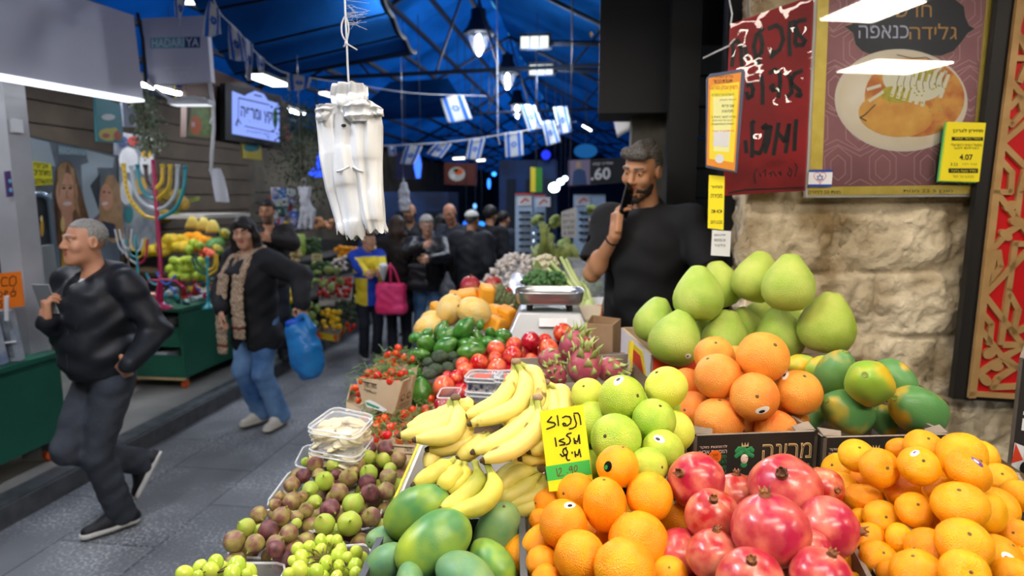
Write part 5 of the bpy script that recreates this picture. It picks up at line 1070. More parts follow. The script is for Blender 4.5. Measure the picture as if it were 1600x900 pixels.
stroke(mb,PO,[(1366,164),(1350,180),(1342,184),(1352,189)],1.6,2,.0056);stroke(mb,PO,[(1400,86),(1425,92),(1445,90),(1460,98)],1.2,2,.0056)
for k in range(40):x,y=rr.uniform(1385,1475),rr.uniform(130,176);disc(mb,PO,x,y,1.6,1.4,1,.0058,6)
mb.build('topping_picture',[mat('cream_shreds','#e6e6cf',.5),mat('pistachio','#b3ad3c',.6,col2='#c9c25a',nscale=60),mat('dark_syrup','#4a3a34',.4)],r)
mb=MB();write(mb,'מוכן 5 22 מנות',pxquad(PO,1410,296,1487,302),0,0,.0046,PO.n);write(mb,'מנות 50 ליחידה',pxquad(PO,1262,297,1312,303),0,0,.0046,PO.n);mb.build('handwriting',M_INK,r)
mb=MB();mb.slab([PO.at(*p,.0075)for p in OUT],PO.n,.002)
def mat_glass():
 m=bpy.data.materials.new('poster_glass');m.use_nodes=True;nt=m.node_tree;N=nt.nodes;L=nt.links;N.remove(N['Principled BSDF'])
 t=N.new('ShaderNodeBsdfTransparent');g=N.new('ShaderNodeBsdfGlossy');g.inputs['Roughness'].default_value=.02;fr=N.new('ShaderNodeFresnel');fr.inputs[0].default_value=1.5;x=N.new('ShaderNodeMixShader')
 L.new(fr.outputs[0],x.inputs[0]);L.new(t.outputs[0],x.inputs[1]);L.new(g.outputs[0],x.inputs[2]);L.new(x.outputs[0],N['Material Output'].inputs[0]);return m
mb.build('glass_pane',mat_glass(),r)
# little flag sticker on the frame
PS=Plane(PO.p+SN*.0115,SN);M_FBLUE=mat('flag_blue','#2240a0',.5);M_FWHITE=mat('flag_white','#e8eaf0',.5)
def star(mb,pl,cx,cy,R,w,mi,off):
 for s in(1,-1):stroke(mb,pl,[(cx+R*sin(2*pi*k/3),cy-s*R*cos(2*pi*k/3))for k in range(4)],w,mi,off)
c=PS.at(1281,278);r=thing('flag_sticker','small blue and white flag sticker with a red heart outline on the poster corner','sticker',c)
mb=MB();mb.slab([PS.at(*p)for p in((1262,292),(1299,292),(1301,265),(1264,265))],PS.n,.0006);mb.build('paper',M_FWHITE,r)
mb=MB();pxpoly(mb,PS,[(1262,292),(1299,292),(1299.3,288),(1262.3,288)],0,.0009);pxpoly(mb,PS,[(1263.7,269),(1300.7,269),(1301,265),(1264,265)],0,.0009);star(mb,PS,1281,278,5.5,.9,0,.0011)
stroke(mb,PS,[(1281+12*.8*(sin(t)**3),277-.62*(13*cos(t)-5*cos(2*t)-2*cos(3*t)-cos(4*t)))for t in[k*.2618 for k in range(25)]],.9,1,.0011);mb.build('print',[M_FBLUE,mat('heart_red','#d9414e',.5)],r)
# yellow notice pad 4.07
PY=Plane(PO.p+SN*.02,(SN+Vector((-.05,0,0))).normalized());c=PY.at(1505,238);r=thing('yellow_notice','yellow stapled notice reading 4.07, hung over the poster corner','notice',c)
for k,(m,o)in enumerate((('#3fae6a',-.006),('#b9d24a',-.004),('#f2e01e',-.002))):
 mb=MB();mb.slab([PY.at(x-2*(2-k),y+(2-k),o)for x,y in((1469,282),(1530,284),(1541,192),(1481,190))],PY.n,.0012);mb.build('sheet',mat('notice_sheet_%d'%k,m,.6),r)
mb=MB();L_=lambda y,x0,x1:pxquad(PY,x0,y[0],x1,y[1],-.3)
write(mb,'מחירון לצרכן',L_((201,208),1489,1536),0,.01,.0004,PY.n);mb.add(L_((214,219.5),1487,1536),[(0,1,2,3)],0);write(mb,'מפעל הפיס הישראלי',L_((224,228.5),1486,1534),0,0,.0006,PY.n);write(mb,'הגרלות לוטו',L_((229.5,233),1491,1529),0,0,.0006,PY.n)
write(mb,'4.07',L_((241,250),1499,1520),0,.02,.0006,PY.n);write(mb,'3.23',L_((254.5,259),1485,1496),0,0,.0006,PY.n);write(mb,'מחיר לק"ג',L_((254.5,259),1503,1526),1,0,.0006,PY.n)
a=L_((263,270),1482,1528);mb.add([p+PY.n*.0005 for p in a],[(0,1,2,3)],0);write(mb,'כולל מעמ בלבד',L_((264.5,268.5),1485,1525),2,0,.001,PY.n);write(mb,'מבצע עד גמר',L_((274,277.5),1488,1521),1,0,.0006,PY.n)
write(mb,'מוצרי בשר קפוא',L_((215,218.5),1492,1532),2,0,.001,PY.n);mb.build('printing',[M_INK,mat('olive_ink','#8a7d1c',.6),mat('notice_sheet_2','#f2e01e',.6)],r)
# red handwritten watermelon sign
RN=(SN*cos(radians(9))-WU*sin(radians(9))).normalized();RS=Plane(P(1262,150,2.20),RN)
SIGN=[(1130,306),(1258,298),(1272,-8),(1141,38)]
r=thing('red_sign','big red handwritten watermelon sign in crinkled clear wrap, tied at the wall corner','sign',RS.at(1195,303))
mb=MB();mb.slab([RS.at(*p)for p in SIGN],-RS.n,.004);mb.build('board',mat('red_poster_card','#a3141e',.55,col2='#8c1019',nscale=7),r)
def rs(L):return[(1130+x/2.9,y/2.9)for x,y in L]
mb=MB()
for L in([(372,90),(340,95),(322,115),(330,150),(325,190),(335,210)],[(335,150),(370,185),(360,205),(340,205)],[(318,95),(338,150)],[(302,100),(298,170),(302,250)],[(205,130),(240,115),(262,130),(272,180),(255,225),(215,260)],[(215,240),(240,235)],
[(180,130),(150,160),(138,210),(150,270),(165,290)],[(150,260),(172,240),(178,200),(168,160)],[(100,215),(104,260)],[(40,190),(46,240),(38,300)],[(40,195),(66,185),(80,215),(82,270),(84,300)],
[(355,320),(322,335),(305,370),(310,420),(290,440)],[(310,380),(345,410),(350,435),(330,430)],[(295,340),(312,380)],[(210,330),(235,315),(255,330),(258,370),(250,440)],[(252,400),(225,410),(215,395),(228,385)],[(172,345),(178,400),(178,470)],[(108,390),(125,380),(135,405),(130,435),(112,445),(106,420)],
[(330,545),(325,610),(322,680)],[(250,560),(228,700)],[(245,600),(278,640),(298,565),(290,640),(282,690)],[(195,565),(178,580),(215,575),(205,640),(190,690)],[(200,570),(182,660),(165,695),(140,690)],[(130,555),(132,620),(130,710)],[(130,560),(138,550)],[(100,640),(105,690)]):stroke(mb,RS,rs(L),6.3,0,.002)
for L in([(325,740),(335,760),(325,800)],[(300,770),(290,790),(305,800),(310,770),(295,760)],[(250,780),(262,795),(258,775)],[(225,775),(240,800)],[(205,790),(218,780),(215,800)],[(180,780),(192,770),(190,800)],[(165,785),(170,800)],[(150,765),(140,790),(145,830)]):stroke(mb,RS,rs(L),1.6,0,.002)
stroke(mb,RS,rs([(25,875),(100,860),(240,855),(365,850)]),2.2,0,.002);mb.build('handwriting',M_INK,r)
mb=MB()
rr=random.Random(9)
def wrap(u,v):
 a=[RS.at(*p)for p in SIGN];p=(a[0]*(1-u)+a[1]*u)*(1-v)+(a[3]*(1-u)+a[2]*u)*v
 return p+RS.n*(.006+.003*mnoise_f(u*4,v*7,1)+.0013*mnoise_f(u*12,v*18,5))
mb.grid(wrap,36,60);m=mat_glass().copy();mb.build('clear_wrap',m,r,True)
mb=MB();mb.tube([RS.at(1141,40,.004),RS.at(1146,20)+Vector((0,.02,0)),RS.at(1138,-10)+Vector((0,.05,.05))],.003,6);mb.tube([RS.at(1139,72,.004),RS.at(1125,75)+Vector((0,.05,0)),RS.at(1108,79)+Vector((0,.12,0))],.003,6);mb.build('tie',M_CLEAR2,r,True)
# yellow certificate board hanging in front of its corner
CN=(SN*cos(radians(15))-WU*sin(radians(15))).normalized();CB=Plane(P(1135,190,2.10),CN)
r=thing('notice_board','yellow and orange certificate in plastic hanging in front of the red sign','notice',CB.at(1130,270))
mb=MB();mb.slab([CB.at(*p)for p in((1103,262),(1152,271),(1165,112),(1160,107),(1110,115),(1104,122))],-CB.n,.018);weld(mb.build('board',mat('slate_blue_board','#4a5068',.5),r),.003)
mb=MB();pxpoly(mb,CB,[(1104,258),(1148,267),(1158,113),(1107,122)],0,.001);pxpoly(mb,CB,[(1108,248),(1146,254),(1155,128),(1110,134)],1,.0014);pxpoly(mb,CB,[(1115,236),(1139,238),(1146,150),(1114,152)],2,.0018);mb.build('certificate',[mat('orange_print','#dd8a26',.5),M_YELLOWC,mat('pale_yellow','#e2e29a',.5)],r)
mb=MB()
for tx,y,x0,x1,mi,h in(('בד"ץ העדה',118,1118,1145,0,5),('תעודת הכשר',125,1114,1144,0,5),('רשיון עסק מורשה',134,1108,1152,1,8),('ירושלים עיר הקודש',146,1112,1147,2,5),('לכבוד העסק',155,1125,1150,0,3),('שם: פירות',164,1128,1147,0,4),('כתובת מגורים',172,1128,1146,0,4),('הרינו לאשר בזאת כי',181,1111,1149,0,3.5),('העסק הנל נמצא תחת',187,1113,1145,0,3.5),('השגחת הרבנות המקומית',193,1112,1146,0,3.5),('בתוקף עד',204,1112,1147,1,3)):
 write(mb,tx,pxquad(CB,x0,y,x1,y+h,.6),mi,0,.0024,CB.n)
disc(mb,CB,1124,248,7,7,3,.0022,20);mb.add([CB.at(x,y,.0022)for x,y in((1114,228),(1138,230),(1140,205),(1115,205))],[(0,1,2,3)],3);mb.build('printing',[M_INK,M_REDC,M_PGREEN,M_WHITEC],r)
for nm,lab,q_,m,lines in(('price_list','narrow yellow list hanging under the certificate board',((1107,357),(1132,360),(1134,275),(1109,273)),'notice_sheet_2',(('מחיר',290,4),('מכירה',303,6),('30',328,5),('מבצע היום',345,5))),('note','small white note with handwriting under the yellow list',((1112,400),(1142,402),(1144,362),(1114,360)),'white_cardboard',(('תשלום במזומן',366,4),('או בכרטיס',374,4),('בלבד',382,4)))):
 r=thing(nm,lab,'notice',CB.at(*q_[0],-.02));mb=MB();mb.slab([CB.at(x,y,-.03)for x,y in q_],CB.n,.002);mb.build('sheet',_M[m],r);mb=MB()
 for tx,y,h in lines:write(mb,tx,pxquad(CB,q_[3][0]+3,y,q_[3][0]+21,y+h,0,-.028),0,.01,.001,CB.n)
 mb.build('printing',M_INK,r)
 # carved red and gold panel at the far end of the stone wall
PP=Plane(WALL.p+SN*.09+WU*.2,(SN-WU*.04).normalized());M_BRASS=mat('gold_lattice','#bf9a66',.45,.2,col2='#a98452',nscale=9)
r=thing('lattice_panel','red panel with gold star lattice and leaves in a black frame, beside the stone wall','panel',PP.at(1530,620))
mb=MB();mb.slab([PP.at(*p,-.03)for p in((1490,624),(1760,640),(1800,-40),(1566,-40))],PP.n,.025);mb.build('black_board',mat('black_board','#1b1a1a',.5),r)
mb=MB();pxpoly(mb,PP,[(1511,618),(1740,632),(1780,-40),(1592,-40)],0,.0);mb.build('red_backing',mat('bright_red_panel','#c00c14',.5),r)
mb=MB()
def bar(L,w=8.5,off=.012):
 for a,b in zip(L,L[1:]):
  q0,q1=PP.at(*a,0),PP.at(*b,0);t=(q1-q0).normalized();s=PP.n.cross(t)*(w*PP.dep(*a)/F/2);e=t*(w*PP.dep(*a)/F/4)
  mb.slab([q0-s-e,q1-s+e,q1+s+e,q0+s-e],PP.n,off)
bar([(1516,618),(1553,300),(1596,-40)],11,.013);bar([(1513,614),(1745,628)],8,.013)
for L in([(1553,300),(1600,361),(1625,395)],[(1545,392),(1570,365),(1640,320)],[(1557,393),(1560,416),(1541,440),(1552,392)],[(1538,457),(1600,395),(1640,360)],[(1538,464),(1575,512),(1610,560)],[(1583,380),(1573,452),(1561,536)],[(1581,380),(1640,384)],[(1575,460),(1588,484),(1580,520),(1602,510)],[(1533,490),(1546,506),(1543,536)],[(1528,512),(1562,556),(1575,570)],[(1523,586),(1552,566),(1600,538)],[(1566,538),(1600,538)],[(1562,554),(1585,572),(1557,590),(1548,604),(1604,602)],[(1600,545),(1590,610)],
[(1598,0),(1585,50),(1600,80)],[(1590,60),(1632,62)],[(1580,92),(1605,92),(1590,128)],[(1578,130),(1598,155),(1640,120)],[(1575,168),(1590,152),(1596,176),(1578,195),(1571,190)],[(1565,222),(1600,192),(1640,160)],[(1566,228),(1600,262),(1640,300)],[(1560,250),(1578,270),(1576,300),(1556,300)],[(1600,262),(1590,300),(1585,345)],[(1640,130),(1625,250),(1640,330)],[(1625,250),(1600,361)],[(1650,400),(1630,480),(1650,560)],[(1602,510),(1660,470)]):bar(L,9)
for cx,cy,a in((1575,322,-.5),(1585,346,.1),(1568,367,.7),(1543,551,-.5),(1553,571,.1),(1536,592,.8)):
 mb.slab([PP.at(cx+11*cos(t)*cos(a)-7.5*sin(t)*sin(a),cy+11*cos(t)*sin(a)+7.5*sin(t)*cos(a))for t in[k*.349 for k in range(18)]],PP.n,.013)
mb.build('gold_lattice',M_BRASS,r)
# black box with a printed picture at the frame edge
q,u,v=rbox(1572,740,1.62,radians(-34),.3,.25);q=[p+Vector((0,0,.30))for p in q]
r=quad_box('produce_box','tall black printed carton at the frame edge behind the mandarins','cardboard box',q,.36,.008,M_BOXK,M_BOXI);n=-v
f=lambda x,z:q[0]+u*x-Vector((0,0,z))+n*.0012
mb=MB();mb.add([f(.008,.30),f(.09,.31),f(.09,.235),f(.01,.215)],[(0,1,2,3)],0);mb.add([f(.008,.27)+n*.0004,f(.03,.255)+n*.0004,f(.012,.215)+n*.0004],[(0,1,2)],1);mb.ell(f(.035,.275),(.012,.001,.018),None,10,6,2);mb.ell(f(.037,.248),(.007,.001,.009),None,10,6,3)
write(mb,'מרינה',[f(.02,.18),f(.25,.18),f(.25,.13),f(.02,.13)],0,.02,.0005,n);mb.build('printing',[M_WHITEC,M_REDC,M_INK,M_PPALE],r)
# ------------------------------------------------------------------ people: bodies grown as one smooth surface each
class Field:
 def __init__(s,h,wob=0.0,wsc=30.0,seed=0):s.h=h;s.pr=[];s.wob=wob;s.wsc=wsc;s.seed=seed
 def cap(s,a,b,ra,rb=None,k=.012,mi=0,op=0):s.pr.append(('c',np.array(a,float),np.array(b,float),ra,ra if rb is None else rb,k,mi,op));return s
 def chain(s,pts,rs,k=.012,mi=0,op=0):
  for i in range(len(pts)-1):s.cap(pts[i],pts[i+1],rs[i],rs[i+1],k,mi,op)
  return s
 def ell(s,c,r,R=None,k=.012,mi=0,op=0):s.pr.append(('e',np.array(c,float),np.array(r,float),np.array(R if R is not None else np.eye(3),float),0,k,mi,op));return s
 def box(s,c,hf,R=None,rd=.005,k=.008,mi=0,op=0):s.pr.append(('b',np.array(c,float),np.array(hf,float),np.array(R if R is not None else np.eye(3),float),rd,k,mi,op));return s
 def grow(s):
  h=s.h;lo=np.full(3,9e9);hi=-lo;bb=[]
  for p in s.pr:
   if p[0]=='c':r=max(p[3],p[4]);a,b=np.minimum(p[1],p[2])-r,np.maximum(p[1],p[2])+r
   elif p[0]=='e':e=np.abs(p[3])@p[2];a,b=p[1]-e,p[1]+e
   else:e=np.abs(p[3])@(p[2]+p[4]);a,b=p[1]-e,p[1]+e
   m=abs(p[5])+3*h;bb.append((a-m,b+m))
   if p[7]==0:lo=np.minimum(lo,a);hi=np.maximum(hi,b)
  lo-=4*h;hi+=4*h;n=np.ceil((hi-lo)/h).astype(int)+1
  D=np.full(n,.05,np.float32);O=np.zeros(n,np.int8)
  ax=[lo[i]+h*np.arange(n[i])for i in range(3)]
  for p,(a,b)in zip(s.pr,bb):
   i0=np.clip(np.floor((a-lo)/h).astype(int),0,n-1);i1=np.clip(np.ceil((b-lo)/h).astype(int)+1,1,n)
   if np.any(i1<=i0):continue
   X=ax[0][i0[0]:i1[0],None,None];Y=ax[1][None,i0[1]:i1[1],None];Z=ax[2][None,None,i0[2]:i1[2]]
   if p[0]=='c':
    v=p[2]-p[1];L2=max(v@v,1e-12);x,y,z=X-p[1][0],Y-p[1][1],Z-p[1][2]
    t=np.clip((x*v[0]+y*v[1]+z*v[2])/L2,0,1);d=np.sqrt((x-t*v[0])**2+(y-t*v[1])**2+(z-t*v[2])**2)-(p[3]+(p[4]-p[3])*t)
   else:
    R=p[3];x,y,z=X-p[1][0],Y-p[1][1],Z-p[1][2];q=[x*R[0,i]+y*R[1,i]+z*R[2,i]for i in range(3)]
    if p[0]=='e':
     r=p[2];k0=np.sqrt((q[0]/r[0])**2+(q[1]/r[1])**2+(q[2]/r[2])**2);k1=np.sqrt((q[0]/r[0]**2)**2+(q[1]/r[1]**2)**2+(q[2]/r[2]**2)**2)+1e-9;d=k0*(k0-1)/k1
    else:
     e=[np.abs(q[i])-p[2][i]for i in range(3)];d=np.sqrt(sum(np.maximum(i,0)**2 for i in e))+np.minimum(np.maximum(np.maximum(e[0],e[1]),e[2]),0)-p[4]
   sl=tuple(slice(i0[i],i1[i])for i in range(3));A=D[sl];k=p[5];d=d.astype(np.float32)
   if p[7]==0:
    O[sl]=np.where(d<A,p[6],O[sl]);g=np.clip(.5+.5*(A-d)/k,0,1);D[sl]=A*(1-g)+d*g-k*g*(1-g)
   else:
    nd=-d;g=np.clip(.5-.5*(A-nd)/k,0,1);D[sl]=A*(1-g)+nd*g+k*g*(1-g)
  if s.wob:
   X,Y,Z=ax[0][:,None,None]*s.wsc,ax[1][None,:,None]*s.wsc,ax[2][None,None,:]*s.wsc;q=s.seed
   D+=(s.wob*(np.sin(X+1.7*np.sin(Z*.7+q)+q)*np.sin(Z*.9+1.3*np.sin(Y*.8)+.5*X)+.5*np.sin(Z*2.1+1.5*np.sin(X*1.1+q)+Y))).astype(np.float32)
  S_=D<0
  def cor(A,i,j,k):return A[i:A.shape[0]-1+i,j:A.shape[1]-1+j,k:A.shape[2]-1+k]
  cnt=sum(cor(S_,i,j,k).astype(np.int8)for i in(0,1)for j in(0,1)for k in(0,1));idx=np.argwhere((cnt>0)&(cnt<8))
  vid=np.full(cnt.shape,-1,np.int32);vid[tuple(idx.T)]=np.arange(len(idx))
  cv={(i,j,k):D[idx[:,0]+i,idx[:,1]+j,idx[:,2]+k]for i in(0,1)for j in(0,1)for k in(0,1)}
  acc=np.zeros((len(idx),3));num=np.zeros(len(idx))
  for c in cv:
   for a in range(3):
    if c[a]==0:
     e=list(c);e[a]=1;e=tuple(e);u,w=cv[c],cv[e];m=(u<0)!=(w<0);t=np.where(m,u/np.where(m,u-w,1),0)
     for b in range(3):acc[:,b]+=np.where(m,c[b]+(t if b==a else 0),0)
     num+=m
  V=lo+h*(idx+acc/num[:,None])
  Q=[];own=[]
  for a in range(3):
   sl0=[slice(None)]*3;sl1=[slice(None)]*3;sl0[a]=slice(0,-1);sl1[a]=slice(1,None)
   u,w=S_[tuple(sl0)],S_[tuple(sl1)];e=np.argwhere(u!=w);b,c=(a+1)%3,(a+2)%3
   e=e[(e[:,b]>0)&(e[:,c]>0)&(e[:,b]<cnt.shape[b])&(e[:,c]<cnt.shape[c])]
   q=[]
   for db,dc in((-1,-1),(0,-1),(0,0),(-1,0)):
    f=e.copy();f[:,b]+=db;f[:,c]+=dc;q.append(vid[tuple(f.T)])
   q=np.stack(q,1);fl=~u[tuple(e.T)];q[fl]=q[fl][:,::-1];Q.append(q);own.append(O[tuple(e.T)])
  Q=np.concatenate(Q);own=np.concatenate(own);ok=(Q>=0).all(1);return V,Q[ok],own[ok]
 def mesh(s,name,mats,parent=None,mfn=None):
  V,Q,own=s.grow();me=bpy.data.meshes.new(name);me.vertices.add(len(V));me.vertices.foreach_set('co',V.astype(np.float32).ravel())
  me.loops.add(len(Q)*4);me.loops.foreach_set('vertex_index',Q.astype(np.int32).ravel());me.polygons.add(len(Q));me.polygons.foreach_set('loop_start',np.arange(0,len(Q)*4,4,dtype=np.int32));
  for m in(mats if isinstance(mats,(list,tuple))else[mats]):me.materials.append(m)
  mi=own.astype(np.int32)
  if mfn is not None:mi=mfn(V[Q].mean(1),mi)
  me.update(calc_edges=True)
  if len(me.materials)>1:me.polygons.foreach_set('material_index',mi.astype(np.int32))
  me.polygons.foreach_set('use_smooth',np.ones(len(Q),bool));me.validate();me.update()
  o=bpy.data.objects.new(name,me);COL.objects.link(o)
  if parent is not None:o.parent=parent
  return o
def ik(a,b,l1,l2,hint):
 a,b=Vector(a),Vector(b);v=b-a;L=v.length
 if L>(l1+l2)*.995:b=a+v*((l1+l2)*.995/L);v=b-a;L=v.length
 t=(l1*l1-l2*l2+L*L)/(2*L);hgt=sqrt(max(0,l1*l1-t*t));u=v.normalized();hn=Vector(hint)-u*u.dot(Vector(hint));hn=hn.normalized()if hn.length>1e-6 else Vector((0,0,-1))
 return a+u*t+hn*hgt,b
def skinm(name,c,c2):return mat(name,c,.5,col2=c2,nscale=9,ndetail=5,sss=.12,bump=.1,bscale=120,bdist=.001)
SK_MED=skinm('skin_tan','#b98462','#c4906c');SK_OLD=skinm('skin_ruddy','#b57c5c','#c68f70');SK_FAIR=skinm('skin_fair','#d0a083','#c8957a')
LIPS=mat('lips','#a05a50',.45);EYEW=mat('eye_white','#d8d4cc',.25);IRIS=mat('iris_dark','#231610',.2)
def hairm(name,c,c2):return mat(name,c,.55,col2=c2,nscale=170,ndetail=3,bump=.35,bscale=220,btype='noise',bdist=.003)
H_BLACK=hairm('hair_black','#14110f','#241d19');H_GREY=hairm('hair_grey','#9b978f','#6e6a64');H_SALT=hairm('hair_salt_pepper','#2b2826','#6f6b66');H_BROWN=hairm('hair_brown','#2f2119','#4a3626');H_BEARD=hairm('beard_dark','#2d2521','#463a33');H_SILVER=hairm('hair_silver','#b5b1a8','#8b867e');STUB=mat('stubble_skin','#8a6a58',.6,col2='#6d5648',nscale=80)
def cloth(name,c,c2=None,rough=.75,b=.5,sc=14,**k):return mat(name,c,rough,col2=c2 or c,nscale=5,bump=b,bscale=sc,bdist=.012,**k)
def head_at(fd,M,hs,o):
 """head shape in the frame M (x right, y forward, z up); hs: head height / .235"""
 def p(x,y,z):return(M@Vector((x*hs,y*hs,z*hs)))[:]
 R=np.array(M.to_3x3());E=lambda c,r,k=.012,mi=0,op=0:fd.ell(p(*c),np.array(r)*hs,R,k,mi,op);C=lambda a,b,ra,rb,k=.01,mi=0,op=0:fd.cap(p(*a),p(*b),ra*hs,rb*hs,k,mi,op)
 j=o.get('jaw',1.0);E((0,-.012,.035),(.074,.094,.083));E((0,.022,-.035),(.056*j,.066,.082),.03);E((0,.07,-.098),(.024*j,.020,.018),.02);E((0,.045,-.075),(.045*j,.045,.035),.02)
 for s in(-1,1):
  E((s*.040,.060,-.020),(.025,.024,.026),.02);C((s*.012,.086,.030),(s*.05,.070,.031),.010,.008,.012);E((s*.077,-.005,.002),(.010,.022,.032),.008);E((s*.083,-.008,.006),(.004,.012,.02),.004,0,1)
 C((0,.084,.022),(0,.106,-.020),.008,.013,.012)
 for s in(-1,1):E((s*.012,.096,-.025),(.008,.010,.007),.008)
 for s in(-1,1):E((s*.031,.092,.012),(.016,.011,.009),.012,0,1)
 for s in(-1,1):E((s*.031,.0745,.012),(.0135,.0135,.0125),.004)
 E((0,.0875,-.048),(.021,.010,.006),.006,1);E((0,.086,-.059),(.018,.010,.007),.006,1);E((0,.100,-.0535),(.022,.006,.0018),.003,0,1)
 for s in(-1,1):C((s*.014,.094,.036),(s*.048,.078,.037),.0048,.003,.003,2)
def eyes(M,hs,root):
 for s in(-1,1):
  c=M@Vector((s*.031*hs,.0768*hs,.012*hs));R=M.to_3x3();mb=MB();mb.ell(c,(.0105*hs,.0118*hs,.0058*hs),R,14,10);e=mb.build('eye',EYEW,None,True);e.parent=root
  mb=MB();mb.ell(c+R@Vector((s*.0-.001,.0088*hs,0)),(.0052*hs,.0035*hs,.005*hs),R,12,8);i=mb.build('iris',IRIS,None,True);i.parent=e
def hand_at(fd,wr,f,dorsal,right,s,curl=(.5,.6,.7,.8),thumb=.5,k=.006,spread=.1):
 f=Vector(f).normalized();n=Vector(dorsal);n=(n-f*f.dot(n)).normalized();x=n.cross(f)if right else f.cross(n)
 wr=Vector(wr);pt=lambda a,b,c:wr+x*(a*s)+f*(b*s)+n*(c*s);R=np.array(Matrix((x,f,n)).transposed())
 fd.cap(wr,pt(.0,.03,0),.024*s,.027*s,.01);fd.box(pt(.0,.055,0),(.030*s,.036*s,.006*s),R,.010*s,.012)
 for i,(bx,L)in enumerate(((.030,.072),(.010,.080),(-.011,.074),(-.030,.058))):
  p=pt(bx,.092-abs(i-1)*.003,0);a=0;sp=(1.5-i)*spread;r=.0092-.0008*(i==3)
  for seg,(l,c)in enumerate(((.46,.9),(.30,1.1),(.24,.7))):
   a+=curl[i]*c;dv=(f*cos(a)-n*sin(a)+x*sp*.6).normalized();q=p+dv*(L*l*s);fd.cap(p,q,(r-.0006*seg)*s,(r-.0006*(seg+1))*s,k*.5);p=q
 p=pt(.028,.022,-.006);d1=(x*.75+f*.62-n*(.25+.5*thumb)).normalized();q=p+d1*(.042*s);fd.cap(p,q,.014*s,.0108*s,.008);d2=(x*(.45-.7*thumb)+f*.85-n*(.2+.5*thumb)).normalized();q2=q+d2*(.032*s);fd.cap(q,q2,.0105*s,.0092*s,.004);fd.cap(q2,q2+(d2-x*.2).normalized()*(.024*s),.0092*s,.0075*s,.004)
def person(label,pos,face,hgt,o):
 """o: pose, dress and hair; positions in world metres, turned into the person's own frame (x right, y ahead, z up)"""
 s=hgt/1.72;fa=math.atan2(-face[0],face[1]);W2L=(Matrix.Translation(Vector(pos))@Matrix.Rotation(fa,4,'Z')).inverted();RL=W2L.to_3x3()
 t=thing('person',label,'person',pos,o.get('group'));t.rotation_euler=(0,0,fa);t['category']='person'
 h=o.get('h',.008);loc=lambda w:W2L@Vector(w)
 wd=o.get('wide',1.0);ln=Vector(o.get('lean',(0,0,0)));V3=lambda x,y,z:Vector((x*s,y*s,z*s));off=Vector(o.get('shift',(0,0,0)))
 pel=V3(0,0,.93)+off;wai=V3(0,.01,1.06)+off+ln*.4;che=V3(0,.0,1.26)+off+ln*.8;nek=V3(0,-.02,1.43)+off+ln;tw=Matrix.Rotation(o.get('twist',0),3,'Z')
 sh={};hip={}
 for sd,q in(('R',1),('L',-1)):sh[sd]=nek+tw@V3(q*.175*wd,-.005,-.045);hip[sd]=pel+V3(q*.09,0,-.03)
 hd=o.get('head',(0,0,0));hs=s*o.get('hs',1.0);HM=Matrix.Translation(nek+V3(0,.035+.1*max(0,-hd[1]),.165))@Euler((hd[1],hd[2],hd[0]),'ZXY').to_matrix().to_4x4()
 if 'head_to' in o:
  dlt=Vector(o['head_to'])-W2L.inverted()@HM.translation
  if not o.get('zfree'):dlt.z=0
  pos=Vector(pos)+dlt;t.location=pos;W2L=(Matrix.Translation(pos)@Matrix.Rotation(fa,4,'Z')).inverted()
 arm={};leg={}
 for sd,q in(('R',1),('L',-1)):
  a=o.get('arm'+sd);w=loc(a['w'])if a and 'w' in a else sh[sd]+V3(q*.06,.03,-.52);hn=RL@Vector(a['hint'])if a and 'hint' in a else Vector((q*.6,-1,-.3));e,w=ik(sh[sd],w,.285*s,.255*s,hn);arm[sd]=(e,w)
  a=o.get('leg'+sd);w=loc(a['w'])if a and 'w' in a else Vector((q*.09*s,-.01,.075*s));k_,w=ik(hip[sd],w,.42*s,.42*s,RL@Vector(a['hint'])if a and 'hint' in a else Vector((q*.1,1,0)));leg[sd]=(k_,w,(RL@Vector(a['toe'])).normalized()if a and 'toe' in a else Vector((q*.15,1,-.05)).normalized())
 fem=o.get('fem',0)
 # --- the body: one continuous skin
 b=Field(h);b.chain([pel,wai,che],[.11*s,.10*s,.12*s],.05);b.cap(che,nek+V3(0,0,-.03),.11*s,.065*s,.04)
 nb=HM@Vector((0,-.02*hs,-.06*hs));b.cap(nek+V3(0,-.01,-.04),nb,.058*s,.05*s,.025)
 for sd in 'RL':
  b.cap(nek+V3(0,0,-.05),sh[sd],.045*s,.045*s,.03);e,w=arm[sd];b.chain([sh[sd],e,w],[.047*s,.038*s,.025*s],.02);k_,an,toe=leg[sd];b.chain([pel+(hip[sd]-pel)*.9,k_,an],[.075*s,.05*s,.034*s],.02)
  md=(e+(w-e)*.3);b.ell(md,(.042*s,.042*s,.06*s),None,.02)
  b.cap(an-(k_-an).normalized()*.02*s,an+toe*.10*s-(k_-an).normalized()*.05*s,.028*s,.018*s,.02)
  a=o.get('arm'+sd,{})or{};fw_=(w-e).normalized();f=RL@Vector(a['f'])if 'f' in a else fw_;n=RL@Vector(a['n'])if 'n' in a else Vector(((1 if sd=='R' else-1),.3,.1))
  hand_at(b,w,f,n,sd=='R',s,a.get('curl',(.35,.4,.45,.5)),a.get('thumb',.4))
 head_at(b,HM,hs,o)
 HI=np.array(HM.inverted())
 def mfn(C,mi):
  q=(C@HI[:3,:3].T+HI[:3,3])/hs;mi=mi.copy();inh=(q[:,2]>-.16)&(np.abs(q[:,0])<.12)&(np.abs(q[:,1])<.15)
  bd=o.get('beard')
  if bd:
   jx=np.abs(q[:,0]);cheek=-.030-.35*(q[:,1]-.03)+.0*jx;m=inh&(q[:,2]<np.where(q[:,1]>.075,-.036,np.where(q[:,1]>-.005,-.030+(.05-q[:,1])*.55,-9)))&(q[:,2]>-.135)&(mi!=1)&(q[:,1]>-.005);mi[m]=3
  return mi
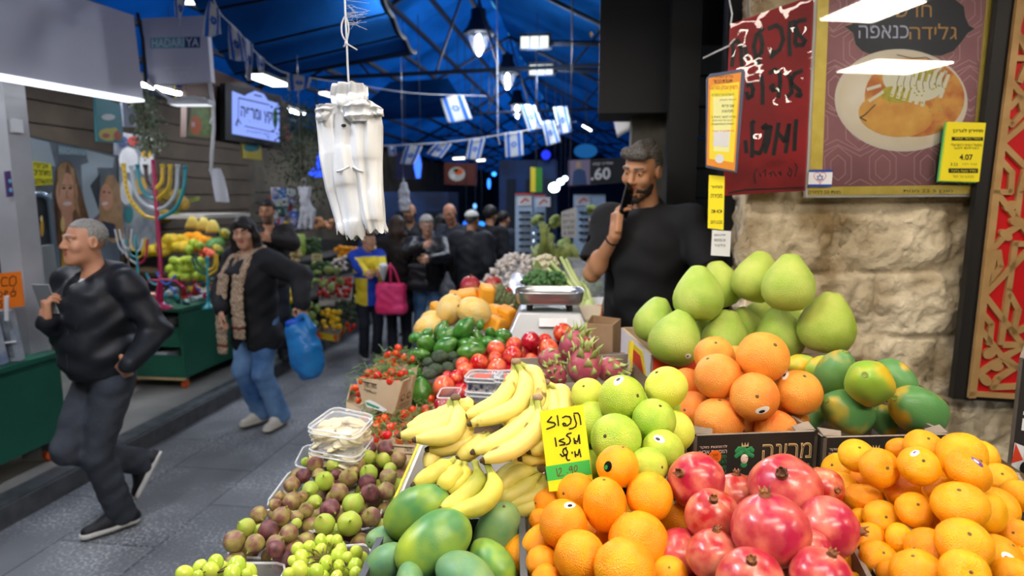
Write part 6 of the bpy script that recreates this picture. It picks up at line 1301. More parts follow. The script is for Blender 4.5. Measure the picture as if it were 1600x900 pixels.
 body=b.mesh('body',[o['skin'],LIPS,o['hair']if o.get('brow',1)else o['skin'],o.get('bm',STUB)],t,mfn)
 if o.get('eyes',1):eyes(HM,hs,t)
 # --- hair
 hk=o.get('hk','short');hp=lambda x,y,z:(HM@Vector((x*hs,y*hs,z*hs)))[:];R=np.array(HM.to_3x3())
 if hk!='bald':
  g=Field(min(h,.006),.0018 if h<.007 else.001,160,1)
  top=o.get('hv',.010)
  g.ell(hp(0,-.014,.038+top*.5),np.array((.074+top*.7,.094+top*.8,.083+top))*hs,R,.01)
  if hk=='long':
   for q in(-1,1):g.chain([hp(q*.06,-.01,.05),hp(q*.082,-.01,-.03),hp(q*.085,-.03,-.12),hp(q*.07,-.02,-.2)],[.03*hs,.028*hs,.034*hs,.012*hs],.03)
   g.chain([hp(0,-.06,.04),hp(0,-.08,-.08),hp(0,-.09,-.2)],[.07*hs,.075*hs,.05*hs],.03);g.ell(hp(0,.075,-.03),np.array((.052,.06,.085))*hs,R,.012,0,1)
   g.cap(hp(.02,.07,.09),hp(-.06,.055,.045),.02*hs,.015*hs,.015)
  else:
   if hk=='quiff':g.cap(hp(-.035,.068,.092),hp(.035,.068,.092),.030*hs,.030*hs,.02);g.cap(hp(0,.03,.11),hp(0,-.05,.105),.03*hs,.03*hs,.02)
   g.box(hp(0,.10,-.035),np.array((.12,.075,.083+o.get('fh',.012)))*hs,R,.005,.012,0,1);g.box(hp(0,.06,-.10),np.array((.12,.12,.10))*hs,R,.004,.01,0,1);g.box(hp(0,-.08,-.15),np.array((.12,.09,.09))*hs,R,.004,.01,0,1)
   for q in(-1,1):g.box(hp(q*.085,.02,-.02),np.array((.02,.022,.030))*hs,R,.004,.006,0,1)
  hr=g.mesh('hair',o['hair'],t)
 if o.get('beardm')is not None:
  g=Field(min(h,.005),.0015,190,2);g.ell(hp(0,.024,-.055),np.array((.0605,.070,.070))*hs,R,.01);g.ell(hp(0,.072,-.102),np.array((.030,.026,.024))*hs,R,.015)
  g.box(hp(0,.03,.02),np.array((.10,.12,.050))*hs,R,.01,.008,0,1);g.box(hp(0,-.07,-.05),np.array((.10,.065,.1))*hs,R,.004,.008,0,1);g.ell(hp(0,.10,-.053),np.array((.024,.03,.013))*hs,R,.006,0,1)
  for q in(-1,1):g.ell(hp(q*.050,.085,-.030),np.array((.034,.05,.03))*hs,R,.006,0,1)
  g.mesh('beard',o['beardm'],t)
  # --- trousers
 hj=o.get('hc',max(h,.007));fl=o.get('flare',.012);f=Field(hj,.0028,34,3);hw=.115*s*o.get('hipw',1)
 f.ell(pel+V3(0,-.01,-.01),(.165*s*o.get('hipw',1),.125*s*o.get('hipw',1),.13*s),None,.03)
 for sd in 'RL':
  k_,an,toe=leg[sd];f.chain([hip[sd]+V3(0,0,-.03),k_,an-(k_-an).normalized()*.01*s],[.094*s,(.066+fl*.4)*s,(.054+fl)*s],.025);f.cap(k_+(hip[sd]-k_)*.4,hip[sd]+V3(0,-.02,0),.08*s,.088*s,.03)
  ud=(k_-an).normalized();z=np.array(ud);xx=np.array(Vector((1,0,0))-ud*ud.x);xx/=np.linalg.norm(xx);yy=np.cross(z,xx);Rk=np.stack((xx,yy,z),1);f.box(np.array(an)-z*.155*s,(.12,.12,.11*s+.0),Rk,.002,.004,0,1)
 f.mesh('trousers',o['trousers'],t)
 # --- top
 ht=o.get('ht',hj);f=Field(ht,o.get('wrinkle',.004),o.get('wsc',26),5);bulk=o.get('bulk',.0);hem=o.get('hem',.84)*s
 f.chain([Vector((pel.x,pel.y,hem+.06*s)),wai,che],[(.150+bulk)*s*wd,(.140+bulk)*s*wd,(.145+bulk)*s*wd],.06)
 f.ell(che+V3(0,.01,-.02),((.185+bulk)*s*wd,(.128+bulk)*s,.17*s),np.array(tw),.05);f.ell(Vector((pel.x,pel.y,hem+.11*s)),((.178+bulk)*s*o.get('hipw',1),(.135+bulk)*s,.13*s),None,.05)
 if o.get('belly'):f.ell(wai+V3(0,.07,-.03),(.13*s,.10*s,.13*s),None,.06)
 if fem:
  for q in(-1,1):f.ell(che+V3(q*.075,.105,-.03),(.07*s,.06*s,.07*s),None,.04)
 for sd in 'RL':
  e,w=arm[sd];f.cap(nek+V3(0,-.01,-.06),sh[sd],.07*s,(.066+bulk*.6)*s,.04)
  if o.get('sleeve','long')=='long':f.chain([sh[sd],e,w+(e-w).normalized()*.012],[(.070+bulk*.7)*s,(.060+bulk*.7)*s,(.043+bulk*.5)*s],.025)
  else:
   m=sh[sd]+(e-sh[sd])*.78;f.cap(sh[sd],m,.072*s,.074*s,.025);d_=np.array((e-sh[sd]).normalized());xx=np.cross(d_,(0.1,1,0.2));xx/=np.linalg.norm(xx);f.box(np.array(m)+d_*.09*s,(.10,.10,.085*s),np.stack((xx,np.cross(d_,xx),d_),1),.002,.006,0,1)
   f.cap(sh[sd]+(e-sh[sd])*.5,e,.058*s,.055*s,.01,0,1)
 ck=o.get('collar',.0)
 f.cap(nek+V3(0,-.02,-.05),nek+V3(0,-.015,.01+ck),(.075+ck*.2)*s,(.066+ck*.3)*s,.03);f.cap(nek+V3(0,.0,-.02),nb+Vector((0,.01,.06)),.06*s,.07*s,.008,0,1)
 if o.get('vneck'):f.chain([nek+V3(0,.06,.03),nek+V3(0,.11,-.06),nek+V3(0,.15,-.14)],[.055*s,.036*s,.008*s],.01,0,1)
 if o.get('hood'):f.chain([nek+V3(-.10,.04,-.02),nek+V3(-.075,-.075,.0),nek+V3(.075,-.075,.0),nek+V3(.10,.04,-.02)],[.03*s,.045*s,.045*s,.03*s],.05)
 if o.get('open'):f.chain([nek+V3(0,.08,0),che+V3(0,.13,0),wai+V3(0,.15,0),Vector((pel.x,pel.y+.16*s,hem-.1))],[.04*s,.055*s,.06*s,.075*s],.015,0,1)
 f.box((pel.x,pel.y,hem-.15),(.5,.4,.15),None,.002,.01,0,1)
 top=f.mesh(o.get('topname','jacket'),o['top'],t,o.get('topfn'))
 if o.get('under')is not None:
  f=Field(ht);f.chain([wai,che],[.126*s,.132*s],.05);f.cap(che,nek+V3(0,0,-.03),.125*s,.066*s,.04);
  if fem:
   for q in(-1,1):f.ell(che+V3(q*.07,.09,-.03),(.065*s,.055*s,.07*s),None,.04)
  f.cap(nek+V3(0,.0,-.02),nb+Vector((0,.01,.06)),.055*s,.066*s,.008,0,1);f.mesh('shirt',o['under'],t)
  # --- shoes
 for sd in 'RL':
  k_,an,toe=leg[sd];dn=Vector((0,0,-1));dn=(dn-toe*toe.dot(dn)).normalized();x=toe.cross(dn);hl=an-toe*.045*s+dn*.045*s;tp=an+toe*.165*s+dn*.052*s
  f=Field(min(hj,.006));f.cap(hl,an-dn*.02*s+toe*.01*s,.042*s,.044*s,.02);f.cap(an-dn*.015*s+toe*.02*s,an+toe*.09*s+dn*.03*s,.043*s,.036*s,.02);f.chain([hl,an+toe*.06*s+dn*.042*s,tp],[.040*s,.044*s,.036*s],.02);Rk=np.array(Matrix((x,toe,dn)).transposed());f.box(an+toe*.06*s+dn*.12*s,(.09,.2,.055*s),Rk,.001,.002,0,1);so=f.mesh('shoe',o['shoe'],t)
  f=Field(min(hj,.006));f.chain([hl+dn*.018*s,an+toe*.06*s+dn*.058*s,tp+dn*.012*s],[.045*s,.049*s,.044*s],.02);f.box(an+toe*.06*s+dn*.135*s,(.09,.2,.06*s),Rk,.001,.002,0,1);f.box(an+toe*.06*s-dn*.0*s,(.09,.2,.046*s),Rk,.001,.002,0,1);sl=f.mesh('sole',o.get('sole',o['shoe']),None);sl.parent=so
 o['_']=dict(HM=HM,nek=nek,che=che,wai=wai,pel=pel,arm=arm,sh=sh,s=s,hs=hs,t=t,W2L=W2L,leg=leg,top=top);return t
C_NYLON=mat('black_nylon','#17191f',.52,col2='#1b1e24',nscale=4,spec=.35,bump=.4,bscale=22,bdist=.008);C_JEANK=cloth('charcoal_denim','#2c3038','#3b414b',.85,.3,50);C_JEANB=cloth('blue_denim','#3c6496','#6d92bd',.85,.3,30);C_BLACK=cloth('black_cotton','#17181b','#1d1e22',.85);C_COAT=cloth('black_coat','#15161a','#1c1d22',.8);C_DARK=cloth('dark_navy_cloth','#1c212b','#262c38',.85);C_LEATHER=mat('black_leather','#16161a',.35,bump=.4,bscale=16,bdist=.02)
S_BLACK=mat('black_shoe','#14151a',.6);S_WHITE=mat('white_sole','#c9c8c2',.5);S_OFFW=mat('offwhite_trainer','#b9b3a6',.6,col2='#cfcac0');W_SHIRT=cloth('white_tee','#c9ccd2','#d6d8dc')
# 1. the walking man with a phone
o=dict(skin=SK_OLD,hair=H_GREY,hk='short',hv=.003,fh=.022,h=.0045,hc=.006,ht=.006,trousers=C_JEANK,flare=.018,top=C_NYLON,shoe=S_BLACK,sole=S_WHITE,under=W_SHIRT,vneck=1,hood=1,belly=1,bulk=.012,hem=.90,wrinkle=.0075,wsc=25,head=(-.02,.05,0),brow=1,jaw=1.08,wide=1.06,
armR=dict(w=P(72,500,3.10),hint=(-.3,.6,-.9),f=(P(68,440,3.06)-P(72,500,3.10)),n=(-.5,-.8,-.2),curl=(.75,.8,.85,.9),thumb=.2),twist=.3,armL=dict(w=P(199,570,3.12),hint=(.5,.6,-.7),f=(-RT*.8+FW*.7-Vector((0,0,.5))),n=(.4,-.9,.2)),
legL=dict(w=atZ(190,800,.095),toe=(-.62,-.78,-.04)),legR=dict(hint=(-.3,-.9,-.1),w=P(222,722,3.6),toe=(-.42,-.2,-.88)),lean=(0,.02,0),shift=(0,0,.0))
o['bm']=STUB
person('grey-haired man in a black zip windbreaker walking and looking at his phone',(-2.55,2.97,0),(-.42,-.91),1.70,o);m1=o['_']
t=m1['t'];L=m1
f=lambda x,y,z:L['nek']+Matrix.Rotation(.3,3,'Z')@Vector((x,y,z))*L['s']
mb=MB();zp=[f(0,.142,-.13),f(0,.172,-.22),f(0,.20,-.34),f(0,.205,-.46)];mb.tube(zp,.003,6);mb.build('zip',mat('zip_grey','#3a3d44',.4,.5),None).parent=t
mb=MB();mb.ell(zp[0],(.006,.004,.012));mb.build('zip_pull',mat('zip_metal','#c9ccd0',.3,.8),None).parent=t
for q in(-1,1):mb=MB();mb.tube([f(q*.06,.11,-.05),f(q*.065,.16,-.14),f(q*.06,.185,-.24)],.0028,6);mb.ell(f(q*.06,.187,-.25),(.004,.004,.009));mb.build('drawstring',C_BLACK,None).parent=t
mb=MB();mb.tube([f(-.055,.05,-.005),f(-.03,.085,-.025),f(0,.1,-.033),f(.03,.085,-.025),f(.055,.05,-.005)],.003,6);mb.build('necklace',C_BLACK,None).parent=t
# the phone in his hand
e,w=m1['arm']['R'];wl=m1['W2L'].inverted();wh=wl@w;fd=(P(68,440,3.06)-P(72,500,3.10)).normalized();c=wh+fd*.105+(CAM-wh).normalized()*-.012+RT*.004
R=Matrix((RT*.93+FW*.36,(fd+RT*-.28).normalized(),(RT*.93+FW*.36).cross((fd+RT*-.28).normalized()))).transposed()
r=thing('smartphone','silver smartphone in a clear case held up by the grey-haired man','phone',c);mb=MB();mb.box(c,(.036,.075,.0045),R);weld(mb.build('case',mat('phone_case','#a5a9aa',.2,.3),r),.006,3);mb=MB();mb.box(c+R@Vector((.0,0,.0052)),(.033,.071,.0008),R);mb.build('screen',mat('phone_glass','#55595c',.08),r);mb=MB();mb.box(c+R@Vector((-.018,.052,-.006)),(.012,.016,.002),R);mb.build('camera_block',M_INK,r)
# 2. woman with scarf and blue bag
o=dict(skin=SK_FAIR,hair=H_BLACK,hk='long',h=.006,hc=.007,ht=.007,trousers=C_JEANB,flare=.028,top=C_COAT,shoe=S_OFFW,sole=S_OFFW,under=cloth('navy_jumper','#171d2b','#1d2434'),open=1,fem=1,bulk=.042,hem=.66,wrinkle=.005,head=(.55,-.12,0),hipw=1.0,wide=.98,collar=.03,
armR=dict(w=P(346,482,4.72),hint=(-.6,.8,0),f=(.05,-.1,-1),n=(-1,-.3,0),curl=(.25,.3,.35,.4),thumb=.3),armL=dict(w=P(472,475,4.72),hint=(.8,.6,0),f=(.05,-.1,-1),n=(.8,-.6,0),curl=(1.2,1.2,1.2,1.2),thumb=.8),
legR=dict(w=atZ(409,643,.095),toe=(-.45,-.89,-.02)),legL=dict(w=atZ(437,648,.095),toe=(-.1,-.99,-.02)),lean=(0,.05,0))
person('woman in a black coat and patterned beige scarf walking with a blue carrier bag',(-2.60,4.60,0),(-.32,-.95),1.66,o);m2=o['_'];t=m2['t']
def mat_scarf():
 m=mat('beige_checked_scarf','#b59a80',.85);nt=m.node_tree;N=nt.nodes;L=nt.links;tc=N.new('ShaderNodeTexCoord');ck=N.new('ShaderNodeTexChecker');ck.inputs['Scale'].default_value=60;ck.inputs[1].default_value=hx('#c0a88c');ck.inputs[2].default_value=hx('#8d7460');L.new(tc.outputs['Object'],ck.inputs[0]);L.new(ck.outputs[0],N['Principled BSDF'].inputs['Base Color']);return m
M_SC=mat_scarf();s=m2['s'];nk=m2['nek'];g=lambda x,y,z:nk+Vector((x,y,z))*s
sc=Field(.006,.004,60,2);sc.chain([g(-.06,.04,.0),g(-.075,-.05,.03),g(.075,-.05,.03),g(.06,.04,0)],[.032,.034,.034,.032],.03)
def ribbon(fd,pts,w,th):
 for a,b in zip(pts,pts[1:]):
  for k in(-1,-.4,.4,1):d=Vector((w*k,-abs(k)*.012,0));fd.cap(a+d,b+d,th,th,.02)
ribbon(sc,[g(.065,.10,-.01),g(.085,.20,-.16),g(.09,.235,-.34),g(.10,.235,-.55),g(.115,.225,-.76)],.036,.014);ribbon(sc,[g(-.06,.10,-.01),g(-.075,.20,-.16),g(-.085,.235,-.34),g(-.085,.235,-.52),g(-.075,.225,-.62)],.042,.014)
so=sc.mesh('scarf',[M_SC,mat('scarf_stripe','#7a3a30',.85)],t,lambda C,mi:np.where(((np.abs(C[:,2]-(nk.z-.545*s))<.012)&(C[:,0]<0))|((np.abs(C[:,2]-(nk.z-.70*s))<.012)&(C[:,0]>0)),1,0))
mb=MB();mb.tube([g(-.05,.05,-.02),g(-.03,.12,-.09),g(0,.135,-.12),g(.03,.12,-.09),g(.05,.05,-.02)],.004,6);mb.build('necklace',mat('gold_chain','#b79a58',.3,.9),None,True).parent=t
mb=MB();mb.tube([g(.02,.145,-.12),g(.01,.165,-.3),g(.0,.17,-.42)],.006,6);mb.box(g(0,.175,-.36),(.014,.008,.04));mb.build('lanyard',C_DARK,None).parent=t
mb=MB();el,wr=m2['arm']['L'];ud=(wr-el).normalized();T=Matrix.Translation(wr-ud*.012)@Vector((0,0,1)).rotation_difference(ud).to_matrix().to_4x4();mb.tube([T@Vector((.034*cos(a),.034*sin(a),0))for a in[k*.5236 for k in range(13)]],.005,6);mb.build('bracelet',mat('gold_chain','#b79a58',.3,.9),None,True).parent=t
hw=m2['W2L'].inverted()@(wr+ud*.085)
bg=Field(.008,.0022,40,4);rel=lambda px,py,d:P(px,py,d)-hw
c0=Vector((0,0,0));bl=[rel(458,548,4.72),rel(505,575,4.72),rel(500,604,4.72),rel(484,608,4.72)]
bg.cap((-.015,0,-.01),(-.07,.01,-.10),.016,.03,.02);bg.cap((.015,0,-.01),(.06,0,-.10),.016,.03,.02);bg.chain([(-.09,.01,-.12),(.06,0,-.12)],[.035,.035],.03);bg.chain([(-.04,0,-.14),(.02,0,-.26),(.04,0,-.40)],[.075,.095,.085],.06);bg.ell((.03,-.005,-.36),(.12,.075,.11),None,.04);bg.cap((-.10,.0,-.13),(-.03,0,-.34),.03,.07,.05);bg.cap((.03,0,-.42),(-.01,0,-.47),.06,.03,.04)
b=bg.mesh('carrier_bag',mat('blue_thin_plastic','#2f8fd8',.28,col2='#1f78c4',nscale=5,bump=.6,bscale=18,bdist=.02,alpha=.86),None);b.location=hw;tag(b,'blue plastic carrier bag hanging from the hand of the woman with the scarf','carrier bag')
bg=Field(.008);bg.ell((-.005,0,-.34),(.075,.05,.08),None,.01);pk=bg.mesh('cabbage',mat('pale_purple_cabbage','#b9a9cf',.5,col2='#6a2f78',nscale=4,ncontrast=(.45,.6)),None);pk.location=hw;tag(pk,'pale and purple cabbage showing through the blue carrier bag','cabbage')
mb=MB();mb.lathe([(.001,-.03),(.028,-.03),(.03,0),(.028,.04),(.014,.055),(.014,.075),(.001,.076)],12);bo=mb.build('bottle',mat('blue_bottle','#1558d6',.25),None,True,None);bo.location=hw+Vector((-.085,-.02,-.07));bo.rotation_euler=(0,1.2,0);tag(bo,'small blue bottle poking out of the blue carrier bag','bottle')
# 3. the vendor on the phone, in a black tee, behind the pomelos
vx=P(1035,480,2.82);hd_c=P(1003,268,2.70)
o=dict(skin=SK_MED,hair=H_SALT,hk='quiff',hv=.004,h=.0042,hc=.008,ht=.006,trousers=C_JEANK,top=C_BLACK,topname='t_shirt',sleeve='short',shoe=S_BLACK,bulk=.012,hem=.80,wrinkle=.005,wsc=20,head=(-.12,-.30,-.10),head_to=P(1004,268,2.92),zfree=1,fh=.016,wide=1.10,beardm=H_BEARD,beard=0,bm=STUB,
armR=dict(w=P(961,368,2.85),hint=(-.35,-.1,-1),f=(P(966,318,2.85)-P(961,368,2.85)),n=(-.9,-.35,-.1),curl=(.45,.5,.55,.6),thumb=.1),armL=dict(w=P(1112,520,2.70),hint=(1,.5,-.2),f=(.1,-.4,-1),n=(1,-.3,0)),lean=(-.02,.10,-.02))
vz=.16
person('bearded vendor in a black T-shirt talking on a mobile phone, head bent, behind the pomelos',(vx.x,vx.y,vz),(-.42,-.9),1.78,o);m3=o['_']
mb=MB();vl=m3['t'].location;mb.bx((vl.x-.35,vl.y-.3,0),(vl.x+.3,vl.y+.45,vl.z-.003));tag(mb.build('duckboard',M_WOOD),'low wooden duckboard under the vendor, behind the fruit boxes','duckboard')
el,wr=m3['arm']['R'];wv=m3['W2L'].inverted();whd=wv@wr;fd=(P(988,322,2.56)-P(975,372,2.58)).normalized();c=P(979,313,2.84)
yax=(P(986,288,2.86)-P(974,334,2.82)).normalized();xax=(FW*.8+RT*.6);xax=(xax-yax*xax.dot(yax)).normalized();R=Matrix((xax,yax,xax.cross(yax))).transposed()
r=thing('smartphone','black smartphone held to his ear by the vendor','phone',c);mb=MB();mb.box(c,(.037,.075,.0045),R);weld(mb.build('case',M_INK,r),.005,3);mb=MB();mb.box(c+R@Vector((0,0,.005)),(.034,.07,.0008),R);mb.build('screen',mat('phone_glass_dark','#0a0a0c',.06),r)
mb=MB();ud=(wr-el).normalized();T=Matrix.Translation(wr-ud*.03)@Vector((0,0,1)).rotation_difference(ud).to_matrix().to_4x4();mb.tube([T@Vector((.031*cos(a),.031*sin(a),0))for a in[k*.5236 for k in range(13)]],.004,6);mb.build('bracelet',C_BLACK,None,True).parent=m3['t']
# 4. young man behind the woman, the boy, and the people down the street
o=dict(skin=SK_MED,hair=H_BLACK,hk='short',hv=.014,h=.008,trousers=C_DARK,top=cloth('dark_brown_fleece','#241f1d','#2f2926'),shoe=S_BLACK,under=cloth('grey_tee','#8d8b84','#9a978f'),vneck=1,bulk=.02,head=(-.35,-.1,0),beard=1,bm=STUB,wide=1.05,hem=.8,armR=dict(w=atY(415,372,6.0),hint=(-.6,.6,-.5)),armL=dict(w=atY(425,374,5.95),hint=(.8,.4,-.5)))
p4=atY(418,330,6.25);person('young black-haired man in a dark jacket at the far shop, behind the scarfed woman',(p4.x,p4.y,.125),(.45,-.9),1.66,o)
def boytop(C,mi):
 x,y,z=C[:,0],C[:,1],C[:,2];m=np.zeros(len(C),int);m[(z>.98)&(z<1.16)&(y>-.02)&(np.abs(x)<.19)]=1;m[(z<.92)&(np.abs(x)>.06)&(np.abs(x)<.17)]=1;return m
bp=atZ(577,558,0)
o=dict(skin=SK_FAIR,hair=H_BROWN,hk='short',hv=.018,h=.008,hc=.008,ht=.008,hs=1.12,trousers=C_DARK,top=[cloth('royal_blue_sweat','#1440b4','#1a4cc8'),cloth('yellow_sweat','#e6cc22','#edd63c')],topname='hooded_jacket',topfn=boytop,shoe=S_BLACK,sole=S_WHITE,hood=1,bulk=.02,hem=.72,head=(.55,-.12,0),wide=1.0,
armR=dict(w=atZ(577,450,.80),hint=(-.3,-.6,-.8)),armL=dict(w=P(592,446,6.65),hint=(.6,.5,-.8)))
o['armR']=dict(w=P(584,443,6.62),hint=(-.7,-.3,-.8),curl=(.9,.9,.9,.9));o['armL']=dict(w=P(594,440,6.7),hint=(.5,.6,-.8),curl=(.9,.9,.9,.9))
person('boy in a blue and yellow hooded jacket holding a white paper cone',(bp.x,bp.y+.05,0),(.62,-.78),1.44,o);m5=o['_']
c=P(599,424,6.58);mb=MB();mb.lathe([(.006,-.11),(.02,-.06),(.038,.02),(.045,.07),(.04,.075),(.02,.06)],12);oo=mb.build('paper_cone',mat('white_paper','#d5d6d8',.6),None,True);oo.location=c;oo.rotation_euler=(.2,.1,0);tag(oo,'white paper cone held by the boy in blue and yellow','paper cone')
mb=MB();rr=random.Random(3)
for k in range(1):pass
def crowd(label,px,pyh,d,hgt,face,**k):
 p=P(px,pyh,d);o=dict(skin=SK_MED,hair=H_BLACK,hk='short',h=.011,hc=.011,ht=.011,trousers=C_DARK,top=C_COAT,shoe=S_BLACK,bulk=.03,hem=.72,eyes=1);o.update(k);person(label,(p.x,p.y,0),face,hgt,o);return o['_']
crowd('person in a long dark coat with long brown hair, back turned, beside the boy',620,340,7.5,1.60,(-.3,.95),hair=H_BROWN,hk='long',top=cloth('dark_brown_coat','#1d1715','#2a211d'),hem=.45,skin=SK_FAIR,bulk=.01)
c=P(611,455,6.9);bg=Field(.011,.004,30,1);bg.chain([(-.12,0,-.18),(.13,0,-.18)],[.055,.055],.03);bg.chain([(-.12,0,.02),(.12,0,.02)],[.04,.04],.03);bg.box((0,0,-.08),(.13,.03,.14),None,.03,.03);b=bg.mesh('tote_bag',mat('pink_tote','#d81e5c',.5,col2='#e8407a',nscale=4),None);b.location=c;tag(b,'bright pink tote bag hanging beside the boy in blue and yellow','tote bag')
mb=MB()
for q in(-.05,.05):mb.tube([(q-.05,-.02,.05),(q*.6-.02,-.02,.2),(0,0,.30),(q*.6+.02,.02,.2),(q+.05,.02,.05)],.012,6)
h_=mb.build('handle',mat('pink_tote','#d81e5c',.5),None,True);h_.parent=b
crowd('balding man in a black coat and pale scarf, facing us in the crowd',640,322,8.4,1.74,(.15,-1),hk='bald',head=(-.1,-.1,0),trousers=C_BLACK,collar=.02,under=cloth('pale_scarf','#9a8a6a','#877a60'),vneck=1,beard=1)
m7=crowd('grey-haired woman with glasses in a black leather jacket, clutching a bag',667,340,7.3,1.60,(.1,-1),hair=H_SILVER,hv=.02,skin=SK_FAIR,top=C_LEATHER,trousers=C_JEANB,hem=.80,fem=1,head=(.3,-.1,0),armR=dict(w=P(660,385,7.0),hint=(-1,0,-.6)),armL=dict(w=P(672,405,7.0),hint=(1,0,-.6)))
mb=MB();HM=m7['HM'];hs=m7['hs']
for q in(-1,1):mb.tube([HM@Vector((hs*(q*.031+.02*cos(a)),.098*hs,hs*(.010+.015*sin(a))))for a in[k*.5236 for k in range(13)]],.002,5)
mb.tube([HM@Vector((-.011*hs,.1*hs,.012*hs)),HM@Vector((.011*hs,.1*hs,.012*hs))],.002,5);mb.build('glasses',M_INK,None).parent=m7['t']
c=P(654,428,7.05);bg=Field(.01,.003,30);bg.chain([(-.08,0,-.13),(.09,0,-.13)],[.06,.06],.03);bg.chain([(-.06,0,.08),(.06,0,.08)],[.035,.035],.03);bg.box((0,0,-.03),(.08,.02,.11),None,.03,.03);b=bg.mesh('handbag',C_LEATHER,None);b.location=c;tag(b,'black leather handbag carried by the grey-haired woman with glasses','handbag');mb=MB();mb.tube([(-.06,0,.09),(-.03,0,.22),(.03,0,.22),(.06,0,.09)],.009,6);h_=mb.build('strap',C_LEATHER,None,True);h_.parent=b
crowd('long-haired woman in a pale grey top, half hidden beside the bald man',690,350,8.9,1.58,(.4,.9),hk='long',top=cloth('pale_grey_top','#767a80','#858990'),skin=SK_FAIR)
crowd('tall bald man in a dark shirt looking down, hands together',706,322,7.9,1.74,(-.35,-.93),hk='bald',top=C_DARK,head=(.3,-.35,0),bulk=.015,armR=dict(w=P(692,408,7.3),hint=(-1,0,-.6)),armL=dict(w=P(698,408,7.3),hint=(1,0,-.6)),skin=SK_OLD)
c=P(699,440,7.2);bg=Field(.01,.004,30);bg.cap((0,0,.1),(0,0,-.02),.02,.06,.03);bg.ell((0,0,-.1),(.10,.06,.10),None,.05);b=bg.mesh('carrier_bag',mat('grey_thin_plastic','#686c74',.35,bump=.5,bscale=14,bdist=.02),None);b.location=c;tag(b,'grey plastic carrier bag hanging from the hands of the tall bald man','carrier bag')
m9=crowd('man in a long black robe and white skullcap, back turned',737,337,7.4,1.66,(.2,.98),top=cloth('black_robe','#17181c','#22242a'),hem=.10,bulk=.05,hv=.004,hair=H_SALT)
bg=Field(.007);M_=m9['HM'];hs=m9['hs'];R=np.array(M_.to_3x3());bg.ell((M_@Vector((0,-.015*hs,.058*hs)))[:],np.array((.083,.102,.076))*hs,R,.01);bg.box((M_@Vector((0,.0,-.03*hs)))[:],np.array((.2,.2,.085))*hs,R,.002,.004,0,1);bg.mesh('skullcap',mat('white_knit_cap','#d8d8d0',.8),m9['t'])
crowd('black-haired man in dark clothes, back turned, beside the white skullcap',766,322,8.3,1.70,(.3,.95),hv=.015,top=C_BLACK)
crowd('man in a dark jacket half hidden behind the black-haired man',786,345,8.9,1.62,(.6,.8),hv=.012,top=C_DARK)
# ------------------------------------------------------------------ the shops across the aisle
M_LILAC=mat('grey_lilac_board','#c4c4d0',.5);M_POST=mat('light_grey_post','#a9aaac',.55,col2='#98999c',nscale=3);M_CART=mat('dark_green_cart','#17533f',.45,col2='#1c5d48',nscale=3);M_CARTI=mat('cart_inside','#1d2a25',.7);M_ORWH=mat('orange_caster','#d2571c',.45);M_TEALP=mat('teal_print','#5fa9b8',.5);M_NAVYP=mat('navy_print','#33507c',.5)
def xplane(x):return Plane((x,5,1),(1,0,0))
def yplane(y):return Plane((-4,y,1),(0,-1,0))
# grey canopy with a lit lower edge
CP=Plane(atX(120,100,-3.35),Vector((1,0,.03)).normalized());r=thing('shop_canopy','big grey canopy board over the green carts with a bright white lower edge','canopy',CP.at(120,138))
mb=MB();mb.slab([CP.at(*p)for p in((-90,100),(224,154),(209,24),(-90,-75))],-CP.n,.12);mb.build('board',M_LILAC,r)
mb=MB();mb.slab([CP.at(*p,.004)for p in((-90,103),(225,159),(224.5,155.5),(-90,98.5))],-CP.n,.13);mb.build('light_strip',glow('canopy_strip','#f2f6ff',2.2),r)
mb=MB();mb.tube([CP.at(215,20,.0),CP.at(223,60,.0),CP.at(228,130,.0)],.012,8);mb.build('dark_gap',M_DARK,r)  # dark rod put in for the dark gap between canopy and sign
# shop sign board facing up the aisle
HP=yplane(4.75);r=thing('shop_sign','grey shop sign board with a teal name plate, hung beside the canopy','sign',HP.at(278,130));mb=MB();mb.slab([HP.at(*p)for p in((233,133),(330,128),(322,24),(222,29))],-HP.n,.05);mb.build('board',M_LILAC,r)
mb=MB();mb.add(pxquad(HP,235,59,289,76,1,.002),[(0,1,2,3)],0);mb.add(pxquad(HP,289,58,313,75,.5,.002),[(0,1,2,3)],1);write(mb,'HADARI',pxquad(HP,238,61,288,74,1),2,.01,.004,HP.n);write(mb,'YA',pxquad(HP,291,60,311,73,.5),2,.01,.004,HP.n);write(mb,'www.hadariya.com',pxquad(HP,257,104,301,109,.5),2,.01,.004,HP.n);write(mb,'02-6248712',pxquad(HP,265,111,296,118,.4),2,0,.004,HP.n);mb.build('lettering',[M_TEALP,M_NAVYP,M_WHITEC],r)
mb=MB();c=HP.at(228,122,.05);mb.ell(c,(.04,.04,.035));mb.build('camera',M_WHITEC,r,True);mb=MB();mb.tube(spline([HP.at(228,126,.05),HP.at(250,140,.05),HP.at(275,157,.05),HP.at(305,155,.08),HP.at(332,158,.1)],16),.012,6);mb.build('cable',M_WHITEC,r,True)
# white post at the frame edge
p=atX(45,430,-3.55);r=thing('shop_post','pale grey post at the edge of the picture, beside the shop poster','post',(p.x,p.y,.125));mb=MB();mb.bx((p.x-.10,p.y-.09,.125),(p.x+.05,p.y+.06,3.0));mb.build('shaft',M_POST,r)
PF=xplane(p.x+.052);mb=MB();mb.slab([PF.at(*q)for q in((10,308),(18,307),(13,267),(6,268))],PF.n,.015);mb.build('doorpost_case',mat('purple_case','#4d3468',.4),r);mb=MB();mb.ell(PF.at(12,283,.016),(.004,.012,.012));mb.ell(PF.at(13,297,.016),(.004,.012,.014));mb.build('case_inlay',mat('light_blue_inlay','#6fb2dc',.4),r)
mb=MB();mb.box(PF.at(24,197,-.0),(.02,.035,.04));mb.build('socket',M_WHITEC,r)
